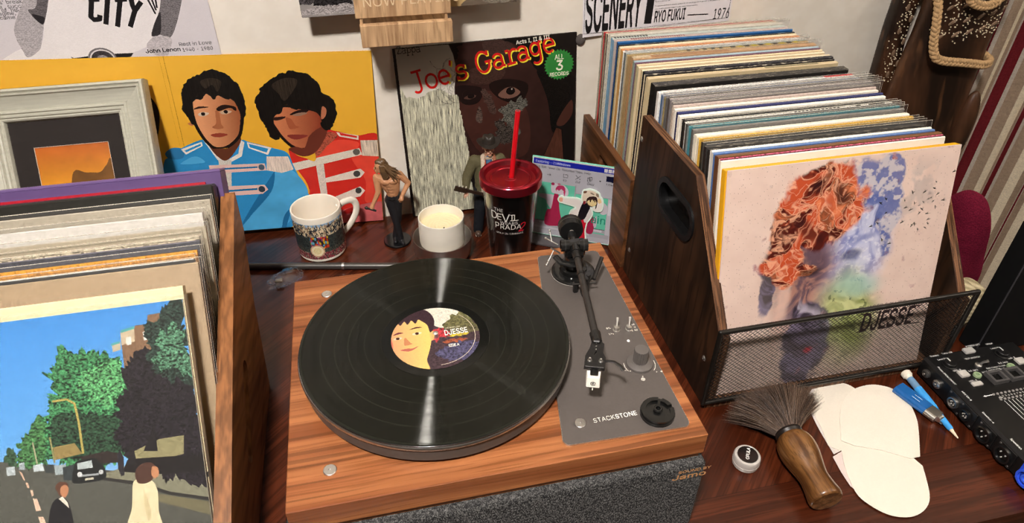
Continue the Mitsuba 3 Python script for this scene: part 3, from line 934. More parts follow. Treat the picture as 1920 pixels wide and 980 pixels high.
t = thing('front_crate', 'dark brown wooden record crate with black oval handle and wire mesh front at the right', 'crate')
prof = sg.Polygon([(.149, .0005), (.465, .0005), (.465, .2840), (.2850, .2845), (.1580, .1300), (.149, .1280)]).buffer(-.0006).buffer(.0006)
hole = capsule(.2675, .3765, .213, .050)
for name, x in (('left_panel', .5150), ('right_panel', .8640)):
    k = t + '__' + name
    obj(k, yz(prof.difference(hole), x, .0125), 'dark_wood', ang=30)
    s_ = -1 if x < .6 else 1
    xo = x if s_ < 0 else x + .0125
    fl = yz(capsule(.2635, .3805, .213, .058).difference(capsule(.2715, .3725, .213, .042)), 0, .0032)
    fl.apply_translation((xo - (.0030 if s_ < 0 else .0002), 0, 0))
    cup = yz(hole.buffer(-.0006).difference(capsule(.2715, .3725, .213, .042)), 0, .0120)
    cup.apply_translation((x + .0003, 0, 0))
    back = yz(capsule(.272, .372, .213, .041), 0, .0012)
    back.apply_translation((x + (.0110 if s_ < 0 else .0003), 0, 0))
    MB().add(fl, '#111112').add(cup, '#0c0c0d').add(back, '#060607').out(plabel(k + '__handle', 'black plastic oval handle'), 'satin')
    for y, z in ((.4585, .249), (.4500, .051), (.1760, .069)):
        obj(part(k, 'screw'), lathe([(.0011, .0006), (.0012, .0016), (.0030, .0014), (.0042, 0), (0, 0), (0, .0006)], (xo, y, z), 24, (s_, 0, 0)), 'chrome')
obj(t + '__bottom_board', box(.5276, .8639, .1480, .4650, .0006, .0130), 'dark_wood')
obj(t + '__back_panel', box(.5276, .8639, .4585, .4648, .0132, .270), 'dark_wood')
k = t + '__mesh_front'
mb = MB()
x0, x1, z0, z1, yf = .5095, .8790, .0150, .1430, .1462
loop = [(x0, yf, z0), (x0, yf, z1), (x1, yf, z1), (x1, yf, z0)]
for a_, b_ in zip(loop, loop[1:] + loop[:1]):
    mb.add(rod(a_, b_, .0033, 14), '#15120f')
for q in loop:
    mb.add(trimesh.creation.icosphere(2, .0033).apply_translation(q), '#15120f')
mb.out(k, 'satin')
mb = MB()
px_, pz_ = .0068, .0060
sl = pz_ / px_
for k2 in range(-30, 66):
    for s_ in (1, -1):
        # z = z0 + s*(x - xc)*sl
        xc = x0 + k2 * px_
        seg = sg.LineString([(xc, z0 if s_ > 0 else z1), (xc + (z1 - z0) / sl, z1 if s_ > 0 else z0)]).intersection(sg.box(x0, z0, x1, z1))
        if seg.length < .002:
            continue
        (ax, az), (bx, bz) = seg.coords[0], seg.coords[-1]
        mb.add(tube([(ax, yf + .0002 * s_, az), (bx, yf + .0002 * s_, bz)], .00040, 4), '#0c0908', ang=None)
mb.out(k + '__wire_mesh', 'matt')
for x, z in ((.5125, .072), (.8760, .072)):
    obj(part(k, 'clip'), box(x - .003, x + .003, .1455, .151, z - .010, z + .010, .001), 'satin', '#141210')

t = thing('rear_crate', 'lower smooth brown wooden record crate against the wall behind the mesh fronted crate', 'crate')
hole = capsule(.565, .618, .134, .017)
prof = sg.box(.4700, .0005, .7150, .1715)
obj(t + '__left_panel', yz(prof.difference(hole), .5110, .0115), 'brown_wood', ang=30)
obj(t + '__right_panel', yz(prof.difference(hole), .8680, .0115), 'brown_wood', ang=30)
obj(t + '__bottom_board', box(.5226, .8679, .4700, .7150, .0006, .0100), 'brown_wood')
obj(t + '__back_panel', box(.5226, .8679, .7090, .7150, .0102, .1600), 'brown_wood')

t = thing('left_crate', 'warm brown wooden record crate with sloping side at the left of the record player', 'crate')
hole = sg.LineString([(.232, .118), (.150, .066)]).buffer(.012, quad_segs=8)
prof = sg.Polygon([(.4280, .2520), (.4200, .1950), (.3640, .1130), (.3180, .0005), (-.070, .0005), (-.070, .0700), (-.0600, .0752)]).buffer(-.003).buffer(.003)
obj(t + '__right_panel', yz(prof.difference(hole), -.0770, .0170).apply_translation((0, 0, 0)), 'warm_wood', ang=30)
obj(t + '__left_panel', yz(prof.difference(hole), -.4240, .0170), 'warm_wood', ang=30)
obj(t + '__bottom_board', box(-.4069, -.0771, -.0690, .3150, .0006, .0070), 'warm_wood')
bp = sg.Polygon([(.3180, .0072), (.3640, .1130), (.4100, .1790), (.4060, .1830), (.3590, .1160), (.3120, .0072)])
obj(t + '__back_panel', yz(bp, -.4069, .3298), 'warm_wood', ang=30)
obj(t + '__front_panel', box(-.4069, -.0771, -.0695, -.0590, .0072, .0600), 'warm_wood')


# ------------------------------------------------------------------ record sleeves
def sleeve(label, group, O, lean, w, h, th, front, spine=None, top=None, st=(0., 0., 0.), plastic=False, name='record_sleeve', material='satin', yaw=0.):
    """O: bottom left corner of the front; lean: degrees the top lies back."""
    t = thing(name, label, 'record sleeve', group)
    a = math.radians(lean)
    cy, sy = math.cos(yaw), math.sin(yaw)
    F = Frame(O, (cy, sy, 0), (-sy * math.sin(a), cy * math.sin(a), math.cos(a)))
    b = min(.0011, th * .3)
    g = sg.Polygon([(0, 0), (th, 0), (th, h - b), (th - b, h), (b, h), (0, h - b)])
    m = trimesh.creation.extrude_polygon(g, w, engine='earcut')      # (thickness, height, width)
    v = np.array(m.vertices)
    P = F.O + (v[:, 2:3]) * F.X + v[:, 1:2] * F.Y - (th - v[:, :1]) * F.N
    m = trimesh.Trimesh(P, m.faces, process=False)
    m.fix_normals()
    m.unmerge_vertices()
    n = m.face_normals
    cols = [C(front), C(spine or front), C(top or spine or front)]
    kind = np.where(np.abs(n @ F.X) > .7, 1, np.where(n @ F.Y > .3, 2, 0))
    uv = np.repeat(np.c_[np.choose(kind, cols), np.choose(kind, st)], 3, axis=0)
    mb = MB()
    mb.add(m, uv=uv)
    mb.out(t + '__cover' if plastic else t, material)
    if plastic:
        ex = plastic if isinstance(plastic, float) else .010
        pm = []
        for off in (.0009, -th - .0009):
            c = [F.O + x * F.X + y * F.Y + off * F.N for x, y in ((-.0015, .002), (w + ex, .002), (w + ex, h + .0055), (-.0015, h + .0045))]
            pm.append(trimesh.Trimesh(c, [(0, 1, 2), (0, 2, 3)], process=False))
        obj(plabel(t + '__plastic_outer', 'clear plastic outer sleeve'), pm, 'clear_sheet', ang=None)
        mb = MB()
        for off in (.0009, -th - .0009):
            P = [F.O + x * F.X + y * F.Y + off * F.N for x, y in ((-.0015, h + .0045), (w * .33, h + .0042 + .0012 * rng.random()), (w * .7, h + .0046 + .0012 * rng.random()), (w + ex, h + .0055), (w + ex, .05))]
            mb.add(tube(P[:4], .00028, 5), '#c9c2b6').add(tube(P[3:], .00024, 5), '#a8a196')  # pale thin tubes stand in for highlights along the plastic edges
        mb.out(t + '__plastic_edge_glint', 'gloss')
    return t, F


GR = 'record sleeves in the right crates'
# (depth and height of the top left corner, thickness, front, spine, top edge, grain of the top, clear outer, words)
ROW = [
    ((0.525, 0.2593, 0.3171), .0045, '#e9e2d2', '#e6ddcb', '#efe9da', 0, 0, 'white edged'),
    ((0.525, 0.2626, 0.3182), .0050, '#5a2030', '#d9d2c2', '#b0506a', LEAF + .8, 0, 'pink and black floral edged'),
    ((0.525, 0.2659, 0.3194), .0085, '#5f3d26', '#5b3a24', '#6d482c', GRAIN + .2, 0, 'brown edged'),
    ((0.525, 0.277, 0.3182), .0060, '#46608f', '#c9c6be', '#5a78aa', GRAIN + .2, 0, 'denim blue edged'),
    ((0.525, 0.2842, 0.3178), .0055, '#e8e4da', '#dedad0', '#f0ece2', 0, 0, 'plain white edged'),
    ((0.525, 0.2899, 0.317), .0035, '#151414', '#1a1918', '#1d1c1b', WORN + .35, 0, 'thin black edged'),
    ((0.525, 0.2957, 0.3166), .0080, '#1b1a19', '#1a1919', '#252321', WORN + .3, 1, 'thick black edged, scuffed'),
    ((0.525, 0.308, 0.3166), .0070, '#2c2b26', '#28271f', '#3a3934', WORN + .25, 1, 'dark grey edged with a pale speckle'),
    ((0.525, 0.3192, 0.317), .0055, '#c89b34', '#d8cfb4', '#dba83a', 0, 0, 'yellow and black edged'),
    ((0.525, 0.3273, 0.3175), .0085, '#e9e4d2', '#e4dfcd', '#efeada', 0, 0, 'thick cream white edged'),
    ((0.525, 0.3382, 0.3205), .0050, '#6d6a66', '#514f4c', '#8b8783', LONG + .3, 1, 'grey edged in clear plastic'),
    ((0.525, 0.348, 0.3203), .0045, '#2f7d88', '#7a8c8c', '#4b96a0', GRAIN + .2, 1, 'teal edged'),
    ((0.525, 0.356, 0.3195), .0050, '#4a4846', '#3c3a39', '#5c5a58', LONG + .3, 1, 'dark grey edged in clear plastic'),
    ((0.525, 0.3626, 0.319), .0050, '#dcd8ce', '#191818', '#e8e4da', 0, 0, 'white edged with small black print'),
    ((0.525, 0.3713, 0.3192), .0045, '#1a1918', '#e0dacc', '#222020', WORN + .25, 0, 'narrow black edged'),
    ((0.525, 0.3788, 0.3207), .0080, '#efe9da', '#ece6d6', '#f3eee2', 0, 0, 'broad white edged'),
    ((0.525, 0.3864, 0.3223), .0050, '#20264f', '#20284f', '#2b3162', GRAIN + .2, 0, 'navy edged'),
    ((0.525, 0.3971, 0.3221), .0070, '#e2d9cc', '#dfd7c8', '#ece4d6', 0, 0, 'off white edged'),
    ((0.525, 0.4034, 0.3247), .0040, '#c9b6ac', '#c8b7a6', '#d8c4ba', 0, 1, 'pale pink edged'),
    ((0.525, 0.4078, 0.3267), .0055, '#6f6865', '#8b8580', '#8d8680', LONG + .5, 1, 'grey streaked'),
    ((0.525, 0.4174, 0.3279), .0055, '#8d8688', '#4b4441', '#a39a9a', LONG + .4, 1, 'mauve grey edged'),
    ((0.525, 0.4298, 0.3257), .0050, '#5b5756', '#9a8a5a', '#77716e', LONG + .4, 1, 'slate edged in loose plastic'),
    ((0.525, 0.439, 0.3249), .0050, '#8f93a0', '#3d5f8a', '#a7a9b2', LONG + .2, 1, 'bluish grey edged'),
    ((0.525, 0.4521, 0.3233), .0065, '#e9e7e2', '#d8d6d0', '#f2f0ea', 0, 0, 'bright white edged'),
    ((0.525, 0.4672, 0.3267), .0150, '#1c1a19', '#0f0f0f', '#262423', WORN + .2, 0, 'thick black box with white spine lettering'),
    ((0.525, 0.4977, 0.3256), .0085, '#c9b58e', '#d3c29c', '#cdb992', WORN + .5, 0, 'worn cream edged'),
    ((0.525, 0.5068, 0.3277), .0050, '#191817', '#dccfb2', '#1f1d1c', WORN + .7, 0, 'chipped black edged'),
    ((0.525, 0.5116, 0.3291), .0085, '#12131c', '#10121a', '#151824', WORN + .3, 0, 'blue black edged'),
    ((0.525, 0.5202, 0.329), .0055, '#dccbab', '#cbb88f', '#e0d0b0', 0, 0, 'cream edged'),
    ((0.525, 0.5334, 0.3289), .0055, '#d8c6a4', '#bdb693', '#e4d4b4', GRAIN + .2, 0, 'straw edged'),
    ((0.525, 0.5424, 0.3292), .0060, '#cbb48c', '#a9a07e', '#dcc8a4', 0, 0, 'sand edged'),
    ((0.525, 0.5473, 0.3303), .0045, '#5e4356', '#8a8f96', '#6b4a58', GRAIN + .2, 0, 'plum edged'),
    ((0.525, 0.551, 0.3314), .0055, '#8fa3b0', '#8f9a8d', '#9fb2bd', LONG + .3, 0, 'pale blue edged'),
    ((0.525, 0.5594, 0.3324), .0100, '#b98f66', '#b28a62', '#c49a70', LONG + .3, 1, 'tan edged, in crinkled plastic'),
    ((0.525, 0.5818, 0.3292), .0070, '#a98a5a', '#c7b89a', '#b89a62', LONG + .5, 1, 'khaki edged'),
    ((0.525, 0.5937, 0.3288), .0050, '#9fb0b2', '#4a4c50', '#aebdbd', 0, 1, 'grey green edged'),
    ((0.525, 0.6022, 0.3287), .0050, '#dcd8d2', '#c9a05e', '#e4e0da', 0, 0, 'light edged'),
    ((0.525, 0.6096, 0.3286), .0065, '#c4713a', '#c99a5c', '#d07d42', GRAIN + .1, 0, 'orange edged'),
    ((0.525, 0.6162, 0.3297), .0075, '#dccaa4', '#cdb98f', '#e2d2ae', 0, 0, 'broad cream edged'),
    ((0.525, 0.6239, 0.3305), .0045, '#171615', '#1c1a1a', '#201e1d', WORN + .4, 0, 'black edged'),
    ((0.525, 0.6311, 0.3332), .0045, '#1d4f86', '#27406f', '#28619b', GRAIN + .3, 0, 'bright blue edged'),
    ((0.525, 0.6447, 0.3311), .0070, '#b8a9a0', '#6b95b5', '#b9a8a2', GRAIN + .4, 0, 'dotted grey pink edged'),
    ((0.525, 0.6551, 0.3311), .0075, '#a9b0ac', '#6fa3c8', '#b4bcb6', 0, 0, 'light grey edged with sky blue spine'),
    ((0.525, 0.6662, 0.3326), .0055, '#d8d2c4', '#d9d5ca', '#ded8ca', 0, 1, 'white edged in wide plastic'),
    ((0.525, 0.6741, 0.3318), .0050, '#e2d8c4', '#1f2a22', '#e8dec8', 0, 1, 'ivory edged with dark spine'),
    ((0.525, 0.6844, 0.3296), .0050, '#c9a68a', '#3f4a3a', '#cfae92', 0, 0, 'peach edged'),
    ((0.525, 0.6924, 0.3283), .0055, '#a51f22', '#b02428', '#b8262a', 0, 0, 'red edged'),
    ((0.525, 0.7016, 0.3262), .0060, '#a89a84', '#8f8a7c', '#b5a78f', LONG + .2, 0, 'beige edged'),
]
ORD = ['first', 'second', 'third', 'fourth', 'fifth', 'sixth', 'seventh', 'eighth', 'ninth', 'tenth', 'eleventh', 'twelfth', 'thirteenth', 'fourteenth', 'fifteenth', 'sixteenth', 'seventeenth', 'eighteenth', 'nineteenth', 'twentieth']


def nth(k):
    if k < 20:
        return ORD[k]
    tens = {2: 'twenty', 3: 'thirty', 4: 'forty'}
    n = k + 1
    return (tens[n // 10] + '-' + ORD[n % 10 - 1]) if n % 10 else {20: 'twentieth', 30: 'thirtieth', 40: 'fortieth'}[n]


EDGE = {23: [(.2650, .3120, '#c8202a')], 34: [(.176 + .0125 * q, .184 + .0125 * q, '#c9b21c' if q % 2 else '#1d1b14') for q in range(10)] + [(.100 + .014 * q, .106 + .014 * q, '#3a3528') for q in range(5)],
        36: [(.004 + .0075 * q, .0078 + .0075 * q, '#4a5a78') for q in range(9)], 13: [(.16 + .006 * q, .163 + .006 * q, '#2a2826') for q in range(12)] + [(.255, .262, '#1d1b1a'), (.275, .300, '#2a2826')],
        33: [(.03, .16, '#a87a50'), (.0, .03, '#d2bd98')], 41: [(.03 + .004 * q, .032 + .004 * q, '#8a5a5a') for q in range(24)], 25: [(.19, .28, '#8f8468')], 42: [(.004 + .005 * q, .0065 + .005 * q, '#2a2c30') for q in range(12)]}
for k, ((_, ty, tz), th, fr, sp, tp, st, pla, words) in enumerate(ROW):
    if ty < .4585:
        lean = np.interp(ty, [.24, .36, .458], [14.0, 7.5, 3.5])
        zb = .0138
    else:
        lean = .4
        zb = .0108
    h = .3145
    a = math.radians(lean)
    zb = max(zb, tz - h * math.cos(a))
    h = (tz - zb) / math.cos(a)
    yb = ty - h * math.sin(a) - 0.0
    nxt = ROW[k + 1][0][1] if k + 1 < len(ROW) else .7085
    th = min(th, (nxt - ty) * .92) if nxt - ty > .0015 else th
    x0 = .5285 + .0022 * rng.random()
    w = .3125 + .002 * rng.random()
    # the front face lies at the measured corner; the sleeve extends backwards
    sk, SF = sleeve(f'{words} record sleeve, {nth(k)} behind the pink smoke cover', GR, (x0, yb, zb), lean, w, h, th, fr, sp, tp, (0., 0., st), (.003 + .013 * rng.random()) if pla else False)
    if k in EDGE:
        mb = MB()
        for xa, xb, c_ in EDGE[k]:
            mb.add(SF.put(box(xa, xb, h - .0006, h + .0003, -th * .92, -th * .12)), c_)
        mb.out(plabel(sk + '__edge_print', 'printed marks on the top edge'), 'satin')



# the front box in the right crate
F = FR['dj']
t = thing('box_set', 'pink record box with smoky cover and yellow edges, at the front of the right crate', 'record box')
W_, H_, D_ = .3225, .3140, .0105
m = F.put(box(0, W_, 0, H_, -D_, -.0004, .0006))
obj(t + '__box', m, 'satin', '#e0a51c')
obj(plabel(t + '__lid_face', 'pink front board'), F.put(box(.0016, W_, 0, H_, -.0004, .0012, .0003)), 'satin', '#d3b9ab')
v = F.at([(1.8, .2), (W_ * 1000 - .2, .2), (W_ * 1000 - .2, H_ * 1000 - .3), (1.8, H_ * 1000 - .3)], .0014)
scene[t + '__cover_print'] = mikit.ply(trimesh.Trimesh(v, [(0, 1, 2), (0, 2, 3)], process=False), 'smoke_print', True, uv=np.array([(0, 0), (320.5, 0), (320.5, 313.5), (0, 313.5)], float))
plabel(t + '__cover_print', 'printed cover of abstract coloured smoke')
birds = [(319.3,279.6),(295,268.2),(294.5,259.7),(301.1,251.8),(262.7,257.7),(280.9,257),(311.3,242),(252.9,248.1),(268.2,242.7),(281.6,242.6),(288,246.2),(291.7,247.2),(276.1,238.9),(281.2,233.2),(290.7,226.2),(294.2,217.7),(294.7,211.7),(274.2,213.5),(270.4,212.5),(280.7,205.3),(291.8,206.1),(256.4,238.4),(217.9,248.7),(228.2,234.6),(254.8,218.9),(218.2,221.3),(209.3,218.8),(228.9,197.1),(241.2,190.9),(189.8,233.5),(264.3,234.5),(296,242.3),(301.1,233.7),(224.7,253.6),(278.3,228.5)]
for q, (x, y) in enumerate(birds):
    a, s_ = rng.uniform(-1.2, 1.2), rng.uniform(2.4, 3.8)
    g = sg.Polygon([(-1, .05), (-.35, .3), (-.1, .05), (.35, .75), (.22, .0), (1., -.2), (.15, -.28), (-.15, -.2)])
    g = shapely.affinity.translate(shapely.affinity.rotate(shapely.affinity.scale(g, s_, s_, origin=(0, 0)), math.degrees(a), origin=(0, 0)), x, y)
    obj(part(t, 'printed_bird'), prism(g, .0001, Frame(F.at([(0, 0)], .0015)[0], F.X, F.Y)), 'satin', '#1a1512')
letters(t + '__cover_lettering', F, [('DJESSE', 27, 216, 63, '#2b1c1c', dict(bold=True, sx=.6, shear=.16, rot=.5)), ('JACOB COLLIER', 5, 222, 97, '#4a3a38', dict(sx=1.15)), ('VOL. 1', 5, 216, 52, '#4a3a38', dict(sx=1.1))], 'satin', .0016)
sf = MB()
for x_, y_, w_ in ((216, 63, 9), (216, 90, 9), (237, 90, 8), (253, 63, 12), (253, 90, 11), (300, 63, 12), (300, 90, 11)):
    sf.add(prism(sg.box(x_ - 2, y_ - .7, x_ + w_, y_ + .7), .0001, Frame(F.at([(0, 0)], .0017)[0], F.X, F.Y)), '#2b1c1c')
sf.out(t + '__cover_lettering__serifs', 'satin')

# the left crate
GL = 'record sleeves in the left crate'
LROW = [
    # top right corner, thickness, lean, front, right edge, top, grain, plastic, words
    ((-0.089, 0.2147, 0.267), .0100, 36.5, '#d8c7a0', '#cdbb95', '#e0cfa8', 0., False, 'plain cream card record sleeve right behind the tree-lined street cover'),
    ((-0.078, 0.2512, 0.2688), .0060, 35.0, '#a38d70', '#8d7a60', '#b09a7a', SMOKE + .3, .002, 'tan record sleeve in creased clear plastic behind the cream card one'),
    ((-0.086, 0.2676, 0.263), .0050, 34.0, '#14171a', '#20242a', '#d8d6d0', LONG + .2, .002, 'black record sleeve with a white top edge in the left crate'),
    ((-0.083, 0.2779, 0.2669), .0045, 33.0, '#c98a2a', '#c07a20', '#cf8f2c', LONG + .2, .004, 'orange record sleeve in the left crate'),
    ((-0.083, 0.2982, 0.2659), .0040, 32.5, '#3a3b44', '#464650', '#6d6c78', LONG + .4, .002, 'slate grey record sleeve behind the orange one'),
    ((-0.085, 0.3107, 0.2642), .0045, 32.0, '#c9bba0', '#a89878', '#c9bba0', WORN + .4, .003, 'beige record sleeve behind the slate grey one'),
    ((-0.078, 0.3194, 0.2708), .0060, 31.0, '#a39882', '#9a8c74', '#b0a48c', SMOKE + .3, .002, 'taupe record sleeve in clear plastic in the left crate'),
    ((-0.1035, 0.3657, 0.2477), .0045, 30.0, '#1d1a24', '#26232c', '#2b2833', LONG + .2, .003, 'dark violet record sleeve with white rim in the left crate'),
    ((-0.086, 0.3526, 0.2691), .0070, 29.0, '#cfcac2', '#c2bdb4', '#d8d4cc', SMOKE + .25, .002, 'silvery white record sleeve in clear plastic in the left crate'),
    ((-0.1035, 0.3939, 0.2548), .0050, 28.0, '#7c8480', '#8a8f8a', '#8d9590', SMOKE + .2, .003, 'grey green record sleeve in the left crate'),
    ((-0.08, 0.3784, 0.2713), .0075, 27.0, '#a9a08e', '#b5a88e', '#bdb4a2', SMOKE + .3, .002, 'pale grey record sleeve in front of the black box'),
]
for k, ((tx, ty, tz), th, lean, fr, sp, tp, st, pla, words) in enumerate(LROW):
    a = math.radians(lean)
    h = min(.3145, (tz - .0085) / math.cos(a))
    w = .3145
    sleeve(words, GL, (tx - w, ty - h * math.sin(a), tz - h * math.cos(a)), lean, w, h, th, fr, sp, tp, (st * .6, 0., st), pla)

# black box and purple slip case
a = math.radians(25.5)
F = Frame((-.0785 - .3180, .4050 - .295 * math.sin(a), .2710 - .290 * math.cos(a) + .004), (1, 0, 0), (0, math.sin(a), math.cos(a)))
t = thing('black_box_set', 'black record box with a red line on top, in front of the purple slip case', 'record box')
obj(t + '__box', F.put(box(0, .3180, .0, .2920, -.0235, 0, .002)), 'satin', '#24231f')
obj(t + '__red_edge', F.put(box(.002, .3050, .2800, .2950, -.0262, -.0236, .0004)), 'satin', '#a3182a')
t = thing('purple_slipcase', 'purple cardboard slip case standing behind the black box in the left crate', 'box')
F2 = Frame(F.O - .0268 * F.N - .0015 * F.X, F.X, F.Y)
mb = MB()
mb.add(F2.put(box(0, .3260, .306, .3090, -.0330, 0, .0006)), '#665080').add(F2.put(box(0, .3260, 0, .306, -.0330, -.0305, .0006)), '#57426f')
mb.add(F2.put(box(0, .3260, 0, .306, -.0025, 0, .0006)), '#57426f').add(F2.put(box(.3235, .3260, 0, .306, -.0305, -.0025, .0003)), '#564170')
mb.add(F2.put(box(.0, .0025, 0, .306, -.0305, -.0025, .0003)), '#564170')
mb.out(t, 'satin')

# front sleeve of the left crate: a street with trees under a blue sky
F = FR['abbey']
t = thing('street_cover_sleeve', 'record sleeve with a tree-lined street under blue sky, front of the left crate', 'record sleeve')
obj(t + '__cover', F.put(box(0, .3150, .002, .3145, -.0045, 0, .0006)), 'satin', '#b9b6a4')
sky = G('#86b4e0', '#5d9fdc', '#3f86cc')
R_ = sg.box(.3, 2.3, 314.7, 314.2)
lay = [
    (R_, (sky, 1, 120, 200), GRAIN + .03),
    (sg.box(0, 190, 316, 316), (sky + 1, 1, 190, 316), GRAIN + .03),
    (sg.Polygon([(0, 0), (316, 0), (316, 118), (150, 126), (60, 132), (0, 138)]), '#50514a', GRAIN + .25),
    (sg.Polygon([(316, 98), (316, 0), (240, 0), (262, 50), (285, 88)]), '#6d684f', GRAIN + .45),
    ([(92.1,187.7),(147,173.4),(170.4,168.1),(246.9,145.8),(286.2,133),(331.7,121.7),(322.8,50.7),(77.1,101.2)], '#50514a', GRAIN + .25),
    ([(212.1,147.9),(253.2,135.3),(279.1,117.8),(316.5,105),(320.2,135),(248.1,154.9)], '#7b7a66', GRAIN + .35),
    ([(209.9,146.2),(250.3,132),(278,116.9),(317.8,103.1),(318.2,106.4),(279.4,119.9),(251.7,135.1),(212.2,148.5)], '#2b2a28'),
    ([(250.6,126),(268.1,111.6),(316,88.4),(317.7,102),(278.9,116.1)], '#6d684f', GRAIN + .45),
]
leafy = lambda pts, amp, step, seed: jag(poly(pts), amp, step, seed)
bl = [(252.2,287.4),(265.8,290.4),(266.6,293.5),(278.3,293.5),(280,302.6),(291.8,303.1),(299.3,238.8),(271.5,221.2),(251.7,246.4)]
lay += [(bl, '#7d6048', GRAIN + .3)]
lay += [([(252.4,289.1),(265.9,291.5),(264.7,277.4),(251.8,275.5)], '#b9a88c', GRAIN + .1), ([(256.7,282.9),(261.8,283.3),(261.3,275.1),(256.7,274.7)], '#d8d6cc'), ([(273.3,286),(278.5,286.3),(278.4,277.5),(273.3,277.2)], '#d0cec4'), ([(243,277.3),(251.2,278.8),(250.8,271.2),(243,269.7)], '#b8ac92'), ([(252.6,290.7),(266.1,293.1),(265.8,290.4),(252.8,287.9)], '#4f9a94'), ([(242.1,278.6),(250.8,280),(250.6,277.8),(241.8,276.4)], '#4f9a94')]
lay += [
    (leafy([(135.2,174.5),(132.9,182.9),(136.5,189.2),(142.1,188.2),(144.7,178.1),(141.9,171.2)], 2, 3, 11), '#2f4a34', LEAF + .5),
    (leafy([(142.1,172.2),(145.6,189.7),(152.9,202.3),(166.1,211.8),(175.9,204.7),(179.7,187.9),(175.2,167.2)], 5, 4, 12), '#3c6b3e', LEAF + .7),
    (leafy([(176.5,226.1),(185.1,248.9),(180,255.1),(186.7,269.7),(198.2,276.5),(218.2,278.9),(239.9,272.9),(249.9,252.2),(255.4,234.9),(247.6,192.3),(254.2,163.7),(213.8,161.2),(175.8,172.5),(172.5,205.3)], 6, 3.5, 13), '#357046', LEAF + .8),
    (leafy([(215,252.3),(235.8,259.9),(252.4,251.8),(251.9,235.4),(235.5,216.3),(216.6,224.8)], 6, 4, 14), '#4f8f5a', LEAF + .8),
    (leafy([(180.3,209.3),(210.4,215),(243.3,198.5),(250.6,175.3),(223.6,160.5),(180.6,171.6)], 5, 4, 15), '#23402c', LEAF + .8),
    (leafy([(255.5,256.8),(281.8,263.7),(300,244.3),(316.6,219.4),(319.7,151.9),(318.9,124.1),(290.9,129.4),(257.2,146.7),(239.4,166.4),(242.8,215)], 5, 3.5, 16), '#1b161d', LEAF + .75),
    (leafy([(277.5,286.5),(290.9,295.5),(295.8,310.3),(315.1,315.4),(315.9,280.8),(316.6,236.1),(298.2,230.1),(279.8,247.5)], 6, 4, 17), '#22332c', LEAF + .8),
    (leafy([(294.6,283.9),(310.5,287.1),(313.2,258.9),(313.9,239.3),(294.9,245.1),(280.5,252.9)], 6, 4, 18), '#456f56', LEAF + .85),
    ([(250.6,167.1),(276,175.2),(299.2,175),(296.8,156),(273.3,153.6),(251.3,156.6)], '#8a8460', GRAIN + .4),
    ([(200,170.2),(225,171.7),(239.4,166.4),(236.4,158.2),(204,161.9)], '#2a211f', GRAIN + .2),
    ([(177.2,184),(196.9,184.9),(202.8,173),(177.6,171.1)], '#8d7a4a', GRAIN + .3),
    ([(243.7,160.1),(322.3,151.4),(320.1,134),(271.6,139.6),(237.2,148.2)], '#141013', GRAIN + .3),
    ([(259.5,165.5),(273.1,193.4),(272.5,163.2)], '#171317'), ([(243,154.8),(250.6,191.8),(250.9,153.3)], '#1b181b'),
]
lamp = stroke([[(182.7,229.4),(195,229.5),(201.7,224.1),(203.3,205.4),(203.5,173.9)]], 2.2)
lay += [(lamp, '#a89a54'), (stroke([[(175.5,194),(176.9,169)]], 1.6), '#8d8a5a'), (stroke([[(159.7,191.5),(161.1,170.8)]], 1.4), '#9a9a7a')]
cars = [([(133.4,171.7),(141,171.3),(140.9,162.8),(133.3,163.2)], '#aab4b6'), ([(145.1,173.8),(149.9,174),(150,166.5),(144.4,167.5)], '#9aa6aa'), ([(157.1,169.4),(165.8,170),(166.8,162.3),(157.3,163)], '#b9c4c6'), ([(167.5,167.5),(175.2,167.2),(175.1,158.6),(167.5,160)], '#343a3a'), ([(176,166),(186.6,165.1),(187.4,155.2),(175.8,156.3)], '#93a0a2'), ([(183.4,162.5),(193.4,163.9),(193.4,147.7),(182.8,149.6)], '#30383a')]
lay += [(g, c_, GRAIN + .3) for g, c_ in cars]
lay += [
    (poly([(192.7,158.6),(196.6,166),(212.5,166.9),(217.8,161.6),(221.7,153.2),(218.6,144),(193,144.5),(190.8,150.8)]), '#15191a', GRAIN + .15),
    ([(196.9,164.3),(210.3,165.1),(210.8,157.4),(196.6,157.9)], '#a9b4b4'), ([(195.9,152.6),(215.5,151.1),(215.3,149),(196.1,150.4)], '#8a9092'), ([(202.3,148.1),(210.1,147.8),(209.9,145.6),(202,146)], '#c0bca8'),
    (ell(*[(197.9,152.8)][0], 2.4, 2.6), '#c8cccc'), (ell(*[(217.6,151.8)][0], 2.2, 2.4), '#b8bcbc'),
    ([(234.5,167.3),(237.8,169.9),(240,163),(238.7,144.6),(235.6,144.1),(233.6,152.1)], '#26242a'),
]
lay += [([(144.2,166.5),(146.8,163.9),(148.7,156),(147.3,156.3)], '#c8a890'), ([(148.5,153.9),(150.8,153.5),(151.6,148),(149.7,148.3)], '#c8a890'), ([(151.8,145.8),(154.2,145.4),(154.5,140),(152.5,139.3)], '#d0b098'), ([(153.2,137),(156.9,136.3),(159.3,124),(154.5,123.9)], '#d8b8a0'), ([(155.7,118.3),(160.4,117.4),(163.6,103.8),(158,105)], '#d8b8a0')]
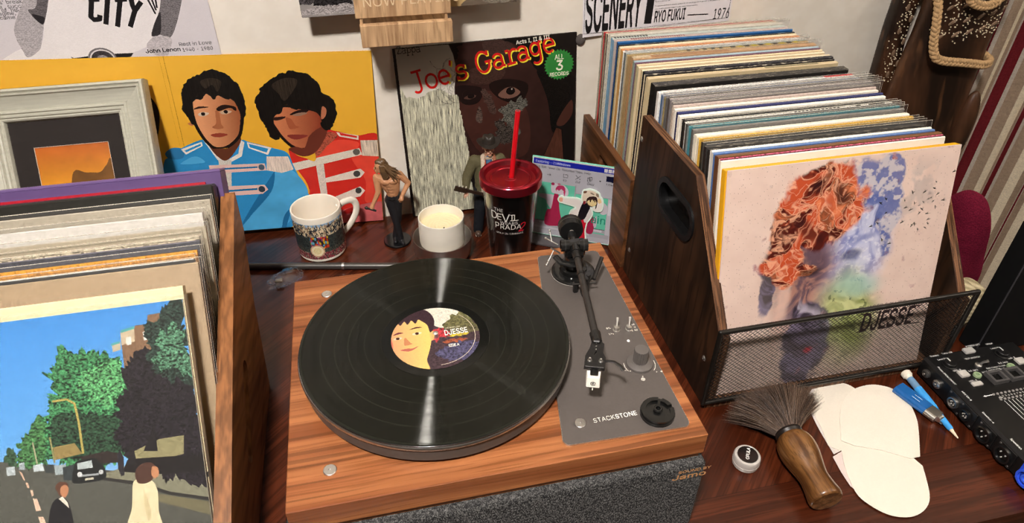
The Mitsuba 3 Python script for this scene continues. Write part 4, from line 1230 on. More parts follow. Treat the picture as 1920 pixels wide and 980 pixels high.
# two plain passers-by
lay += [
    ([(165,99.3),(186,95.1),(179.8,4.6),(171.3,6.5),(172.9,76.2),(158,9.5),(150.5,11.2)], '#15141a'),
    ([(238,90),(265.8,84.5),(252.2,-17.3),(244.3,-15.5),(248.6,60.5),(231.5,-12.6),(222.7,-10.6)], '#d2c6a2'),
    (poly([(168.2,125.5),(172.9,132.1),(179.8,132.9),(184.8,125.5),(186.9,103),(185.3,89.8),(163.4,94.2),(164.7,112.8)]), '#15141a'),
    (poly([(175.7,139.1),(174.4,144.7),(178.8,148.8),(185.4,146.5),(185.7,141.5),(182.9,134.5),(178,134.4)]), '#5a3a2c'),
    (poly([(178.3,136.5),(179.1,142.8),(183.3,145.2),(186.2,141.4),(185.1,136.2),(181.7,132.6)]), '#b07a58'),
    ([(175.9,132.6),(179.9,134),(183.9,126.8),(184.3,121.3)], '#d8d0c0'),
    (poly([(245.6,135.1),(253,137.6),(263.3,134.5),(267.5,122.7),(266.1,103.7),(266.1,78.9),(234.4,85.3),(241.7,111.2)]), '#d9cda8', GRAIN + .1),
    (poly([(254.2,122.5),(256.8,119.3),(258.8,102.4),(255.8,94.7),(253.5,108.9)]), '#c4b68e'),
    (poly([(249.7,135.4),(248.9,145.5),(254.9,152.6),(264.1,153.1),(268.5,147.9),(267.7,141.4),(262.8,134.6),(255.4,132.7)]), '#4a2f26'),
    (poly([(265.5,148.4),(270.4,146.5),(270.5,138.7),(266.1,136.2),(263.6,141.1)]), '#b8805c'),
]
sheet(plabel(t + '__cover_print', 'printed picture of a street with trees and parked cars'), F, lay, 'gloss', .0004, clip=R_)
pm = [trimesh.Trimesh(F.at([(-1.5, 1), (319, 1), (319, 319), (-1.5, 319)], o), [(0, 1, 2), (0, 2, 3)], process=False) for o in (.0018, -.0058)]
obj(plabel(t + '__plastic_outer', 'clear plastic outer sleeve'), pm, 'clear_sheet', ang=None)

# ------------------------------------------------------------------ things on the wall and leaning against it
# yellow gatefold
F = FR['sgt']
t = thing('yellow_gatefold_sleeve', 'open yellow gatefold record sleeve with two dark-haired people leaning on the wall', 'record sleeve')
mb = MB()
mb.add(F.put(box(0, .3146, 0, .3150, -.0035, 0, .0004)), '#c08f22').add(F.put(box(.3154, .6300, 0, .3150, -.0035, 0, .0004)), '#c08f22').add(F.put(box(.3140, .3160, 0, .3150, -.0034, -.0006)), '#a87c1c')
mb.out(t + '__card', 'satin')
ye = '#dca32c'
yl = G('#d79a26', '#e2ad3a')
blue, blue2, blue3 = '#2f86bd', '#4a9fd0', '#1f6496'
rd, rd2, rd3 = '#c02a22', '#d84434', '#8f1a1a'
s1 = G('#8a4a2c', '#d79468')
s2 = G('#7a2f1e', '#c0744e')
lay = [
    (sg.box(0, 0, 315.6, 315), (yl, 1, 0, 315)), (sg.box(316.4, 0, 630, 315), (yl, 1, 0, 315)), (sg.box(315.6, 0, 316.4, 315), '#a67a1c'), (sg.box(309.5, 0, 310, 315), '#c48f24'),
    # the person mostly hidden by the picture frame
    (poly([(269.9,258.4),(285.5,249.2),(290.7,227),(283.8,195.9),(274.1,180.8),(256.6,174.4),(247.3,202.3)]), '#1b1512'),
    # blue figure
    (poly([(276.8,132.8),(291.4,150.7),(313.1,164.9),(345.1,176.9),(360.2,171.4),(382.9,144.9),(404.1,172),(420.1,167.9),(452,156.6),(476.1,145.5),(484.1,118.9),(496.6,77.6),(507.9,45.3),(486.9,22.1),(446.8,-5.2),(328.5,0.5),(283.1,4.8),(259.8,41.8)]), blue, GRAIN + .05),
    (poly([(451.7,114.5),(480.4,112.5),(501.8,70.3),(481.8,29.7),(434.8,-4.1),(381.6,0.9),(398.1,29.8),(433.4,68.7)]), blue2, SMOKE + .12),
    (poly([(444.5,105),(451.2,111.2),(440.2,75),(405,36.3),(380.1,10),(400.3,43.7)]), blue3),
    (poly([(446.8,-5.2),(455.4,24.8),(471.1,41.3),(460,13.6),(452.8,-5.7)]), blue3),
    (poly([(304.8,137.3),(328.7,148.4),(343,138),(334.3,135.3),(312.4,134.9)]), blue2),
    ([(347.4,175.2),(353.2,177.3),(366.5,146),(376.1,137.4),(397.5,148.8),(404.9,173.5),(410.5,168.5),(402.2,143.7),(376.3,131),(362.7,139.9)], '#d9d2ca', GRAIN + .2),
    ([(364,139.8),(384.6,138.5),(374.5,76.7),(359.9,77.8)], '#c9c2b8', GRAIN + .4),
    ([(347.2,130.7),(436.5,128.6),(438,115.4),(347,115.2)], '#d8b4ac'), ([(351.6,124.6),(424.4,123.6),(424,121),(351,121.4)], blue3),
    ([(345.3,90.7),(430.5,88.6),(435.5,78.8),(425,71.1),(347.5,72)], '#d8b4ac'), ([(352.2,82.4),(418.1,82.8),(417.6,79.5),(351.6,79.1)], blue3),
    
    (ell(*[(430.6,121.8)][0], 5, 5.5), '#4a5a6a'), (ell(*[(424.9,80.3)][0], 5.5, 6), '#2f3a46'),
    
    (poly([(284.5,155.8),(297.2,165.2),(313.8,161.8),(309.4,146.4),(290.5,146.1)]), '#2b6f9f'), 
    ([(309.9,162),(344.4,173.5),(344.6,166.1),(315.9,152.3)], '#d9d2ca'), ([(314.7,159.2),(341.6,170),(342.1,166.9),(317.4,156.6)], blue),
    ([(414.1,168.9),(452,156.6),(444.4,143.6),(415.2,158.2)], '#d9d2ca'), ([(416.9,165.6),(446.7,155),(442.8,148.2),(417.6,159.3)], blue),
    ([(441.8,141.2),(476.6,139),(482.9,114),(462.4,108.8),(438,115.4)], '#d0c0b4', STRAND + .3),
    # neck and face
    (poly([(353,190.2),(364.5,164.9),(385.6,160.6),(402.9,181.3),(404.2,168.8),(379.1,138.8),(363.8,146.1),(352.2,171.8)]), '#5a3020'),
    (poly([(345.5,246.5),(360.6,257.4),(383.4,253.6),(405,241.1),(413.2,223.1),(407.1,193.4),(399.7,178.4),(383.7,165.4),(369.5,162.1),(359.4,166.8),(349.2,184.3),(342.5,211.7)]).buffer(5).intersection(sg.box(0, 160, 700, 320)), '#1a120d'),
    (poly([(345.5,246.5),(360.6,257.4),(383.4,253.6),(405,241.1),(413.2,223.1),(407.1,193.4),(399.7,178.4),(383.7,165.4),(369.5,162.1),(359.4,166.8),(349.2,184.3),(342.5,211.7)]), (s1, 0, *sorted([[(415.3,223)][0][0], [(351.9,226)][0][0]], reverse=True)), GRAIN + .05),
    (poly([(329.6,206.4),(336.4,207.5),(336.5,201.6),(331.6,203.3)]), '#b06a44'),
    (jag(poly([(329.3,255.8),(340.3,272.2),(361.1,286.8),(382.6,291.6),(404.5,283.9),(415.1,269.5),(422.3,249.1),(423,225.6),(415.1,205.1),(407.1,193.4),(412.2,217.2),(408.8,232.2),(405.5,244),(394.8,243.9),(382.9,250.7),(376.3,243.5),(367.8,254.2),(356.8,244.3),(349.2,245.8),(341.9,235.2),(341.8,214.7),(342.7,195.2),(331.4,215.2),(327.1,232.9)]), 1.5, 5, 31), '#15110d', STRAND + .35),
    (poly([(361.3,274.3),(377.7,279.3),(392.1,273.1),(383.9,256.4),(378.2,268),(366.8,262.8)]), '#2c241c', STRAND + .5),
    (poly([(342.5,228.8),(352.1,233.6),(366.2,231.8),(351.4,230.1)]), '#2a1710'), (poly([(377.6,229.2),(389.2,234.8),(405.9,230.8),(406.2,223.5),(397.6,229.2),(380.8,224.6)]), '#20120d'),
    (poly([(347.7,220.9),(355.5,224.3),(364.8,221.8),(358.2,217.4),(350.7,217.2)]), '#cdb49c'), (ell(*[(355.6,220.8)][0], 3.2, 3), '#1d120e'), (poly([(381.8,222.8),(390.3,226),(399.7,223.2),(393.2,219.3),(385.1,219.1)]), '#b89a80'), (ell(*[(390.6,223)][0], 3.2, 3), '#1a0f0c'),
    (poly([(375,224.9),(372.2,204.2),(365.2,198),(372.5,194),(382.6,195.9),(380.1,203.2),(380.2,221.7)]), '#a05f3d'),
    (poly([(360.6,184.9),(374,187.2),(387,184),(375.4,179.8),(364.7,181)]), '#8a3a2c'),
    # red figure
    (poly([(479.7,151.7),(495.2,137.9),(518.3,136.4),(543.5,179.9),(560.9,180.5),(595.2,170.7),(630.8,170.3),(639.4,115.3),(634.7,-13.2),(496.4,-0.6),(504.7,70.1),(491.6,108.4),(484.1,118.9)]), rd, GRAIN + .05),
    (poly([(583,132.3),(628.1,129.5),(631.9,46),(600.1,41.4),(603.3,83.5)]), rd2, SMOKE + .12),
    (poly([(556.3,163.3),(597.1,157.7),(583.6,138.9),(541.3,131.7),(524.1,136)]), rd2, SMOKE + .1),
    ([(482.1,125.6),(597.7,147.2),(601.2,134.5),(486.1,111.5)], '#cfc6b8', GRAIN + .2), ([(528.2,92.4),(596,108),(603.3,100),(594.6,90.3),(530.4,84.7)], '#d3c8bc', GRAIN + .15), ([(532.8,50.4),(593.2,73.1),(601.2,64.1),(591.6,52.8),(557.1,47.7)], '#d3c8bc', GRAIN + .15),
    ([(520.8,119.8),(534.4,122.2),(534.7,53.8),(523.5,49.4)], '#c9bfb4', GRAIN + .3),
    (ell(*[(592,140)][0], 6, 6), '#59564e'), (ell(*[(589.2,98.3)][0], 6, 6), '#3a3a38'), (ell(*[(589.5,65)][0], 5.5, 6), '#3a3a38'),
    
    
    ([(560.7,178.9),(598.1,170.5),(597.4,162.2),(565.7,170.4)], '#cfc0b4'), ([(566.4,177.4),(595,169.4),(594.8,166.2),(567.7,172.8)], rd),
    ([(600.3,161.4),(630.1,160.3),(631.7,129.2),(601,132.5)], '#c4b4a2', STRAND + .4),
    (poly([(548.6,24),(634.6,38.6),(634.7,-13.2),(539.6,-4.5)]), '#b85a5c', SMOKE + .3), (poly([(561.3,26.6),(583.8,33.7),(586.2,24.4),(563.8,19.1)]), rd3),
    (poly([(522,142.7),(543.3,178.3),(563,172.5),(543.7,154.3),(527.2,137.1)]), '#9a4a38', LEAF + .4), (poly([(503.9,137.3),(519.4,146.1),(522.6,132.8),(517.3,127.3)]), '#d9a52c'),
    (poly([(460,211.9),(478.5,226.1),(505.7,221.9),(532.9,214.5),(539.1,192.6),(528.4,174.4),(520.9,158.9),(502.9,152.9),(489.1,157.6),(476.6,171),(467.6,187.1)]).buffer(5).intersection(sg.box(0, 150, 700, 320)), '#160e0b'),
    (poly([(460,211.9),(478.5,226.1),(505.7,221.9),(532.9,214.5),(539.1,192.6),(528.4,174.4),(520.9,158.9),(502.9,152.9),(489.1,157.6),(476.6,171),(467.6,187.1)]), (s2, 0, *sorted([[(541.3,186.3)][0][0], [(468,190.1)][0][0]], reverse=True)), GRAIN + .06),
    (poly([(517,175),(538.7,189.5),(546.3,179.7),(525.2,145.7),(501,137.5),(479.7,151.7),(491.7,155.8),(505.8,153.4)]), '#5f2a1f'),
    (jag(poly([(439.6,230.8),(445.4,251.1),(460.4,270.7),(483.8,284.1),(511,286),(531.3,273.9),(545.6,252.9),(563.3,234.4),(565.8,216),(559.4,194.7),(546.7,182.9),(536.2,192.8),(540.4,205),(533.3,217.6),(511.4,222.8),(497,219.2),(484.7,231.2),(476.2,217.2),(465.5,211.7),(462.4,190.4),(468.4,173),(454.7,175.3),(446.8,197.4)]), 2.1, 6, 35), '#120e0b', STRAND + .35),
    (poly([(467.6,264.7),(490.7,275.3),(508.8,268.9),(485.6,237.7),(476.3,249.8)]), '#2a221b', STRAND + .5),
    (poly([(542.5,224.7),(549.1,219.9),(546.4,207.8),(538.8,203.5)]), '#a8664a'),
    (poly([(462.4,209.4),(481.9,210.3),(475.7,205.7),(464.4,204.4)]), '#2a1410'), (poly([(489.3,213.5),(502.7,220.2),(519.6,221.2),(516.2,215.9),(498.9,212.5)]), '#1c0d0a'), (poly([(493.4,212.7),(507.8,216.3),(517.7,214.6),(504.3,210.4)]), '#8a6a58'),
    (poly([(482.1,207.8),(484.9,190.8),(490.1,187.7),(501.8,190.8),(495.6,194.9),(490.3,205.9)]), '#9a5034'), (poly([(480.3,177),(494.6,178.1),(514.2,175.2),(499.1,169.1),(487.9,170.3)]), '#7a2f28'),
]
sheet(plabel(t + '__printed_inside', 'printed picture of two people, one in blue and one in red, on yellow'), F, lay, 'satin', .0003, clip=sg.box(.3, .3, 629.7, 314.7))

# dark sleeve with the mop
F = FR['joe']
t = thing('dark_portrait_sleeve', 'dark brown record sleeve with red slanted lettering and a pale mop leaning under the shelf', 'record sleeve')
obj(t + '__card', F.put(box(-.0005, .3150, 0, .3150, -.0060, 0, .0006)), 'satin', '#16110f')
gy = G('#8f8a80', '#cfcabf')  # grey deepens towards the top: the shelf's shadow put into the print
lay = [
    (sg.box(0, 0, 315, 315), '#15100f'),
    (poly([(89.3,322.4),(127.7,324.2),(188.9,326.9),(240.1,297.8),(264.8,229.6),(278.9,154.7),(249,86.9),(223.8,70.1),(124,83.5),(104.9,193.3),(95.8,241.4),(100.9,283.2)]), '#2e1a17', SMOKE + .25),
    (poly([(106.3,222.9),(147,230.2),(211.3,205.5),(229.5,154.2),(217.4,97.7),(143.2,107.2),(109.5,168.4)]), '#3d211c', SMOKE + .2),
    (poly([(122.6,267.1),(171.1,273.6),(188.1,260.6),(170.5,242.3),(130.2,243.6)]), '#38241f', LEAF + .25),
    (poly([(149.5,311.5),(188.8,313.4),(205.7,292.7),(165.7,285.3)]), '#3a2824', LEAF + .25),
    (poly([(98.7,241.1),(135.7,238.7),(146.9,227.3),(134.6,208),(108.6,210.8)]), '#170c0b'), (poly([(158.9,240.6),(188,246.3),(226.1,233.6),(217.2,204.8),(187.5,205.1),(164.2,222.5)]), '#180d0b'),
    (poly([(172.9,218.6),(184.8,229.1),(199.5,230.5),(212.8,220.3),(202.4,211.9),(184.6,211.4)]), '#6a4c42'), (ell(*[(195.4,223.9)][0], 8, 7), '#0f0808'), (ell(*[(197.7,227.2)][0], 1.6, 1.6), '#b8aca2'),
    (poly([(111.9,219.3),(123.7,225.4),(133.7,221.4),(123.3,216.6)]), '#4a332c'), (ell(*[(124.7,222.1)][0], 6, 4.5), '#0f0808'),
    (jag(poly([(172.4,190.2),(187.4,199.1),(214.2,211.2),(226.2,200.8),(217.3,186.7),(199.1,170.3),(211.2,150.1),(198.9,142.1),(181.1,172.4)]), 5, 4, 41), '#54524c', LEAF + .6),
    (jag(poly([(142.7,230.7),(147.9,212.4),(157.5,187.3),(169.4,186),(158.4,223.1)]), 3, 4, 42), '#41302b', LEAF + .4), (poly([(130.6,178.2),(137.3,201.7),(142.8,189),(140.7,170.9)]), '#4f403a', LEAF + .5),
    (jag(poly([(169.1,173.8),(193,158.5),(198.9,138.9),(180.3,122),(165.5,143)]), 5, 4, 43), '#3a332f', LEAF + .7),
    (jag(poly([(92,322.1),(188.9,326.9),(239.8,319.7),(275.3,280.5),(309.7,236.8),(305.3,195.2),(279.1,148.3),(269.9,143.1),(262.4,199.9),(240.6,255.4),(211.4,300.4),(160.8,315.9),(116.2,311.9),(103.8,285.7),(96.4,302.9)]), 4, 5, 44), '#0e0a09', LEAF + .4),
    (poly([(281.8,160.6),(296.5,183.9),(308.4,194.9),(309.4,170),(294.6,149.7),(280.6,149.4)]), '#42251e'),
    ([(249.1,80.2),(267.4,117.6),(279.2,145.1),(288.7,140.8),(294.2,70.8),(249.8,32.1)], '#4a2a20', STRAND + .25),
    (poly([(2.7,318.3),(90.5,320.1),(98.8,297.2),(102.9,269.1),(97,241.3),(95.7,218.2),(-1,225.9)], False), (gy, 1, *[q[1] for q in [(23.1,307),(17.9,249.6)]])),
    (jag(poly([(1.7,229.9),(13.5,231.5),(30,228.3),(44.5,233.9),(56.2,239.9),(73.1,240.4),(86.7,230.8),(100.7,226.4),(103.7,199.5),(106.9,174.9),(111.1,137),(114.9,84.7),(106.5,-36.1),(-10.8,-35.7)]), 2, 4, 45), '#b3b19c', STRAND + .7),
]
for q in range(26):
    x0, y0 = rng.uniform(78, 112), rng.uniform(205, 282)
    ang, ln = rng.uniform(2.2, 4.4), rng.uniform(8, 36)
    lay.append((stroke([[(x0 + math.cos(ang + .25 * k) * ln * k / 4, y0 - math.sin(ang + .25 * k) * ln * k / 4) for k in range(5)]], .45), '#241815'))
sheet(t + '__cover_print', F, lay, 'satin', .0004, clip=sg.box(4, .4, 314.6, 314.6))
ttl, tw = slab("Joe's Garage", 24.5, .17)
ttl = shapely.affinity.scale(ttl, .98 * 262 / tw, 1, origin=(0, 0))
b0 = [(26.6,237.3),(297,291.2)]
rot = math.degrees(math.atan2(b0[1][1] - b0[0][1], b0[1][0] - b0[0][0]))
ttl = shapely.affinity.translate(shapely.affinity.rotate(ttl, rot, origin=(0, 0)), *b0[0])
shadow = shapely.affinity.translate(ttl.buffer(.5), 1.9, -1.7).intersection(sg.box(b0[0][0] + 62, -9, 330, 330))
obj(plabel(t + '__title_shadow', 'yellow edge of the title'), prism(shadow, .00012, Frame(F.at([(0, 0)], .0006)[0], F.X, F.Y)), 'satin', '#e8d23a')
obj(plabel(t + '__title', 'red slanted title lettering'), prism(ttl, .00012, Frame(F.at([(0, 0)], .0009)[0], F.X, F.Y)), 'satin', '#c41f1c')
za, zw = slab('Zappa', 8.2, .13)
za = shapely.affinity.translate(shapely.affinity.scale(za, 40 / zw, 1, origin=(0, 0)), *[(6.3,306.5)][0])
obj(t + '__name', prism(za, .00012, Frame(F.at([(0, 0)], .0007)[0], F.X, F.Y)), 'satin', '#2a2624')
a0 = [(207.1,303.6)][0]
letters(t + '__subtitle', F, [('Acts I, II & III', 6.6, *a0, '#ece6d6', dict(bold=True, sx=.98, rot=5))], 'satin', .0012)
bc = [(283.3,262.1)][0]
star = sg.Polygon([(bc[0] + (27.5 if k % 2 else 24) * math.cos(k * math.pi / 28), bc[1] + (27.5 if k % 2 else 24) * math.sin(k * math.pi / 28)) for k in range(56)])
obj(plabel(t + '__badge', 'green starburst badge'), prism(star, .00015, Frame(F.at([(0, 0)], .0011)[0], F.X, F.Y)), 'satin', '#2f7d38')
letters(t + '__badge__lettering', F, [('ALL', 8.5, bc[0], bc[1] + 9.5, '#efe9d8', dict(bold=True, sx=.8, align='c')), ('3', 17, bc[0], bc[1] - 9.5, '#efe9d8', dict(bold=True, align='c')), ('RECORDS', 6.4, bc[0], bc[1] - 19.5, '#efe9d8', dict(bold=True, sx=.85, align='c'))], 'satin', .0014)

# picture frame
F = FR['frame']
t = thing('picture_frame', 'silver grey moulded picture frame with black mount and orange print behind the purple slip case', 'picture frame')
FWd, FHt = .2500, .3400
prof = [(0, 0), (0, .016), (.002, .0215), (.005, .0225), (.0075, .0195), (.0085, .0210), (.0105, .0205), (.012, .0175), (.020, .0130), (.031, .0105), (.0325, .0120), (.0350, .0118), (.0365, .0095), (.0380, .0105), (.0405, .0100), (.0420, .0078), (.0440, .0085), (.0460, .0070), (.0478, .0030), (.0478, 0)]
cor = [(-FWd, -FHt, 1, 1), (0, -FHt, -1, 1), (0, 0, -1, -1), (-FWd, 0, 1, -1)]
F0 = Frame(F.O - .0225 * F.N, F.X, F.Y)
for k in range(4):
    (xa, ya, sxa, sya), (xb, yb, sxb, syb) = cor[k], cor[(k + 1) % 4]
    va = [F0.O + (xa + sxa * d_) * F0.X + (ya + sya * d_) * F0.Y + h_ * 1.25 * F0.N for d_, h_ in prof]
    vb = [F0.O + (xb + sxb * d_) * F0.X + (yb + syb * d_) * F0.Y + h_ * 1.25 * F0.N for d_, h_ in prof]
    n = len(prof)
    v = np.array(va + vb)
    f = [(i, (i + 1) % n + n, (i + 1) % n) for i in range(n)] + [(i, i + n, (i + 1) % n + n) for i in range(n)]
    f += [(0, i, i + 1) for i in range(1, n - 1)] + [(n, n + i + 1, n + i) for i in range(1, n - 1)]
    m = trimesh.Trimesh(v, f)
    m.fix_normals()
    obj(part(t, 'rail'), m, 'satin', '#b5b3a4', LONG + .12, ang=25)
iw = (-FWd + .0470, -.0470, -FHt + .0470, -.0470)
win = (-.1738, -.0700, -.2450, -.0860)
mat_ = sg.box(iw[0] * 1000, iw[2] * 1000, iw[1] * 1000, iw[3] * 1000).difference(sg.box(win[0] * 1000, win[2] * 1000, win[1] * 1000, win[3] * 1000))
obj(plabel(t + '__mount', 'black card mount'), prism(mat_, .0016, Frame(F0.O + .0012 * F0.N, F0.X, F0.Y)), 'matt', '#2a2524', GRAIN + .12)
edge = sg.box(win[0] * 1000, win[2] * 1000, win[1] * 1000, win[3] * 1000)
obj(t + '__mount__bevel', prism(edge.difference(edge.buffer(-.9)), .0010, Frame(F0.O + .0013 * F0.N, F0.X, F0.Y)), 'matt', '#c9b4a4')
orr = G('#b5551a', '#cf8a22', '#a87a18')
sheet(plabel(t + '__print', 'blurred orange print'), Frame(F0.O + .0008 * F0.N, F0.X, F0.Y), [(edge, (orr, 1, -80, -140), SMOKE + .12), (poly([(-130, -134), (-108, -130), (-90, -131), (-80, -122), (-70, -120), (-70, -245), (-140, -245)]), '#6b4414', SMOKE + .3)], 'satin', .0002)
obj(t + '__backing', F0.put(box(iw[0] - .004, iw[1] + .004, iw[2] - .004, iw[3] + .004, -.0004, .0007)), 'matt', '#3a3028')
pane = trimesh.Trimesh(F0.at([(iw[0] * 1000, iw[2] * 1000), (iw[1] * 1000, iw[2] * 1000), (iw[1] * 1000, iw[3] * 1000), (iw[0] * 1000, iw[3] * 1000)], .0034), [(0, 1, 2), (0, 2, 3)], process=False)
obj(plabel(t + '__glass', 'glass pane'), pane, 'clear_glass', ang=None)

# posters
F = FR['post']
t = thing('portrait_poster', 'pale lilac poster with a sleeveless shirt reading CITY at the upper left of the wall', 'poster')
obj(t + '__sheet', F.put(box(0, .3115, 0, .44, 0, .0004)), 'matt', '#cfc8cc')
T1 = '#e1dcdc'
lay = [
    (sg.box(.3, .3, 311.2, 439), '#d0cace', GRAIN + .03),
    (poly([(-4.4,5),(34,9.2),(67.4,-0.8),(94.5,-2.9),(123.2,-1.5),(166.4,8.1),(204.9,18.2),(223.3,35.1),(237.9,62.6),(258.8,95.8),(288.8,181.2),(130.1,187.2),(99.2,94.9),(83.1,63.9),(67.2,33.6),(34.5,27.2)]), T1, GRAIN + .06),
    (poly([(118,142.1),(98.8,91.6),(82.5,62.2),(69.4,35.3),(62.4,25.1),(44.4,15.7),(40.7,26.7),(39,42.7),(41.8,58.1),(54.1,77.7),(67.6,96.8),(87.1,143.6)]), '#aaa4a7', GRAIN + .45),
    (poly([(105.8,110.9),(96.8,88.4),(83.4,63.9),(77,64.3),(70.7,76.6),(70.1,83.4),(80.4,86.1),(94.6,111.5)]), '#5f5a5d', GRAIN + .6),
    (poly([(81,62.3),(75.2,67.9),(72.2,76.5),(80.7,74.3),(86.3,70.5)]), '#262326', GRAIN + .3),
    (poly([(266.5,135),(243.4,76.2),(228.4,52.6),(220,35.3),(232.1,36.3),(246,31.7),(263.2,57.5),(279.9,94.6),(291.9,133.8)]), '#6f6a6d', GRAIN + .6),
    (poly([(241.5,69.4),(227.9,50.9),(220.7,35.3),(232.3,37.2),(238.2,52)]), '#302d30', GRAIN + .4),
    (poly([(221.2,33.4),(231.7,34.9),(245.1,31.4),(245.2,22.6),(233,3.1),(222.3,2),(208.7,19.7)]), '#b9b2b5', GRAIN + .4),
    ([(100.2,13.2),(104,10),(132.7,12.2),(130.9,1.6),(111.2,2.4),(103.1,7.5)], '#1c1a1c'), ([(154.5,12.7),(187.7,11.7),(182.9,6.9),(175.2,3.7),(152.7,1.8)], '#1c1a1c'),
    (ell(*[(142.7,5.1)][0], 20, 18), '#6d686b', GRAIN + .4), (ell(*[(142.7,5.1)][0], 17.5, 15.5), '#cfc9cc'), (ell(*[(142.7,5.1)][0], 15.5, 13.5), '#3a363a', LEAF + .5), (ell(*[(142.7,5.1)][0], 8, 7), '#8f898d', LEAF + .4),
]
CITY = [[(159.2,101.4),(153.1,85),(146.9,68.4),(149.9,63.9),(157.3,64.3),(159.7,70.2)], [(180.2,100.2),(163.3,56.4)], [(197,99.3),(177.8,52.1)], [(220.2,85.5),(208,73.2),(202,63.1),(194.9,50.6)], [(208.5,98.6),(207.2,80.1),(208,73.2)], [(151.5,92.5),(165.6,92)], [(185.8,90.2),(201.9,90.3)]]
lay += [(stroke([c], 6.6, 2), '#161416') for c in CITY]
for a in ([(229.6,90.7),(234.5,68.1)], [(235.2,90.4),(236.9,73.1)], [(240.8,90),(239.2,76.4)]):
    lay.append((stroke([a], 2.4), '#201d20'))
sheet(t + '__print', F, lay, 'matt', .0007, clip=sg.box(.3, .3, 311.2, 439))
rb = [(301.8,17.4),(301.6,8.4),(254.8,9.8),(65.4,92.8),(62.5,86.8),(57.6,82.1),(55.3,77.6),(49.4,71.9),(254.2,20.8),(256.8,10.6),(203.5,10)]
letters(t + '__lettering', F, [('Rest in Love', 5.6, rb[0][0], rb[0][1], '#3a363a', dict(align='r', fit=rb[0][0] - rb[8][0])), ('1940 - 1980', 5.6, rb[1][0], rb[1][1], '#2a262a', dict(align='r', fit=rb[1][0] - rb[9][0])), ('John Lenon', 5.6, rb[2][0], rb[2][1] + .4, '#161216', dict(align='r', bold=True, fit=rb[2][0] - rb[10][0] - 1)),
                               ("Beatles' break", 5.2, rb[3][0] + 1, rb[3][1], '#3a363a', dict(align='r', sx=1.1)), ('had   a   succ', 5.2, rb[4][0], rb[4][1], '#3a363a', dict(align='r', sx=1.1)), ('one  of  his', 5.2, rb[5][0], rb[5][1], '#3a363a', dict(align='r', sx=1.1)), ('"Imagine,"', 5.2, rb[6][0], rb[6][1], '#3a363a', dict(align='r', sx=1.1)), ('became', 5.2, rb[7][0], rb[7][1], '#3a363a', dict(align='r', sx=1.1))], 'matt', .0009)

F = FR['scen']
t = thing('jazz_poster', 'white poster with tall black SCENERY lettering behind the crate at the upper right', 'poster')
mb = MB()
curl = [(x, y) for x in np.linspace(0, .275, 12) for y in np.linspace(0, .40, 14)]
v = np.array([F.O + x * F.X + y * F.Y + (.0006 + .006 * math.exp(-((x / .06) ** 2 + (y / .07) ** 2))) * F.N for x, y in curl])
f = [q for i in range(11) for j in range(13) for q in ((i * 14 + j, (i + 1) * 14 + j, (i + 1) * 14 + j + 1), (i * 14 + j, (i + 1) * 14 + j + 1, i * 14 + j + 1))]
obj(t + '__sheet', trimesh.Trimesh(v, f, process=False), 'matt', '#dcd8dc', ang=60)


def bend(m):
    v = np.array(m.vertices)
    z = v[:, 2] + .0006 + .006 * np.exp(-((v[:, 0] / .06) ** 2 + (v[:, 1] / .07) ** 2))
    m = m.copy()
    m.vertices = F.O + v[:, :1] * F.X + v[:, 1:2] * F.Y + z[:, None] * F.N
    return m


sb = [(2.7,8.1),(107.6,10),(113,11.1),(125.9,10.3),(130.6,10.7),(189,9.1),(193.5,18.3),(232.4,16.2),(241.7,5.6),(273.1,2.9),(130.5,33.4),(129.8,38.5),(210.5,31.5),(270.3,31.3)]
letters(t + '__lettering', F, [('SCENERY', 70, sb[0][0], sb[0][1] + 1.5, '#141214', dict(bold=True, fit=sb[1][0] - sb[0][0], shear=.10, depth=.0004)), ('RYO FUKUI', 19, sb[4][0], sb[4][1] + 1, '#1a181a', dict(fit=sb[5][0] - sb[4][0], bold=True, shear=.06)), ('1976', 18.5, sb[8][0], sb[8][1], '#1a181a', dict(fit=sb[9][0] - sb[8][0], shear=.06)),
                               ('Jazz, which used the original master tapes for remastering.', 1.7, sb[10][0], sb[10][1], '#3a383a', dict(fit=sb[12][0] - sb[10][0])), ('The album has been reissued multiple times, including a 2015 release by the Swiss label We Release', 1.7, sb[11][0], sb[11][1], '#3a383a', dict(fit=sb[13][0] - sb[11][0])), ('Early Summer', 1.6, sb[10][0] + 30, sb[11][1] + 9, '#3a383a')], 'matt', .0003, wrap=bend)
mb = MB()
for g in ([(sb[2][0], sb[2][1]), (sb[3][0], sb[3][1]), (sb[3][0] + 6, 110), (sb[2][0] + 6, 110)], [(sb[6][0], sb[6][1] - .8), (sb[7][0], sb[7][1] - .8), (sb[7][0], sb[7][1] + .8), (sb[6][0], sb[6][1] + .8)]):
    m = trimesh.creation.extrude_polygon(sg.Polygon(np.array(g) / 1000), .0003, engine='earcut')
    m.apply_translation((0, 0, .0004))
    mb.add(bend(m), '#141214', ang=None)
for g in (sg.box(2, 6, 272, 6.5), sg.box(2, 6, 2.5, 380), sg.box(271.5, 6, 272, 380), sg.box(sb[10][0], sb[11][1] + 8, sb[10][0] + 26, sb[11][1] + 40).difference(sg.box(sb[10][0] + .5, sb[11][1] + 8.5, sb[10][0] + 25.5, sb[11][1] + 39.5))):
    m = trimesh.creation.extrude_polygon(shapely.affinity.scale(g, .001, .001, origin=(0, 0)), .0003, engine='earcut')
    m.apply_translation((0, 0, .0004))
    mb.add(bend(m), '#57545a', ang=None)
mb.out(t + '__printed_lines', 'matt')
k = thing('adhesive_putty', 'grey lump of putty fixing the lower left corner of the jazz poster', 'putty')
c_ = F.at([(-2, -4)], .003)[0]
m = trimesh.creation.icosphere(3, .0085)
m.vertices *= (1, .45, 1.15)
m.apply_translation((c_[0], WALL - .0042, c_[2]))
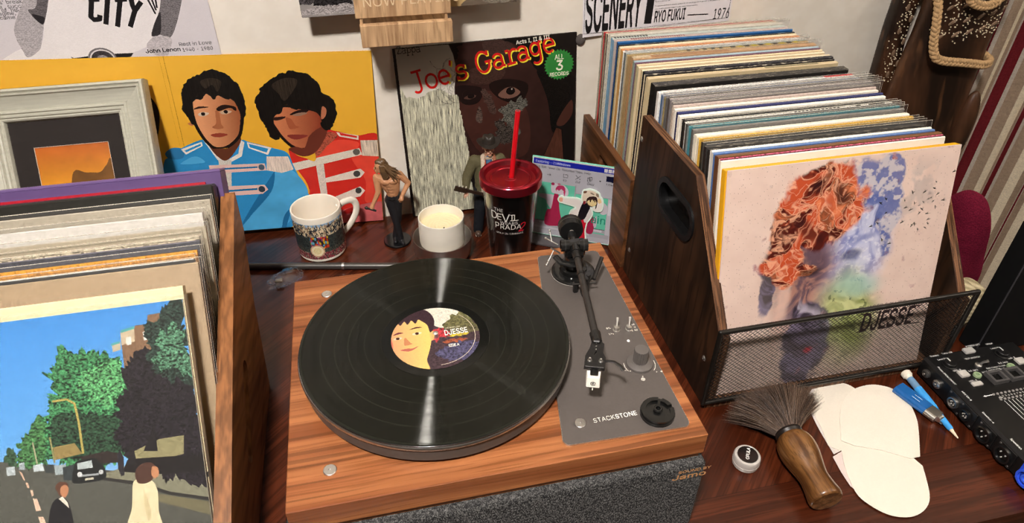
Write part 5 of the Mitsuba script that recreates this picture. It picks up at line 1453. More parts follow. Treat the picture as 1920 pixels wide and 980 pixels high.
obj(k, m, 'matt', '#57514f')

# shelf with the sleeve now playing
t = thing('record_display_shelf', 'small pale wooden display shelf on the wall engraved NOW PLAYING', 'shelf')
obj(t + '__front_lip', box(.1225, .2605, .6180, .6280, .4005, .4700, .0008), 'oak')
obj(t + '__lower_board', box(.1270, .2610, .6120, .6240, .3600, .3920, .0008), 'oak')
obj(t + '__base', box(.1290, .2590, .6242, .7245, .3600, .3860, .0006), 'oak')
obj(t + '__back_board', box(.1290, .2590, .7000, .7245, .3862, .5200, .0006), 'oak')
for x in (.128, .2512):
    obj(part(t, 'side_peg'), box(x, x + .004, .6200, .6280, .3900, .4010), 'oak')
NF = Frame((.1290, .6180, .4110), (1, 0, .012), (0, 0, 1))
letters(plabel(t + '__engraving', 'pale engraved lettering'), NF, [('NOW PLAYING', 13.5, 5, 5.5, '#d8bf9c', dict(sx=1.05))], 'matt', .0003)
F = FR['shelf']
t = thing('now_playing_sleeve', 'record sleeve with dark tree photograph and sandy right side on the wall shelf', 'record sleeve')
obj(t + '__card', F.put(box(0, .3285, 0, .3285, -.0040, 0, .0005)), 'satin', '#1c1a1a')
lay = [(sg.box(0, 0, 329, 329), '#2a2728', SMOKE + .4), (sg.box(0, 0, 150, 70), '#8f8a88', SMOKE + .4), (jag(ell(40, 40, 60, 26), 10, 6, 51), '#3a3739', LEAF + .8), (jag(ell(50, 24, 26, 14), 5, 4, 55), '#242224', LEAF + .8), (jag(poly([(0, 4), (90, 3), (90, 14), (40, 16), (0, 10)]), 3, 4, 52), '#9a9494', LEAF + .4), (sg.box(150, 0, 329, 70), '#b59a6c', SMOKE + .2), (poly([(240, 0), (329, 0), (329, 60), (290, 30)]), '#5a4f44', SMOKE + .5), (jag(ell(300, 6, 26, 6), 3, 4, 53), '#7a7266', LEAF + .4)]  # dark upper half, out of view, darkens what the record mirrors
sheet(t + '__cover_print', F, lay, 'satin', .0004, clip=sg.box(.4, .4, 328, 328))

# ------------------------------------------------------------------ small things behind the record player
# mug
t = thing('mug', 'white mug with a colourful printed crowd, left of the bare-chested figurine', 'mug')
MC = np.array([.0155, .6310, .0])
Rm, Hm = .0418, .0905
mb = MB()
mb.add(lathe([(0, .0012), (.0335, .0012), (.0345, .0003), (.0365, .0003), (.0398, .0030), (.0408, .0075), (Rm, .0800), (Rm + .0002, .0890), (Rm - .0008, Hm), (Rm - .0022, Hm), (Rm - .0034, .0890), (Rm - .0040, .0800), (.0372, .0100), (.0330, .0060), (0, .0055)], MC, 72), '#e9e2d4')
mb.out(t + '__body', 'gloss')
hd = np.array([.90, .43, 0])
hp = [(.0385, .0740), (.0520, .0795), (.0680, .0770), (.0740, .0640), (.0700, .0480), (.0560, .0300), (.0390, .0185)]
obj(t + '__handle', tube([MC + hd * a + np.array([0, 0, b]) for a, b in spline(hp, 6, False)], .0062, 14, flat=(np.cross(hd, (0, 0, 1)), .62)), 'gloss', '#e9e2d4')
n1, n2 = 60, 12
ang = np.linspace(math.radians(-205), math.radians(25), n1)
zz = np.linspace(.0085, .0795, n2)
aa, zg = np.meshgrid(ang, zz, indexing='ij')
rg = np.interp(zg, [.0075, .08], [.0408, Rm]) + .00025
v = np.c_[(MC[0] + rg * np.cos(aa)).ravel(), (MC[1] + rg * np.sin(aa)).ravel(), zg.ravel()]
i, j = np.meshgrid(np.arange(n1 - 1), np.arange(n2 - 1), indexing='ij')
q = np.stack([i * n2 + j, (i + 1) * n2 + j, (i + 1) * n2 + j + 1, i * n2 + j + 1], -1).reshape(-1, 4)
uvm = np.c_[((aa + math.radians(205)) * 83).ravel() / 1.26, (zg * 1000 - 8.5).ravel()]
scene[t + '__print'] = mikit.ply(trimesh.Trimesh(v, np.vstack([q[:, [0, 1, 2]], q[:, [0, 2, 3]]]), process=False), 'crowd_print', True, uv=uvm)
plabel(t + '__print', 'printed band of a colourful crowd')
ca = math.radians(-98)
MF = Frame(MC + np.array([math.cos(ca) * (Rm - .0009), math.sin(ca) * (Rm - .0009), .0250]), (-math.sin(ca), math.cos(ca), 0), (0, 0, 1))


def wrap_at(c, R, z0, a0, off):
    def w(m):
        v = np.array(m.vertices)
        z = z0 + v[:, 1]
        r = (R(z) if callable(R) else R) + off + v[:, 2]
        a = a0 + v[:, 0] / np.mean(r)
        m = m.copy()
        m.vertices = np.c_[c[0] + r * np.cos(a), c[1] + r * np.sin(a), z]
        return m
    return w


def fine(m, e=.004):
    v, f = trimesh.remesh.subdivide_to_size(m.vertices, m.faces, e)
    return trimesh.Trimesh(v, f)


w_ = wrap_at(MC, lambda z: np.interp(z, [.0075, .08], [.0408, Rm]), .0265, ca, .0004)
mb = MB()
for r_, c_, o_ in ((12.2, '#d9c79c', 0), (11.4, '#9a3a34', .0002), (10.6, '#e2d3ae', .0004), (6.0, '#c9b070', .0006), (5.2, '#d8c99a', .0008)):
    m = trimesh.creation.extrude_polygon(sg.Point(0, 0).buffer(r_ / 1000), .0001, engine='earcut')
    m.apply_translation((0, 0, o_ / 4))
    mb.add(w_(fine(m)), c_, GRAIN + .2, ang=60)
mb.out(plabel(t + '__emblem', 'round cream emblem with red ring'), 'gloss')


# figurines
def fingers(base, d, up, s, curl=.5, thumb=1, grip=None):
    """Five short chains from a palm; s: palm size."""
    d, up = unit(d), unit(up)
    side = unit(np.cross(d, up))
    out = []
    for k, ln in enumerate((.62, .78, .82, .74)):
        off = side * (k - 1.5) * .27 * s * thumb
        p = [base + off + d * .35 * s]
        a = 0.
        for q in range(3):
            a += curl * (.5 + .35 * q)
            p.append(p[-1] + (d * math.cos(a) - up * math.sin(a)) * ln * s * (.55, .42, .34)[q])
        out.append([(x, .125 * s * (1 - .1 * n_)) for n_, x in enumerate(p)])
    b = base - side * .45 * s * thumb
    out.append([(b - d * .2 * s, .17 * s), (b - side * .3 * s * thumb + d * .25 * s - up * .1 * s, .15 * s), (b - side * .25 * s * thumb + d * .7 * s - up * .35 * s, .12 * s)])
    return out


t = thing('shirtless_figurine', 'small figurine of a bare-chested long-haired singer in black trousers on a round base', 'figurine')
B = np.array([.1460, .6300, .0040])
obj(t + '__base', lathe([(0, 0), (.0232, 0), (.0242, .0008), (.0242, .0030), (.0234, .0040), (0, .0040)], (B[0], B[1], .0002), 56), 'gloss', '#101113')
j = {k: B + np.array(v) / 1000 for k, v in dict(
    hipL=(-4.5, 0, 84), hipR=(6.5, -1, 83), kneeL=(1, -7, 44), kneeR=(5, -1, 44), ankL=(6, -11, 6), ankR=(-3, -2, 7), toeL=(9, -20, 3), toeR=(-4, -13, 3),
    waist=(.5, 0, 92), belly=(1, -1.0, 104), chest=(-2.5, -2, 122), clav=(-6, -2, 134), neck=(-9.5, -4, 141), head=(-14, -6, 153),
    shL=(-23, -5, 133), elL=(-23, -11, 108), haL=(-35, -15, 86), shR=(15, 1, 131), elR=(29, 2, 112), haR=(15, -8, 92)).items()}
bones = [[(j['waist'], .0098), (j['belly'], .0108), (j['chest'], .0135)], [(j['belly'] + [-.004, 0, 0], .0085), (j['chest'] + [-.008, 0, 0], .0105)], [(j['belly'] + [.004, 0, 0], .0085), (j['chest'] + [.008, 0, 0], .0105)],
         [(j['chest'] + [-.006, -.003, .002], .0098), (j['shL'], .0062)], [(j['chest'] + [.006, -.002, .002], .0098), (j['shR'], .0064)], [(j['chest'], .011), (j['clav'], .0085), (j['neck'], .0052), (j['head'] + [0, 0, -.004], .0052)],
         [(j['shL'], .0064), (j['elL'], .0046), (j['haL'], .0031)], [(j['shR'], .0066), (j['elR'], .0047), (j['haR'], .0032)],
         [(j['head'] + [-.001, 0, .002], .0088), (j['head'] + [-.003, -.001, -.005], .0058)],
         [(j['head'] + [-.0088, -.001, .0008], .0016), (j['head'] + [-.0104, -.0016, -.0026], .0017)],            # nose
         [(j['head'] + [-.0076, -.0010, -.0062], .0030), (j['head'] + [-.0072, -.0010, -.0094], .0024)],            # mouth and chin
         [(j['head'] + [-.0070, -.0040, .0028], .0018), (j['head'] + [-.0080, .002, .0030], .0018)]]                 # brow
bones += [[(j['chest'] + [-.0085, -.0085, .004], .0062), (j['chest'] + [-.003, -.0095, .0035], .0052)], [(j['chest'] + [.0075, -.0080, .004], .0062), (j['chest'] + [.002, -.0095, .0035], .0052)]]
bones += [[(j['haL'], .0034), (j['haL'] + [-.002, -.001, -.004], .0042)]] + fingers(j['haL'] + [-.002, -.001, -.004], (-.3, -.2, -1), (.5, -.9, .1), .0058, .9, 1)
bones += [[(j['haR'], .0034), (j['haR'] + [-.001, -.002, -.004], .0042)]] + fingers(j['haR'] + [-.001, -.002, -.004], (-.35, -.1, -1), (.2, -1, .1), .0058, .35, -1)
body = flesh(bones, .0011, 5)
v = np.array(body.vertices)
rel = (v - j['chest']) * 1000
front = np.clip((B[1] - v[:, 1] + .0) / .012, 0, 1)
rip = .00035 * np.sin((v[:, 2] - .100) * 900) * np.exp(-(rel[:, 0] / 9) ** 2) * (v[:, 2] < .122) * (v[:, 2] > .094) * front - .0005 * np.exp(-((v[:, 0] - j['belly'][0] + .0022 * (v[:, 2] - .1) / .02) / .0012) ** 2) * (v[:, 2] < .130) * (v[:, 2] > .092) * front
body.vertices = v - np.array([0, 1, 0]) * rip[:, None]
obj(plabel(t + '__body', 'bare muscular torso, face, arms and hands'), body, 'satin', '#b98560', GRAIN + .1, ang=60)
tro = flesh([[(j['waist'] + [0, 0, -.001], .0106), (j['hipL'], .0098)], [(j['waist'] + [0, 0, -.001], .0106), (j['hipR'], .0098)], [(j['hipL'], .0098), (j['kneeL'], .0066), (j['ankL'], .0052)], [(j['hipR'], .0098), (j['kneeR'], .0066), (j['ankR'], .0052)],
             [(j['ankL'], .0052), (j['ankL'] + [.001, -.003, -.002], .0046), (j['toeL'], .0034)], [(j['ankR'], .0052), (j['ankR'] + [0, -.003, -.002], .0046), (j['toeR'], .0034)]], .0013, 4)
tv = np.array(tro.vertices)
tro.vertices = tv + .0009 * (meshkit.fbm(tv * 260, 3, 4)[:, None] - .5) * np.array([1, 1, .2])
obj(plabel(t + '__trousers', 'black trousers and boots'), tro, 'satin', '#1d1d20', ang=60)
obj(t + '__belt', tube([j['waist'] + np.array([math.cos(a) * .0112, math.sin(a) * .0108, -.0035]) for a in np.arange(24) * math.pi / 12], .0012, 8, closed=True), 'gloss', '#0c0c0d')
hh = j['head']
hair = [[(hh + [.001, .001, .0055], .0088), (hh + [.006, .002, .001], .0075)], [(hh + [-.005, -.001, .009], .004), (hh + [.004, 0, .0085], .006)]]
for k in range(26):
    a = rng.uniform(-1.1, 1.5)
    p = hh + np.array([.004 + .003 * math.cos(a), .007 * math.sin(a) - .002, .004])
    l = rng.uniform(.7, 1.25)
    sw = rng.uniform(-.6, 1.)
    hair.append([(p, .0026), (p + np.array([.0055 + .003 * sw, .003 * math.sin(a) - .001, -.008]) * l, .0021), (p + np.array([.011 + .007 * sw, .004 * math.sin(a) - .002, -.015 + .004 * sw]) * l, .0013), (p + np.array([.014 + .011 * sw, .003 * math.sin(a) - .003, -.021 + .010 * sw]) * l, .0006)])
for k in range(8):
    p = hh + np.array([-.001 + .0008 * k, -.0078, .004])
    hair.append([(p, .0022), (p + np.array([.001, -.002, -.009]), .0020), (p + np.array([.002 + .0006 * k, -.001, -.019]), .0011), (p + np.array([.003, -.001, -.024]), .0005)])
obj(plabel(t + '__hair', 'long brown hair'), flesh(hair, .0011, 2), 'satin', '#5a432b', GRAIN + .35, ang=50)
mb = MB()
for s_ in (-.0042, .0030):
    mb.add(trimesh.creation.icosphere(1, .0009).apply_translation(hh + np.array([-.0092, s_ - .001, .0012])), '#1a120e')
mb.add(tube([hh + np.array([-.0102, -.0028, -.0066]), hh + np.array([-.0108, -.001, -.0068]), hh + np.array([-.0100, .0014, -.0066])], .0005, 6), '#8a4a3c')
mb.out(t + '__eyes_and_mouth', 'satin')
mp = j['haL'] + [-.0025, -.0035, -.0055]
mb = MB().add(rod(mp + [.007, -.001, -.004], mp + [-.007, .001, .002], .0017, 12), '#151515').add(trimesh.creation.icosphere(2, .0030).apply_translation(mp + [-.0085, .001, .0028]), '#2a2724')
mb.out(thing('toy_microphone', 'tiny black microphone held in the hand of the bare-chested figurine', 'microphone'), 'satin')

t = thing('hat_figurine', 'clothed figurine in a dark brimmed hat and olive jacket standing behind the red-lidded tumbler', 'figurine')
B = np.array([.3080, .6250, .0])
j = {k: B + np.array(v) / 1000 for k, v in dict(
    hipL=(-8, 0, 92), hipR=(10, 0, 92), kneeL=(-12, -2, 50), kneeR=(13, -2, 50), ankL=(-15, 0, 8), ankR=(16, 0, 8), toeL=(-17, -12, 4), toeR=(19, -12, 4),
    waist=(1, 0, 98), belly=(1, 0, 112), chest=(3, 0, 138), neck=(5, -1, 160), head=(6, -4, 175), shL=(-19, 0, 150), elL=(-33, -4, 122), haL=(-38, -18, 104), shR=(26, 0, 149), elR=(38, -8, 120), haR=(24, -22, 104)).items()}
hh = j['head']
bones = [[(j['neck'] + [0, 0, -.008], .0062), (j['neck'], .0060), (hh + [0, 0, -.004], .0062)], [(hh + [0, 0, .003], .0098), (hh + [0, -.0015, -.006], .0066)], [(hh + [0, -.0102, .001], .0017), (hh + [0, -.0120, -.0030], .0021)],
         [(hh + [-.0026, -.0084, -.0080], .0024), (hh + [.0026, -.0084, -.0080], .0024)], [(hh + [0, -.0078, -.0114], .0034), (hh + [0, -.006, -.0104], .004)], [(hh + [-.0048, -.0088, .0034], .0017), (hh + [.0048, -.0088, .0034], .0017)],
         [(hh + [-.0096, .001, .001], .0020), (hh + [-.0094, .001, -.003], .0016)], [(hh + [.0096, .001, .001], .0020), (hh + [.0094, .001, -.003], .0016)], [(hh + [-.0054, -.0066, -.0026], .0030), (hh + [.0054, -.0066, -.0026], .0030)]]
bones += [[(j['neck'] + [0, 0, -.008], .006), (j['chest'], .012)], [(j['chest'], .012), (j['shL'], .005), (j['elL'], .0045), (j['haL'], .0034)], [(j['chest'], .012), (j['shR'], .005), (j['elR'], .0045), (j['haR'], .0034)]]
bones += [[(j['haL'], .0036), (j['haL'] + [-.001, -.003, -.003], .0044)]] + fingers(j['haL'] + [-.001, -.003, -.003], (-.2, -.8, -.5), (0, .5, .8), .0062, .8, 1)
bones += [[(j['haR'], .0036), (j['haR'] + [-.003, -.002, -.002], .0044)]] + fingers(j['haR'] + [-.003, -.002, -.002], (-.9, -.2, -.4), (.2, -.9, .3), .0062, .7, -1)
obj(plabel(t + '__body', 'face, neck, arms and hands'), flesh(bones, .0013, 4), 'satin', '#b88a72', GRAIN + .1, ang=60)
jk = flesh([[(j['waist'] + [0, 0, -.010], .0170), (j['belly'], .0160), (j['chest'], .0180)], [(j['waist'] + [-.007, 0, -.012], .0130), (j['chest'] + [-.008, 0, 0], .0140)], [(j['waist'] + [.007, 0, -.012], .0130), (j['chest'] + [.008, 0, 0], .0140)],
            [(j['chest'] + [-.008, 0, .004], .0130), (j['shL'], .0095), (j['elL'], .0084), (j['haL'] + [.001, .004, .003], .0066)], [(j['chest'] + [.008, 0, .004], .0130), (j['shR'], .0095), (j['elR'], .0084), (j['haR'] + [.004, .004, .003], .0066)]], .0020, 4)
jv = np.array(jk.vertices)
jk.vertices = jv + .0022 * (meshkit.fbm(jv * 150, 3, 9)[:, None] - .5)
obj(plabel(t + '__jacket', 'olive green jacket'), jk, 'matt', '#57523b', GRAIN + .15, ang=60)
mb = MB()
mb.add(tube(spline([j['neck'] + [-.009, 0, -.003], j['chest'] + [-.0095, -.0180, .010], j['belly'] + [-.0080, -.0190, 0], j['waist'] + [-.0075, -.0200, -.006]], 5, False), .0042, 10, flat=((0, 1, 0), .45)), '#b9a795', STRAND + .2)
mb.add(tube(spline([j['neck'] + [-.0065, -.001, -.003], j['chest'] + [-.0064, -.0190, .010], j['belly'] + [-.0050, -.0200, 0], j['waist'] + [-.0045, -.0210, -.006]], 5, False), .0016, 8), '#a8442f')
mb.add(tube(spline([j['neck'] + [.009, 0, -.003], j['chest'] + [.0100, -.0180, .010], j['belly'] + [.0090, -.0190, 0]], 5, False), .0038, 10, flat=((0, 1, 0), .45)), '#8c5a44', STRAND + .3)
mb.add(tube(spline([j['neck'] + [.007, -.001, -.003], j['chest'] + [.0075, -.0190, .010], j['belly'] + [.0066, -.0200, 0]], 5, False), .0016, 8), '#c9b9a4')
mb.add(tube([j['neck'] + np.array([math.cos(a) * .0085, math.sin(a) * .0085, -.004]) for a in np.arange(20) * math.pi / 10], .0030, 8, closed=True), '#9a8a78')
mb.out(plabel(t + '__scarf', 'striped scarf'), 'matt')
obj(plabel(t + '__shirt', 'blue denim shirt'), flesh([[(j['neck'] + [0, -.005, -.006], .0062), (j['chest'] + [.001, -.0105, .004], .0078), (j['belly'] + [.001, -.0110, 0], .0072)]], .002, 2), 'matt', '#3e5a78', GRAIN + .2, ang=60)
tro = flesh([[(j['waist'], .0140), (j['hipL'], .0125), (j['kneeL'], .0098), (j['ankL'], .0090)], [(j['waist'], .0140), (j['hipR'], .0125), (j['kneeR'], .0098), (j['ankR'], .0090)]], .0022, 4)
tv = np.array(tro.vertices)
tro.vertices = tv + .0018 * (meshkit.fbm(tv * 170, 3, 14)[:, None] - .5)
obj(plabel(t + '__trousers', 'dark trousers'), tro, 'matt', '#191b20', ang=60)
mb = MB()
for s_ in ('L', 'R'):
    a_, b_ = j['ank' + s_], j['toe' + s_]
    mb.add(flesh([[(a_ + [0, 0, .002], .0066), (a_ + [0, 0, -.002], .0058), (b_ + [0, 0, .001], .0050)]], .0014, 2), '#4a3a30').add(flesh([[(a_ + [0, .003, -.0066], .0013), (b_ + [0, -.002, -.0026], .0013)], [(a_ + [-.004, .002, -.0066], .0013), (b_ + [-.004, 0, -.0026], .0013)], [(a_ + [.004, .002, -.0066], .0013), (b_ + [.004, 0, -.0026], .0013)]], .001, 0), '#cfc8bc')
mb.out(t + '__shoes', 'satin')
hat = lathe([(0, .0150), (.0060, .0152), (.0090, .0140), (.0104, .0080), (.0110, .0012), (.0165, .0004), (.0200, .0014), (.0203, .0004), (.0165, -.0010), (.0104, -.0006), (0, -.0006)], (0, 0, 0), 40)
hv = np.array(hat.vertices)
hv[:, 2] += .0045 * (hv[:, 0] / .02) ** 2 * (np.hypot(hv[:, 0], hv[:, 1]) > .0112) - .0022 * np.exp(-(hv[:, 0] / .003) ** 2) * (hv[:, 2] > .012) - .002 * (np.maximum(-hv[:, 1], 0) / .02) ** 2
hat.vertices = hv
hat.apply_translation(hh + np.array([0, .001, .0066]))
obj(plabel(t + '__hat', 'dark wide brimmed hat'), hat, 'satin', '#2b2622', GRAIN + .15, ang=60)
mb = MB()
for s_ in (-.0036, .0036):
    mb.add(trimesh.creation.icosphere(1, .0009).apply_translation(hh + np.array([s_, -.0096, .0010])), '#17110e')
mb.add(tube([hh + np.array([-.0026, -.0107, -.0078]), hh + np.array([0, -.0112, -.0080]), hh + np.array([.0026, -.0107, -.0078])], .0005, 6), '#7d4a40')
mb.out(t + '__eyes_and_mouth', 'satin')

t = thing('toy_guitar', 'miniature guitar slung in front of the figurine with the hat', 'guitar')
GF = Frame((.3300, .5860, .0860), unit((-.93, .04, .34)), (.34, -.05, .93))
obj(t + '__body', GF.put(trimesh.creation.extrude_polygon(shapely.affinity.scale(poly([(-44, 0), (-40, 14), (-28, 17), (-14, 10), (-2, 13), (6, 8), (7, 0), (6, -8), (-2, -13), (-14, -10), (-28, -17), (-40, -14)]), .001, .001, origin=(0, 0)), .0090)), 'gloss', '#5f3a1e', ang=40)
obj(t + '__neck', GF.put(box(-.002, .0640, -.0030, .0030, .0080, .0110, .0006)), 'satin', '#2a1c14')
mb = MB()
for k in range(12):
    x = .010 + .0545 * (1 - .5 ** (k / 9.))
    mb.add(GF.put(box(x - .0003, x + .0003, -.0030, .0030, .0110, .0114)), '#cfc8b8')
for k in range(4):
    mb.add(GF.put(box(0, .066, -.0021 + k * .0014 - .00012, -.0021 + k * .0014 + .00012, .0115, .0117)), '#c9c4b8')
mb.out(t + '__frets_and_strings', 'satin')
hd_ = GF.put(box(.0640, .0860, -.0050, .0050, .0074, .0102, .0008))
mb = MB().add(hd_, '#2b1d15').add(GF.put(box(.068, .083, -.0022, -.0008, .0102, .0107)), '#b8b0a0').add(GF.put(box(.068, .083, .0008, .0022, .0102, .0107)), '#b8b0a0')
for k in range(3):
    for s_ in (-1, 1):
        mb.add(GF.put(rod((.0675 + .006 * k, s_ * .0048, .0088), (.0675 + .006 * k, s_ * .0078, .0088), .0011, 8)), '#c9c4b8')
mb.out(t + '__headstock', 'satin')

# candle in its steel bowl
t = thing('steel_bowl', 'brushed steel bowl with a clear rim holding the white candle cup behind the record', 'bowl')
CC = (.2205, .5700, 0)
obj(t + '__bowl', lathe([(0, .0004), (.0380, .0004), (.0440, .0030), (.0485, .0120), (.0500, .0240), (.0500, .0420), (.0492, .0420), (.0490, .0240), (.0474, .0130), (.0430, .0050), (.0370, .0026), (0, .0026)], CC, 80), 'steel')
obj(plabel(t + '__rim', 'clear glass rim'), lathe([(.0499, .0421), (.0515, .0480), (.0506, .0560), (.0500, .0640)], CC, 80), 'clear_glass', ang=60)
t = thing('candle', 'white ceramic candle cup with cream wax and a burnt wick in the steel bowl', 'candle')
CZ = .0440
mb = MB().add(lathe([(0, .0), (.0365, 0), (.0378, .0012), (.0385, .0040), (.0388, .0500), (.0381, .0512), (.0368, .0512), (.0360, .0500), (.0356, .0200), (0, .0200)], (CC[0], CC[1], .0300), 80), '#e8e2d4')
mb.out(t + '__cup', 'satin')
rr_ = np.linspace(0, .0357, 40)
prof = [(r_, .0615 + .0035 * (r_ / .0357) ** 2 + .00035 * math.sin(r_ * 1100)) for r_ in rr_] + [(.0357, .0520), (0, .0520)]
obj(plabel(t + '__wax', 'rippled cream wax'), lathe(prof, CC, 64), 'satin', '#e3d6ae', GRAIN + .03)
mb = MB().add(tube([(CC[0] + .002, CC[1] - .012, .0615), (CC[0] + .0022, CC[1] - .0125, .0650), (CC[0] + .003, CC[1] - .0135, .0668)], .0008, 8), '#1a1512').add(trimesh.creation.icosphere(2, .0022).apply_transform(np.diag((1.6, 1, .4, 1))).apply_translation((CC[0] + .002, CC[1] - .0125, .0628)), '#2a2018')
mb.out(t + '__wick', 'matt')

# tumbler
t = thing('tumbler', 'black see-through tumbler with shiny red lid and white film title lettering', 'tumbler')
UC = np.array([.3320, .5330, 0])
Ru = lambda z: np.interp(z, [0, .158], [.0335, .0455])
obj(plabel(t + '__outer_wall', 'clear plastic outer wall'), lathe([(.0300, .0003), (.0330, .0006), (.0340, .0040)] + [(Ru(z), z) for z in np.linspace(.006, .158, 8)], UC, 72), 'clear_glass', ang=60)
obj(plabel(t + '__inner_cup', 'black inner cup'), lathe([(0, .0030), (.0300, .0030), (.0312, .0045)] + [(Ru(z) - .0022, z) for z in np.linspace(.008, .157, 8)] + [(0, .157)], UC, 72), 'gloss', '#0a0909')
lid = [(0, .1640), (.0100, .1640), (.0110, .1632), (.0300, .1632), (.0312, .1645), (.0330, .1645), (.0340, .1634), (.0400, .1634), (.0412, .1660), (.0430, .1702), (.0460, .1718), (.0490, .1716), (.0505, .1698), (.0508, .1640), (.0504, .1560), (.0490, .1545), (.0470, .1545), (.0468, .1582), (0, .1582)]
obj(plabel(t + '__lid', 'shiny metallic red lid'), lathe(lid, UC, 96), 'red_metal', ang=25)
obj(t + '__lid__straw_ring', lathe([(.0046, .1641), (.0060, .1648), (.0068, .1641)], UC + [.0005, 0, 0], 32), 'red_metal')
t2 = thing('drinking_straw', 'bright red plastic straw stuck through the red lid', 'straw')
sa, sb_ = np.array([.3325, .5330, .1500]), np.array([.3420, .5300, .2785])
st = tube([sa, sb_], .0040, 24)
inner = tube([sb_ - unit(sb_ - sa) * .012, sb_ + unit(sb_ - sa) * .0002], .0031, 24)  # plug in darker red stands for the shaded inside of the straw
MB().add(st, '#d3131f').add(inner, '#6a0810').out(t2, 'gloss')
fa = math.radians(-109)


def cup_text(s, h, x, z, col, **o):
    m = text(s, h / 1000, **o)
    m.apply_translation((x / 1000, 0, 0))
    return wrap_at(UC, Ru, z / 1000, fa, .0006)(fine(m, .003)), col


mb = MB()
for args in (('THE', 6.4, -23.5, 124, '#cfcac4', dict(sx=.95)), ('D', 15, -30.5, 108, '#d8d3cc', dict(sx=.95)), ('E', 12.5, -18.5, 108, '#d8d3cc', dict(sx=.95)), ('V', 15.5, -10, 106, '#d8d3cc', dict(sx=1.0)), ('I', 12.5, 3.6, 108, '#d8d3cc', {}), ('L', 12.5, 9, 108, '#d8d3cc', {}), ('WEARS', 5.8, -12.5, 100.3, '#cfcac4', dict(sx=1.05)), ('P', 11.5, -22.5, 90.5, '#d8d3cc', dict(sx=.95)), ('RADA', 9.5, -13, 90.5, '#d8d3cc', dict(sx=1.02)), ('2', 17, 16.0, 85, '#c41a2c', dict(sx=.9, shear=.25)), ('ONLY IN CINEMAS', 3.3, -20, 80, '#b8b2ac', dict(sx=1.12))):
    m, c_ = cup_text(*args[:5], **args[5])
    mb.add(m, c_, ang=None)
mb.out(plabel(t + '__lettering', 'white lettering with a red 2'), 'satin')

# acrylic stand
F = FR['stand']
t = thing('acrylic_stand', 'acrylic picture stand with a computer window and a cut-out girl, by the crate', 'picture stand')
SW, SH = .1480, .1520
obj(plabel(t + '__panel', 'panel with pale mint edge'), F.put(box(0, SW, 0, SH, -.0030, 0, .0005)), 'gloss', '#7fd0b4')
gr_ = '#a7a5ad'
mint, mint2 = '#5fb79c', '#6cc4a8'
lay = [(rrect(1.2, 1.6, SW * 1000 - 1.2, SH * 1000 - 1.2, 1), '#d9d8dc'), (rrect(2.2, 2.6, SW * 1000 - 2.2, SH * 1000 - 2.2, .6), gr_, GRAIN + .03),
       (sg.box(2.8, 139, 145, 148.6), '#1b2490'), (sg.box(125, 140.4, 131, 147), '#c3c2c8'), (sg.box(132, 140.4, 138, 147), '#c3c2c8'), (sg.box(139, 140.4, 144.4, 147), '#c3c2c8'),
       (sg.box(130, 124, 144.6, 134), '#0d0f2a'), (sg.box(3, 30, 78, 106), mint), (sg.box(3, 30, 20, 106), mint2), (sg.box(80, 20, 137, 92), mint), (sg.box(78, 92, 144, 93), '#86848c'), (sg.box(138, 18, 144.5, 90), '#b4b2ba'), (sg.box(138.8, 60, 143.6, 84), '#c9c8ce'), (sg.box(78, 18, 80, 108), '#8d8b93'),
       (sg.box(3, 22, 137, 29.5), '#97959d'), (sg.box(18, 24, 132, 28), '#b9b7be'), (sg.box(3, 12, 145, 20), '#9b99a1'), (sg.box(6, 13.5, 110, 18.4), '#b4b2b9'), (sg.box(3, 29, 136, 30), '#403f48')]


lay += [
    (poly([(15.8,81.9),(36.2,83.5),(42.4,80.7),(38.4,56.7),(30.3,65),(27.5,72.3),(15.8,76.1)]), '#b7acb6'), (poly([(42.3,84.6),(49.3,86.7),(53.6,55.5),(59.7,30.9),(58,24.5),(29.1,22.1),(30.5,51.3),(38.4,56.7)]), '#9a2446', GRAIN + .08),
    (poly([(35.8,104.3),(40.1,107),(50.6,105),(59.3,104.6),(66.5,96.4),(66.8,86.9),(59.9,83.8),(51.1,86.1),(42.3,86.5),(36.9,89.4)]), '#c0b6c0'), (ell(*[(38.8,104.5)][0], 3.2, 2.8), '#8a2c4c'), (ell(*[(49.9,105.6)][0], 3, 1.6), '#a85a72'),
    (poly([(44.2,96.3),(48.9,102.8),(57.6,103.3),(61.7,95.5),(60.8,84),(58,91.1),(50.8,96.5),(46.6,90.1)]), '#a8345a'), (ell(*[(52.3,92.4)][0], 6.4, 6), '#c6b4c0'), (poly([(46.5,95.8),(52.5,101.1),(59.5,98),(57,94.7),(54,97),(50.9,93.3)]), '#a8345a'),
    (poly([(103,56.7),(111.6,58.3),(117,39.7),(115.4,19.4),(104.8,19.4),(102.9,39)]), '#9a2446', GRAIN + .08), (poly([(127.6,82.4),(136.3,78.2),(138,65.1),(132.3,60.2),(125.3,62.8)]), '#bdb6be'), (poly([(117.2,51.5),(120.5,54.1),(121.5,36.6),(118.3,31),(115.2,39.4)]), '#b4aab6'),
]
sheet(plabel(t + '__printed_window', 'printed grey computer window'), F, lay, 'gloss', .0004, clip=sg.box(.6, .6, SW * 1000 - .6, SH * 1000 - .6))
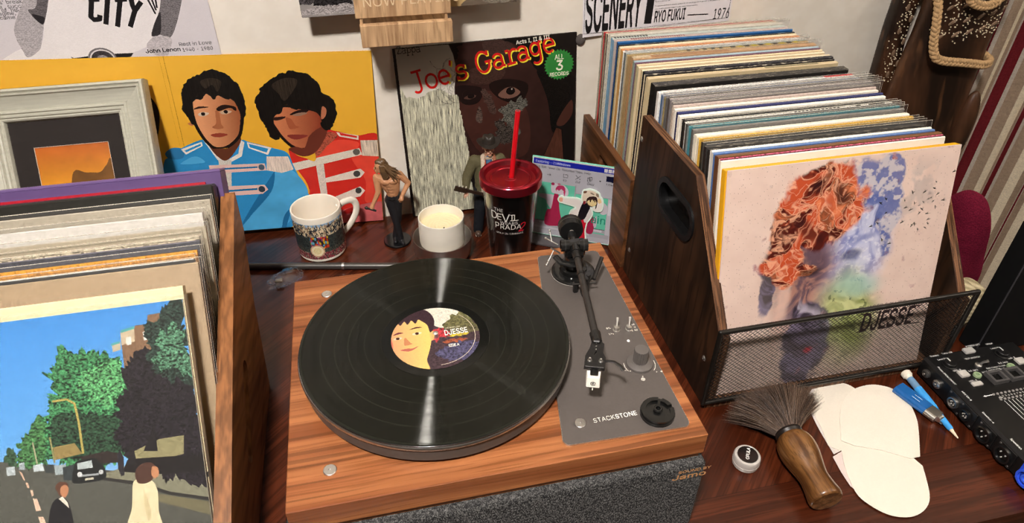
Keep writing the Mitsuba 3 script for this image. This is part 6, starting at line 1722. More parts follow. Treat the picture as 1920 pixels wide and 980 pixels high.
letters(t + '__lettering', F, [('Exploring - C:\\Windows', 4.6, 6, 141.6, '#c8d0f0', dict(sx=.85)), ('File', 4, 6, 132, '#2a2930', dict(sx=.9)), ('Edit', 4, 17, 132, '#2a2930', dict(sx=.9)), ('View', 4, 29, 132, '#2a2930', dict(sx=.9)), ('Go', 4, 43, 132, '#2a2930', dict(sx=.9)), ('Favorites', 4, 53, 132, '#2a2930', dict(sx=.9)), ('Tools', 4, 76, 132, '#2a2930', dict(sx=.9)), ('Help', 4, 92, 132, '#2a2930', dict(sx=.9)),
                               ('Up', 4, 56, 113, '#2a2930', dict(sx=.9)), ('Cut', 4, 78, 113, '#2a2930', dict(sx=.9)), ('Copy', 4, 98, 113, '#2a2930', dict(sx=.9)), ('Links', 4.4, 131, 117, '#2a2930', dict(sx=.85)), ('rain', 15, 103, 41, '#1f7a68', dict(sx=.95))], 'satin', .0007)
mb = MB()
P = Frame(F.at([(0, 0)], .0007)[0], F.X, F.Y)
for g in (stroke([[(78, 120), (86, 127)], [(86, 120), (78, 127)]], .7), sg.box(98, 119, 103, 126).difference(sg.box(98.7, 119.7, 102.3, 125.3)), sg.box(101, 121, 106, 128).difference(sg.box(101.7, 121.7, 105.3, 127.3)), sg.box(56, 120, 64, 126).difference(sg.box(56.6, 120.6, 63.4, 125.4)), stroke([[(28, 121), (34, 121)], [(32, 123), (34, 121), (32, 119)]], .7), sg.Polygon([(118, 124), (122, 124), (120, 121.6)]), sg.Polygon([(139, 124), (142, 124), (140.5, 122)])):
    mb.add(prism(g, .0001, P), '#2a2930')
mb.out(t + '__printed_icons', 'satin')
G2 = Frame(F.at([(0, 0)], .0040)[0], F.X, F.Y)
lay = [
    (poly([(87.6,46),(98.1,48),(103.5,45.1),(101.8,24.8),(103.2,6.9),(92.9,3.8),(93,23.1),(84.2,43.4),(75.1,49.6),(75,53.6)]), '#b8182c', GRAIN + .05),
    (poly([(98.1,48),(102.6,64.4),(107.5,71.1),(111.6,58.3),(102.8,41)]), '#cfc8c4'),
    (poly([(52.2,78.6),(56.5,82.2),(61.7,82.2),(86.1,83.6),(94.2,76.4),(96.4,67.2),(86.7,46.9),(76.8,51.9),(74.9,57.4),(83.2,68.7),(58.5,73.9)]), '#ddd6d0'), (poly([(51.6,78.5),(55,83.3),(59,81.3),(58.4,75.5),(54.6,74)]), '#e0a890'),
    (poly([(94.2,78.3),(103.7,78.1),(107.8,73.1),(104.5,60.9),(99,47.2),(87.6,46.4)]), '#141218'),
    (poly([(110.8,73.6),(118.1,67.3),(127.4,70.9),(127.7,86.2),(123.5,93),(118.5,90.3),(117.7,74.9)]), '#e4dcd4'), (poly([(119.4,90.4),(123.6,91.9),(126.5,86),(123.3,82.4),(119.7,84.8)]), '#e0c090'),
    (poly([(93,85.8),(93.4,96.3),(98.2,102.7),(105.8,105),(116.2,102.1),(122.6,93.8),(118.5,90.3),(109.9,92.5),(103.2,89.5),(100.2,79.4),(95.3,80.5)]), '#d9c9b4'),
    (ell(*[(96.8,100.4)][0], 3.6, 2.2, 30), '#6a4a38'), (ell(*[(109.5,99.2)][0], 4, 1.6, -20), '#8a7a66'), (ell(*[(118.5,97.8)][0], 2.4, 4, 30), '#8a7a66'), (poly([(95.2,82),(99.7,83.1),(98.5,77.2),(95.1,77)]), '#7a2a30'),
    (poly([(100.4,81.4),(101.4,89.2),(108.1,93.7),(116.7,93.7),(119.4,86.6),(119,75.1),(117.2,70.9),(116.1,78.4),(110.8,73.6),(103.8,75.3)]), '#33211e'),
    (ell(*[(110,82.3)][0], 8.4, 7.2, -10), '#dcc792'), (poly([(101.7,83.5),(103.2,89.5),(109.8,92.9),(117.6,91.6),(118.8,85),(115.6,88.6),(112.8,85.1),(110.1,88.8),(107.2,84.1),(105.3,86.8)]), '#33211e'),
    (ell(*[(107.2,84.1)][0], 1.1, 1.7), '#2a1a16'), (ell(*[(115.1,85.1)][0], 1.1, 1.7), '#2a1a16'), (stroke([[(110.6,77.4),(112.4,77.7)]], .4), '#8a4a3a'),
]
outl = so.unary_union([l[0] for l in lay]).buffer(3.2).buffer(-.8)
obj(plabel(t + '__cut_out_girl', 'white edged cut-out of a girl in a red dress'), prism(outl, .0026, Frame(G2.O - .0030 * G2.N, G2.X, G2.Y)), 'gloss', '#d8e6da')
sheet(t + '__cut_out_girl__print', G2, lay, 'gloss', .0001)
foot = prism(sg.Polygon([(10, -30), (120, -30), (130, 6), (4, 6)]), .0030, Frame((F.O[0], F.O[1], .0003), F.X, (-F.X[1], F.X[0], 0)))
obj(plabel(t + '__foot', 'grey foot plate'), foot, 'gloss', '#4d4a4c')

# rod, bag
t = thing('metal_rod', 'slim dark metal rod with a bright collar lying on the desk behind the record player', 'rod')
a_, b_ = np.array([-.1180, .6035, .0062]), np.array([.1480, .5450, .0062])
d_ = unit(b_ - a_)
obj(t + '__shaft', rod(a_, b_, .0060, 24), 'dark_metal')
obj(plabel(t + '__collar', 'bright silver collar'), rod(a_ + d_ * .1690, a_ + d_ * .1730, .0066, 24), 'chrome')
t = thing('crumpled_bag', 'crumpled clear plastic bag lying at the back left corner of the record player', 'bag')
m = trimesh.creation.icosphere(4, 1.)
v = np.array(m.vertices)
v *= (.7 + .9 * meshkit.fbm(v * 2.3, 4, 21))[:, None]
v = v * (.026, .015, .009)
v[:, 2] += .0004 - v[:, 2].min()
ca, sa = math.cos(.55), math.sin(.55)
v = np.c_[v[:, 0] * ca - v[:, 1] * sa, v[:, 0] * sa + v[:, 1] * ca, v[:, 2]] + (-.0440, .5460, 0)
obj(t + '__film', trimesh.Trimesh(v, m.faces, process=False), 'clear_glass', ang=15)
obj(plabel(t + '__content', 'small pale plastic piece'), box(-.062, -.050, .5420, .5500, .0060, .0105, .001), 'satin', '#b5aa9c')

# ------------------------------------------------------------------ things on the desk at the right
# brush
t = thing('dusting_brush', 'round dark-haired dusting brush with varnished wooden handle lying on the desk', 'brush')
H0, H1 = np.array([.5870, .0660, .0265]), np.array([.5830, -.0270, .0200])
ax = unit(H1 - H0)
prof = [(0, 0), (.0120, .0006), (.0190, .0050), (.0235, .0140), (.0252, .0260), (.0245, .0400), (.0215, .0560), (.0190, .0700), (.0186, .0800), (.0200, .0930), (.0216, .1040), (.0214, .1090), (.0200, .1120), (.0170, .1132), (0, .1134)]
pr = spline([(a * .93, b * .82) for a, b in prof], 4, False)
pr[:, 0] = np.maximum(pr[:, 0], 0)
pr[0, 0] = pr[-1, 0] = 0
obj(plabel(t + '__handle', 'turned wooden handle'), lathe(pr, H0, 56, ax), 'handle_wood', ang=50)
obj(t + '__ferrule', lathe([(0, 0), (.0165, 0), (.0175, .0030), (.0150, .0100), (0, .0100)], H0 - ax * .0040, 40, ax), 'satin', '#1a1411')
mb = []
nb = 4200
uu = rng.random(nb)
e1 = unit(np.cross(ax, (0, 0, 1)))
e2 = np.cross(e1, ax)
V, Fc = [], []
k0 = 0
for k in range(nb):
    rad = math.sqrt(uu[k])
    ph = rng.uniform(0, 2 * math.pi)
    c0 = H0 - ax * .002 + (e1 * math.cos(ph) + e2 * math.sin(ph)) * rad * .0135
    spread = rad * (.62 + .2 * rng.random())
    dirn = unit(-ax + (e1 * math.cos(ph) * 1.15 + e2 * math.sin(ph) * .62) * spread + np.array([.10, 0, .02]) + .10 * rng.normal(size=3))
    L_ = .063 + .012 * rng.random() - .010 * rad
    bendv = .012 * rad * (e1 * math.cos(ph))
    pts = [c0, c0 + dirn * L_ * .4, c0 + dirn * L_ * .72 + bendv * .4 - np.array([0, 0, .002]), c0 + dirn * L_ + bendv - np.array([0, 0, .006])]
    pts = [np.array([p[0], p[1], max(p[2], .0012 + .002 * rng.random())]) for p in pts]
    w = (.00030, .00028, .00022, .00008)
    s_ = unit(np.cross(dirn, rng.normal(size=3)))
    s2_ = np.cross(dirn, s_)
    for p, w_k in zip(pts, w):
        V += [p + s_ * w_k, p - s_ * w_k * .5 + s2_ * w_k * .87, p - s_ * w_k * .5 - s2_ * w_k * .87]
    for r_ in range(3):
        a = k0 + r_ * 3
        for q in range(3):
            b, c = a + q, a + (q + 1) % 3
            Fc += [(b, c, c + 3), (b, c + 3, b + 3)]
    k0 += 12
bm = trimesh.Trimesh(np.array(V), np.array(Fc), process=False)
vn = np.repeat([C('#59463a'), C('#3a2c24'), C('#705a4a'), C('#48372d')], nb // 4 * 12)
MB().add(bm, uv=np.c_[vn, np.zeros(len(vn))]).out(t + '__bristles', 'satin')
labels[t + '__bristles'] = {'label': 'long fine dark brown bristles', 'kind': 'stuff'}

# cap
t = thing('lettered_tin', 'small round silver tin with a black lettered lid beside the brush', 'tin')
JC = (.5270, .0560, .0002)
mb = MB().add(lathe([(0, 0), (.0150, 0), (.0160, .0008), (.0164, .0060), (.0158, .0066), (.0158, .0072), (.0166, .0078), (.0166, .0138), (.0154, .0158), (.0134, .0166), (.0126, .0160), (0, .0160)], JC, 72), '#b4aea8', GRAIN + .05)
for k in range(60):
    a = k * math.pi / 30
    mb.add(trimesh.creation.icosphere(1, .00055).apply_translation((JC[0] + .0164 * math.cos(a), JC[1] + .0164 * math.sin(a), JC[2] + .0069)), '#d8d2ca')
mb.out(t + '__body', 'gloss')
obj(plabel(t + '__lid_disc', 'black disc with white lettering'), lathe([(0, 0), (.0124, 0), (.0124, .0007), (0, .0008)], (JC[0], JC[1], JC[2] + .0161), 56), 'gloss', '#100f0f')
letters(t + '__lettering', Frame((JC[0], JC[1], JC[2] + .0169), (.54, .84, 0), (-.84, .54, 0)), [('OPULA', 4.0, -8.2, -2.0, '#f0ece6', dict(bold=True, sx=1.0))], 'satin', .0001)

# paper cut-outs
PAPERS = [
    ('pale paper cut-out at the very back of the white pile, mostly hidden', .0004, '#cfc6c0'),
    ('white paper cut-out with rounded top at the left of the pile, under the arch-shaped one', .0010, '#dad2c4'),
    ('pinkish white paper cut-out peeping out under the sheet nearest the desk edge', .0008, '#d2c2bc'),
    ('large white teardrop paper cut-out nearest the desk edge', .0016, '#dbd3c5'),
    ('white arch-shaped paper cut-out on top of the pile', .0024, '#ded6c8'),
]
SHAPES = [
    ([(659.1,130),(673.2,144.8),(692.9,153.7),(710.9,152.8),(722.3,142.1),(695,95.3),(654,45.6),(643.1,43),(648.8,91.6)], (5, 6, 7)),
    ([(660,124.9),(673.9,140.6),(696,152),(716.8,151.5),(732.1,144),(737.4,129.6),(732.6,106),(713.2,72.8),(682.7,46.1),(653.3,45.8),(643.5,56.5),(651.1,82.9),(654.3,104.3)], (8, 9, 10)),
    ([(639.4,39.7),(662.6,47.1),(695.2,33.1),(676.6,-3.2),(643.4,-18.8),(635.2,-3.4),(636.2,16.7)], (0, 1, 2, 3, 4, 5)),
    ([(655.3,45.4),(680.8,56.9),(712.7,41.2),(736.4,19.9),(740.6,2.5),(731.7,-15.5),(721,-34.5),(709.1,-46.7),(692.1,-54.5),(674.1,-55.5),(656.4,-48.7),(643.5,-35),(635.9,-17.2),(639.4,5),(646,25.8)], (0, 1, 2, 3, 4)),
    ([(663.6,58.9),(684.6,92.9),(703.6,115.3),(727.9,131.7),(752.3,136.5),(772,133.2),(788.2,120.5),(792.2,96.8),(785.2,72.6),(773.4,52.3),(746.6,15.1),(732.5,14.9),(704,34.6),(676,47.6)], (0, 10, 11, 12, 13)),
]
for k, (lab, z, c_) in enumerate(PAPERS):
    t = thing('paper_cutout', lab, 'paper', 'white paper cut-outs')
    obj(t, prism(rounded(*SHAPES[k]), .00055, Frame((0, 0, z), (1, 0, 0), (0, 1, 0))), 'matt', c_, GRAIN + .03, ang=30)

# lighter
t = thing('lighter', 'blue plastic lighter with metal top lying beside the white paper cut-outs', 'lighter')
LF = Frame(np.array((0.7924, 0.1208, 0.0008)), np.array((0.8065, 0.0728, 0.0008)) - np.array((0.7924, 0.1208, 0.0008)), (0, 0, 1))
LY = Frame(LF.O, LF.X, np.cross((0, 0, 1), LF.X))
prf = m3.Manifold.batch_hull([m3.Manifold.cylinder(.046, .0055, .0055, 24).translate((0, s_ * .0060, 0)) for s_ in (-1, 1)])
body = hullmesh(prf)
R_ = np.eye(4)
R_[:3, :3] = np.array([LY.X, LY.Y, LY.N]).T @ np.array([[0, 0, 1], [0, 1, 0], [-1, 0, 0]])
body.apply_transform(R_)
body.apply_translation(LY.O + LY.N * .0056 + LY.X * .0)
obj(t + '__body', body, 'gloss', '#1f5b9c')
for y in (-.003, .003):
    obj(part(t, 'gauge_window'), LY.put(box(.022, .034, y - .0004, y + .0004, .0110, .0113)), 'satin', '#c9d6e2')
cap_ = hullmesh(m3.Manifold.batch_hull([m3.Manifold.cylinder(.0150, .0053, .0053, 24).translate((0, s_ * .0058, 0)) for s_ in (-1, 1)]))
cap_.apply_transform(R_)
cap_.apply_translation(LY.O + LY.N * .0056 + LY.X * .0462)
obj(t + '__metal_hood', cap_, 'steel')
obj(t + '__spark_wheel', LY.put(rod((.0625, -.0045, .0060), (.0625, .0045, .0060), .0042, 20)), 'chrome')
obj(t + '__thumb_lever', LY.put(box(.0600, .0700, -.0042, .0042, .0020, .0036, .0006)), 'dark_metal')

# screwdriver pen
t = thing('screwdriver_pen', 'slim blue screwdriver pen with white cap and pale pointed tip beside the black tester', 'screwdriver')
A_, B_ = np.array([.8185, .1420, .0090]), np.array([.8135, .0285, .0035])
dv = unit(B_ - A_)
Lp = np.linalg.norm(B_ - A_)
obj(plabel(t + '__end_cap', 'white end cap'), lathe([(0, 0), (.0058, .0002), (.0070, .0016), (.0070, .0070), (.0052, .0090), (.0046, .0120), (0, .0120)], A_, 32, dv), 'satin', '#e4dccb')
obj(plabel(t + '__clear_barrel', 'grey blue see-through barrel'), lathe([(0, .0121), (.0048, .0121), (.0050, .0300), (0, .0300)], A_, 28, dv), 'gloss', '#6f93b4')
obj(plabel(t + '__barrel', 'light blue barrel'), lathe([(0, .0301), (.0054, .0301), (.0056, .0500), (.0052, .0660), (.0046, .0670), (.0038, .0980), (.0028, .1000), (0, .1000)], A_, 32, dv), 'satin', '#3f9be0')
obj(plabel(t + '__tip', 'pale tip'), lathe([(0, .1001), (.0026, .1001), (.0010, Lp - .001), (0, Lp)], A_, 24, dv), 'satin', '#e4d2b6')

# cable tester
t = thing('cable_tester', 'black cable tester box with sockets, knobs and white lettering at the right edge', 'cable tester')
TX0, TX1, TY0, TY1, TZ = .8400, .9900, -.1000, .1450, .0340
obj(t + '__housing', box(TX0, TX1, TY0, TY1, .0006, TZ, .0035), 'satin', '#0e0e0f')
F = Frame((TX0, TY0, TZ + .0001), (1, 0, 0), (0, 1, 0))
S_ = Frame((TX0 - .0001, TY1, 0), (0, -1, 0), (0, 0, 1))          # the left side, mm from its far end
# side sockets
for x, z in ((18, 17), (39, 18)):
    k = part(t, 'round_socket')
    obj(k, S_.put(lathe([(.0030, .0002), (.0062, .0002), (.0064, 0), (.0064, .0030), (.0052, .0042), (.0034, .0046), (.0030, .0030), (.0022, .0028), (0, .0026)], (x / 1000, z / 1000, 0), 32)), 'steel' if x > 30 else 'dark_metal')
    obj(k + '__centre', S_.put(lathe([(0, .0030), (.0018, .0034), (.0022, .0050), (.0018, .0066), (0, .0066)], (x / 1000, z / 1000, 0), 20)), 'chrome')
for k_, (x, z, r_, c_) in enumerate(((72, 17, 8, '#161617'), (94, 17, 8, '#151516'), (126, 17, 11.5, '#121213'), (158, 17, 11.5, '#121213'))):
    k = part(t, 'panel_connector')
    obj(k, S_.put(box(x / 1000 - .0135, x / 1000 + .0135, .0040, .0305, 0, .0018, .0006)), 'satin', '#111112')
    obj(k + '__shell', S_.put(lathe([(r_ * .00072, .0019), (r_ * .00078, .0060), (r_ * .00098, .0060), (r_ / 1000, .0018)], (x / 1000, z / 1000, 0), 36)), 'gloss' if k_ else 'steel', c_)
    mb = MB().add(S_.put(lathe([(0, .0022), (r_ * .0007, .0022), (r_ * .0007, .0030), (0, .0030)], (x / 1000, z / 1000, 0), 28)), '#0a0a0a')
    for q in range(3 if k_ > 1 else 5):
        a = q * 2 * math.pi / (3 if k_ > 1 else 5) + .5
        mb.add(S_.put(rod((x / 1000 + r_ * .00038 * math.cos(a), z / 1000 + r_ * .00038 * math.sin(a), .0030), (x / 1000 + r_ * .00038 * math.cos(a), z / 1000 + r_ * .00038 * math.sin(a), .0048), .0009, 8)), '#b0aca6')
    mb.out(k + '__pins', 'satin')
    for dx, dz in ((-10.5, 10), (10.5, -10)):
        obj(part(k, 'screw'), S_.put(lathe([(0, .0026), (.0014, .0024), (.0018, .0017), (0, .0017)], ((x + dx) / 1000, (z + dz) / 1000, 0), 14)), 'dark_metal')
k = part(t, 'panel_connector')
mb = MB().add(S_.put(box(.1810, .2080, .0030, .0320, 0, .0022, .0008)), '#2b4fd0').add(S_.put(lathe([(.0088, .0023), (.0092, .0070), (.0118, .0070), (.0122, .0022)], (.1945, .0175, 0), 40)), '#2f55da').add(S_.put(lathe([(0, .0024), (.0086, .0024), (.0086, .0034), (0, .0034)], (.1945, .0175, 0), 32)), '#1a358f').add(S_.put(lathe([(.0030, .0035), (.0034, .0064), (.0056, .0064), (.0060, .0034)], (.1945, .0175, 0), 32)), '#3a62e6')
mb.out(plabel(k, 'bright blue round socket'), 'satin')
# top face
for x, y in ((24, 222), (112, 224)):
    k = part(t, 'top_knob')
    obj(k, lathe([(0, 0), (.0098, 0), (.0100, .0008), (.0086, .0014), (.0080, .0050), (.0070, .0058), (0, .0058)], F.at([(x, y)])[0], 36), 'satin', '#0f0f10')
    obj(k + '__pointer', F.put(box(x / 1000 - .0008, x / 1000 + .0008, y / 1000 + .0010, y / 1000 + .0074, .0058, .0062)), 'satin', '#d8d6d2')
    obj(k + '__ring', prism(sg.Point(x, y).buffer(9.6).difference(sg.Point(x, y).buffer(8.9)), .0003, F), 'satin', '#8d8a86')
obj(plabel(part(t, 'push_button'), 'grey push button'), F.put(box(.0600, .0760, .2330, .2430, 0, .0050, .0012)), 'satin', '#a5a3a0')
k = part(t, 'toggle')
mb = MB().add(lathe([(0, 0), (.0044, 0), (.0044, .0020), (.0028, .0030), (0, .0030)], F.at([(62, 212)])[0], 20)).add(tube([F.at([(62, 212)], .002)[0], F.at([(64, 209)], .009)[0], F.at([(66, 206)], .014)[0]], [.0014, .0016, .0022], 12))
mb.out(k, 'chrome')
k = part(t, 'toggle')
mb = MB().add(lathe([(0, 0), (.0052, 0), (.0052, .0020), (.0030, .0030), (0, .0030)], F.at([(130, 116)])[0], 20)).add(tube([F.at([(130, 116)], .002)[0], F.at([(133, 112)], .008)[0], F.at([(135, 109)], .013)[0]], [.0016, .0018, .0026], 12))
mb.out(k, 'chrome')
for x, y in ((22, 196), (118, 200)):
    obj(plabel(part(t, 'square_port'), 'silver square port'), F.put(box(x / 1000, (x + 13) / 1000, y / 1000, (y + 11) / 1000, 0, .0038, .0006)), 'satin', '#bdb9b2')
    obj(plabel(part(t, 'flat_port'), 'silver flat port'), F.put(box((x + 4) / 1000, (x + 19) / 1000, (y - 17) / 1000, (y - 10.5) / 1000, 0, .0030, .0005)), 'satin', '#bdb9b2')
for x, y in ((46, 196), (104, 200)):
    obj(plabel(part(t, 'jack_socket'), 'pale green jack socket'), lathe([(.0022, .0004), (.0026, .0030), (.0050, .0030), (.0054, 0), (0, 0), (0, .0004)], F.at([(x, y)])[0], 28), 'satin', '#8fa37e')
for x in (56, 84):
    g = sg.box(x, 176, x + 23, 196).difference(sg.box(x + 3.5, 179, x + 19.5, 192))
    k = part(t, 'network_socket')
    obj(k, prism(g, .0060, F), 'satin', '#4a4848')
    obj(k + '__recess', F.put(box((x + 3.6) / 1000, (x + 19.4) / 1000, .1791, .1919, .0001, .0012)), 'satin', '#050505')
for k_ in range(10):
    for row in range(2):
        obj(part(t, 'indicator_light'), lathe([(0, .0018), (.0012, .0015), (.0018, .0004), (.0018, 0), (0, 0)], F.at([(42 + k_ * 6.1 + 3 * row, 162 - 9.5 * row)])[0], 14), 'satin', '#8a8784')
kn = F.at([(97, 128)])[0]
obj(plabel(part(t, 'selector_knob'), 'black pointed selector knob'), lathe([(0, 0), (.0115, 0), (.0118, .0010), (.0108, .0030), (.0100, .0110), (.0085, .0120), (0, .0120)], kn, 40), 'gloss', '#0e0e0f')
obj(t + '__selector_knob__pointer', F.put(box(.0962, .0978, .1270, .1400, .0120, .0128, .0003)), 'satin', '#eceae6')
mb = MB()
for k_ in range(6):
    g = stroke([[(48 + 6 * k_, 150), (48 + 6 * k_, 134 - 5 * (4 - k_) * .9), (60 + 4.5 * k_, 126 - 5 * (4 - k_) * .9), (82, 126 - 3.2 * (4 - k_))]], .55)
    mb.add(prism(g, .0002, F), '#e8e6e2')
for k_ in range(4):
    g = stroke([[(112, 130 - 4 * k_), (124 + 2 * k_, 136 - 6 * k_), (138, 136 - 6 * k_)]], .55)
    mb.add(prism(g, .0002, F), '#e8e6e2')
for g in (sg.Polygon([(30, 160.4), (26, 162), (30, 163.6), (30, 162.6), (42, 162.6), (42, 161.4), (30, 161.4)]), sg.Polygon([(100, 168), (112, 168), (112, 167), (116, 169), (112, 171), (112, 170), (100, 170)])):
    mb.add(prism(g, .0002, F), '#e8e6e2')
mb.out(t + '__printed_lines', 'satin')
W_ = '#dad8d4'
o9 = dict(rot=-90, bold=True)
letters(t + '__lettering', F, [('Ground', 3, 8, 240, W_), ('Tone ON', 3, 28, 241, W_), ('POWER OFF', 3, 72, 246, W_), ('Meter', 3, 104, 244, W_), ('Level Pin', 2.6, 14, 232, W_), ('Level Pin', 2.6, 104, 235, W_), ('TEST SWITCH', 2.6, 52, 225, W_), ('TEST: CABLE TO USB', 2.2, 68, 203, W_), ('INSERT HERE', 2.2, 68, 199, W_),
                               ('USB-B', 2.8, 20, 209, W_), ('3.5 Jack', 2.8, 40, 204, W_), ('3.5 Jack', 2.8, 92, 208, W_), ('USB-B', 2.8, 112, 213, W_), ('USB-A', 2.8, 27, 187.5, W_), ('USB-A', 2.8, 124, 192, W_), ('RJ45', 2.8, 57, 198, W_), ('RJ45', 2.8, 85, 198, W_), ('PIN', 2.4, 44, 154, W_), ('1 2 3 4 5 6 7 8 9 10 ON', 2.4, 46, 156, W_, dict(sx=1.5)),
                               ('Phono (RCA) INPUT', 2.6, 4, 222, W_, o9), ('Mini Din 8', 2.6, 4, 176, W_, o9), ('Speakon-4', 2.6, 4, 140, W_, o9), ('Speakon', 3, 6, 96, W_, o9), ('XLR-3P', 3, 6, 60, W_, o9),
                               ('Plug 2 ends of the cable to', 3.2, 76, 84, W_), ('one of the connectors, LED', 3.2, 76, 78.5, W_), ('indicates corresponding', 3.2, 76, 73, W_), ('A: If only 1 LED', 3.2, 84, 64, W_), ('B: If 2 LEDs', 3.2, 84, 56, W_)], 'satin', .0002)

# upright black case
t = thing('black_case', 'tall flat black case standing upright behind the cable tester', 'case')
obj(t + '__shell', box(.9500, 1.0680, .1580, .1900, .0004, .3000, .0020), 'matt', '#070708', ang=30)
obj(t + '__edge_highlight', box(.9492, .9510, .1572, .1590, .0010, .2990, .0004), 'satin', '#37363a')  # thin grey strip in place of the highlight along the case edge

# knit pile
t = thing('knitted_bundle', 'cream ribbed knitted bundle in front of the maroon hat beside the right crate', 'knitwear')
m = trimesh.creation.icosphere(5, 1.)
v = np.array(m.vertices)
v = np.sign(v) * np.abs(v) ** .8
v = v * (.042, .036, .034)
v += .003 * np.c_[np.zeros(len(v)), np.zeros(len(v)), np.sin(v[:, 0] * 260)]
v[:, 2] += .0006 - v[:, 2].min()
obj(t, trimesh.Trimesh(v + (.9650, .2350, 0), m.faces, process=False), 'cable_knit', ang=70)
t = thing('knit_hat', 'maroon knitted hat standing behind the cream knitted bundle, right of the crate', 'hat')
m = trimesh.creation.icosphere(5, 1.)
v = np.array(m.vertices)
v = np.sign(v) * np.abs(v) ** .85
zz = v[:, 2].copy()
v = v * np.c_[.031 + .012 * np.clip(.25 - zz, 0, 1.2), np.full(len(v), .042), np.full(len(v), .0960)]
v[:, 0] += .018 * np.maximum(-zz, 0) - .012 * zz
v += .0035 * (meshkit.fbm(v * 45, 3, 8)[:, None] - .5)
v[:, 2] += .0008 - v[:, 2].min()
obj(t + '__crown', trimesh.Trimesh(v + (.9900, .2950, 0), m.faces, process=False), 'knit', ang=70)
lin_ = trimesh.creation.icosphere(4, 1.)
v = np.array(lin_.vertices) * (.012, .018, .038) + (.9480, .2800, .1000)
obj(plabel(t + '__lining', 'grey ribbed lining'), trimesh.Trimesh(v, lin_.faces, process=False), 'matt', '#55595c', LONG + .4)

# carved wood
t = thing('carved_wood_figure', 'tall dark carved wooden figure with pale dots and braided rope in the back right corner', 'sculpture')
zs = np.array([-.7498, -.4, -.1, 0, .06, .12, .18, .24, .30, .36, .44, .60, .80])
cx_ = np.interp(zs, [-.75, .0, .2, .36, .8], [1.200, 1.195, 1.188, 1.194, 1.200])
wx_ = np.interp(zs, [-.75, -.1, .05, .15, .22, .28, .40, .8], [.075, .085, .090, .090, .086, .080, .082, .070])


def column(zs, cx, cy, wx, wy, n=40, p=2.4):
    zf = np.linspace(zs[0], zs[-1], 90)
    V = []
    a = np.arange(n) * 2 * np.pi / n
    ca, sa = np.sign(np.cos(a)) * np.abs(np.cos(a)) ** (2 / p), np.sign(np.sin(a)) * np.abs(np.sin(a)) ** (2 / p)
    for z in zf:
        f = lambda y: np.interp(z, zs, y)
        V.append(np.c_[f(cx) + f(wx) * ca, f(cy) + f(wy) * sa, np.full(n, z)])
    V = np.vstack(V)
    F_ = []
    for i in range(89):
        for k in range(n):
            k2 = (k + 1) % n
            F_ += [(i * n + k, i * n + k2, (i + 1) * n + k2), (i * n + k, (i + 1) * n + k2, (i + 1) * n + k)]
    F_ += [(0, k + 1, k) for k in range(1, n - 1)] + [(89 * n, 89 * n + k, 89 * n + k + 1) for k in range(1, n - 1)]
    return trimesh.Trimesh(V, np.array(F_), process=False)


m = column(zs, cx_, np.full(len(zs), .6520), wx_, np.full(len(zs), .034))
v = np.array(m.vertices)
v[:, :2] += (.006 * (meshkit.fbm(v * (30, 30, 8), 3, 5) - .5))[:, None]
obj(t + '__body', m.__class__(v, m.faces, process=False), 'carved_wood', ang=60)
z2 = np.array([-.7498, 0, .12, .20, .30, .38, .8])
m = column(z2, np.array([1.12, 1.118, 1.115, 1.112, 1.103, 1.106, 1.13]), np.full(7, .6950), np.array([.030, .034, .034, .026, .021, .022, .022]), np.full(7, .020))
obj(t + '__side_lobe', m, 'carved_wood', ang=60)
m = trimesh.creation.icosphere(4, 1.)
v = np.array(m.vertices) * (.022, .018, .080) + (1.2800, .6300, .1050)
obj(t + '__foot_knob', trimesh.Trimesh(v, m.faces, process=False), 'carved_wood', ang=60)
mb = MB()
for k in range(520):
    x, z = rng.uniform(1.118, 1.268), rng.uniform(.27, .43)
    u = (x - 1.192) / .080
    if abs(u) > .96 or z < .285 + .02 * abs(u) or (z < .30 and rng.random() < .5):
        continue
    y = .6520 - .034 * (1 - abs(u) ** 2.4) ** (1 / 2.4) - .0004
    mb.add(trimesh.creation.icosphere(1, .0013).apply_translation((x, y - .0004, z)), '#d9cbb0')
for k in range(170):
    z = rng.uniform(.20, .40)
    u = rng.uniform(-.85, .85)
    x = np.interp(z, z2, [1.12, 1.118, 1.115, 1.112, 1.103, 1.106, 1.13]) + u * .021
    y = .6950 - .020 * (1 - abs(u) ** 2.4) ** (1 / 2.4) - .0008
    mb.add(trimesh.creation.icosphere(1, .0013).apply_translation((x, y, z)), '#d9cbb0')
mb.out(t + '__dots', 'matt')
labels[t + '__dots'] = {'label': 'pale painted dots', 'kind': 'stuff'}
for r_ in range(5):
    for c_ in range(5):
        x, z = 1.140 + c_ * .026 + .012 * (r_ % 2), .302 + r_ * .026 + .004 * c_
        u = (x - 1.192) / .080
        if abs(u) > .86:
            continue
        y = .6520 - .034 * (1 - abs(u) ** 2.4) ** (1 / 2.4)
        m = trimesh.creation.icosphere(3, 1.)
        v = np.array(m.vertices) * (.0085, .0022, .0034)
        a = .62
        v = np.c_[v[:, 0] * math.cos(a) - v[:, 2] * math.sin(a), v[:, 1], v[:, 0] * math.sin(a) + v[:, 2] * math.cos(a)]
        obj(part(t, 'oval_inlay'), trimesh.Trimesh(v + (x, y, z), m.faces, process=False), 'satin', '#7a6350', GRAIN + .2)
for k in range(9):
    z = .215 + k * .021
    x = np.interp(z, z2, [1.12, 1.118, 1.115, 1.112, 1.103, 1.106, 1.13]) + (.008 if k % 2 else -.007)
    m = trimesh.creation.icosphere(2, 1.)
    obj(part(t, 'oval_inlay'), trimesh.Trimesh(np.array(m.vertices) * (.0036, .0020, .0070) + (x, .6745, z), m.faces, process=False), 'satin', '#7a6350', GRAIN + .2)
t = thing('braided_rope', 'pale braided rope slung around the carved wooden figure', 'rope')
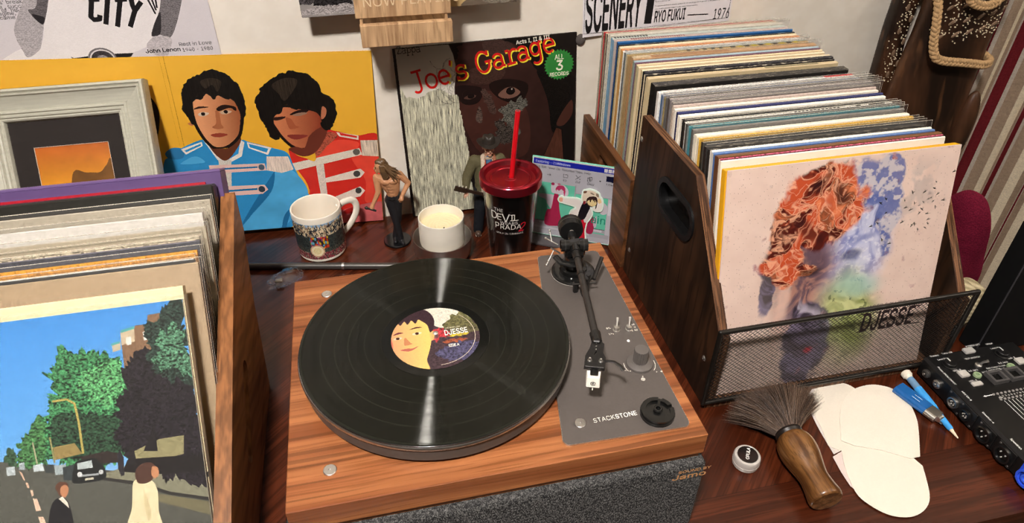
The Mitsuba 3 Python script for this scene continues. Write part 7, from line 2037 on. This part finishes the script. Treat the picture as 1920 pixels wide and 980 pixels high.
path = spline([(1.119, .700, .400), (1.108, .630, .372), (1.109, .612, .335), (1.113, .606, .300), (1.122, .600, .276), (1.140, .596, .268), (1.170, .594, .264), (1.205, .596, .258), (1.240, .602, .251), (1.268, .620, .250), (1.280, .660, .252)], 12, False)
s_ = np.r_[0, np.cumsum(np.linalg.norm(np.diff(path, axis=0), axis=1))]
m_ = 170
P_ = np.c_[tuple(np.interp(np.linspace(0, s_[-1], m_), s_, path[:, k]) for k in range(3))]
tt = unit(np.ones(3))
mb = MB()
for k in range(3):
    ph = np.linspace(0, s_[-1] / .024 * 2 * np.pi, m_) + k * 2 * np.pi / 3
    T_ = np.gradient(P_, axis=0)
    T_ /= np.linalg.norm(T_, axis=1, keepdims=True)
    A_ = np.cross(T_, (0, 1, 0))
    A_ /= np.linalg.norm(A_, axis=1, keepdims=True)
    N_ = np.cross(A_, T_)
    mb.add(tube(P_ + A_ * (.0046 * np.sin(ph))[:, None] + N_ * (.0024 * np.sin(2 * ph))[:, None], .0037, 10), '#b3926a', STRAND + .25, ang=60)
mb.out(t + '__rope', 'matt')
mb = MB()
P2 = spline([(1.136, .606, .400), (1.150, .598, .372), (1.178, .596, .362), (1.205, .598, .368), (1.236, .606, .400)], 14, False)
for k in range(3):
    ph = np.linspace(0, 12 * np.pi, len(P2)) + k * 2 * np.pi / 3
    T_ = np.gradient(P2, axis=0)
    T_ /= np.linalg.norm(T_, axis=1, keepdims=True)
    A_ = np.cross(T_, (0, 1, 0))
    A_ /= np.linalg.norm(A_, axis=1, keepdims=True)
    N_ = np.cross(A_, T_)
    mb.add(tube(P2 + A_ * (.0046 * np.sin(ph))[:, None] + N_ * (.0024 * np.sin(2 * ph))[:, None], .0037, 10), '#b3926a', STRAND + .25, ang=60)
mb.out(t + '__upper_loop', 'matt')

# curtain
t = thing('striped_curtain', 'hanging curtain striped in cream, taupe and maroon behind the carved figure at the right', 'curtain')
nx, nz = 260, 24
xs = np.linspace(0, .95, nx)
amp = .011
X_ = 1.158 + xs * .86
Y_ = .7090 + amp * np.sin(xs * 46) * np.clip(xs / .05, .2, 1)
seg = np.r_[0, np.cumsum(np.hypot(np.diff(X_), np.diff(Y_)))]
V, UV = [], []
for z in np.linspace(-.74, 1.45, nz):
    V.append(np.c_[X_, Y_, np.full(nx, z)])
    UV.append(np.c_[seg, np.full(nx, z)])
F_ = []
for i in range(nz - 1):
    for k in range(nx - 1):
        a = i * nx + k
        F_ += [(a, a + 1, a + nx + 1), (a, a + nx + 1, a + nx)]
scene[t + '__cloth'] = mikit.ply(trimesh.Trimesh(np.vstack(V), np.array(F_), process=False), 'curtain_cloth', True, uv=np.vstack(UV))
obj(t + '__rail', rod((1.10, .709, 1.46), (2.05, .709, 1.46), .010, 20), 'satin', '#4a3a2c')

TAB = mi.Float(np.array(PAL + [[.5, .5, .5]] * 2, dtype=np.float32).ravel())
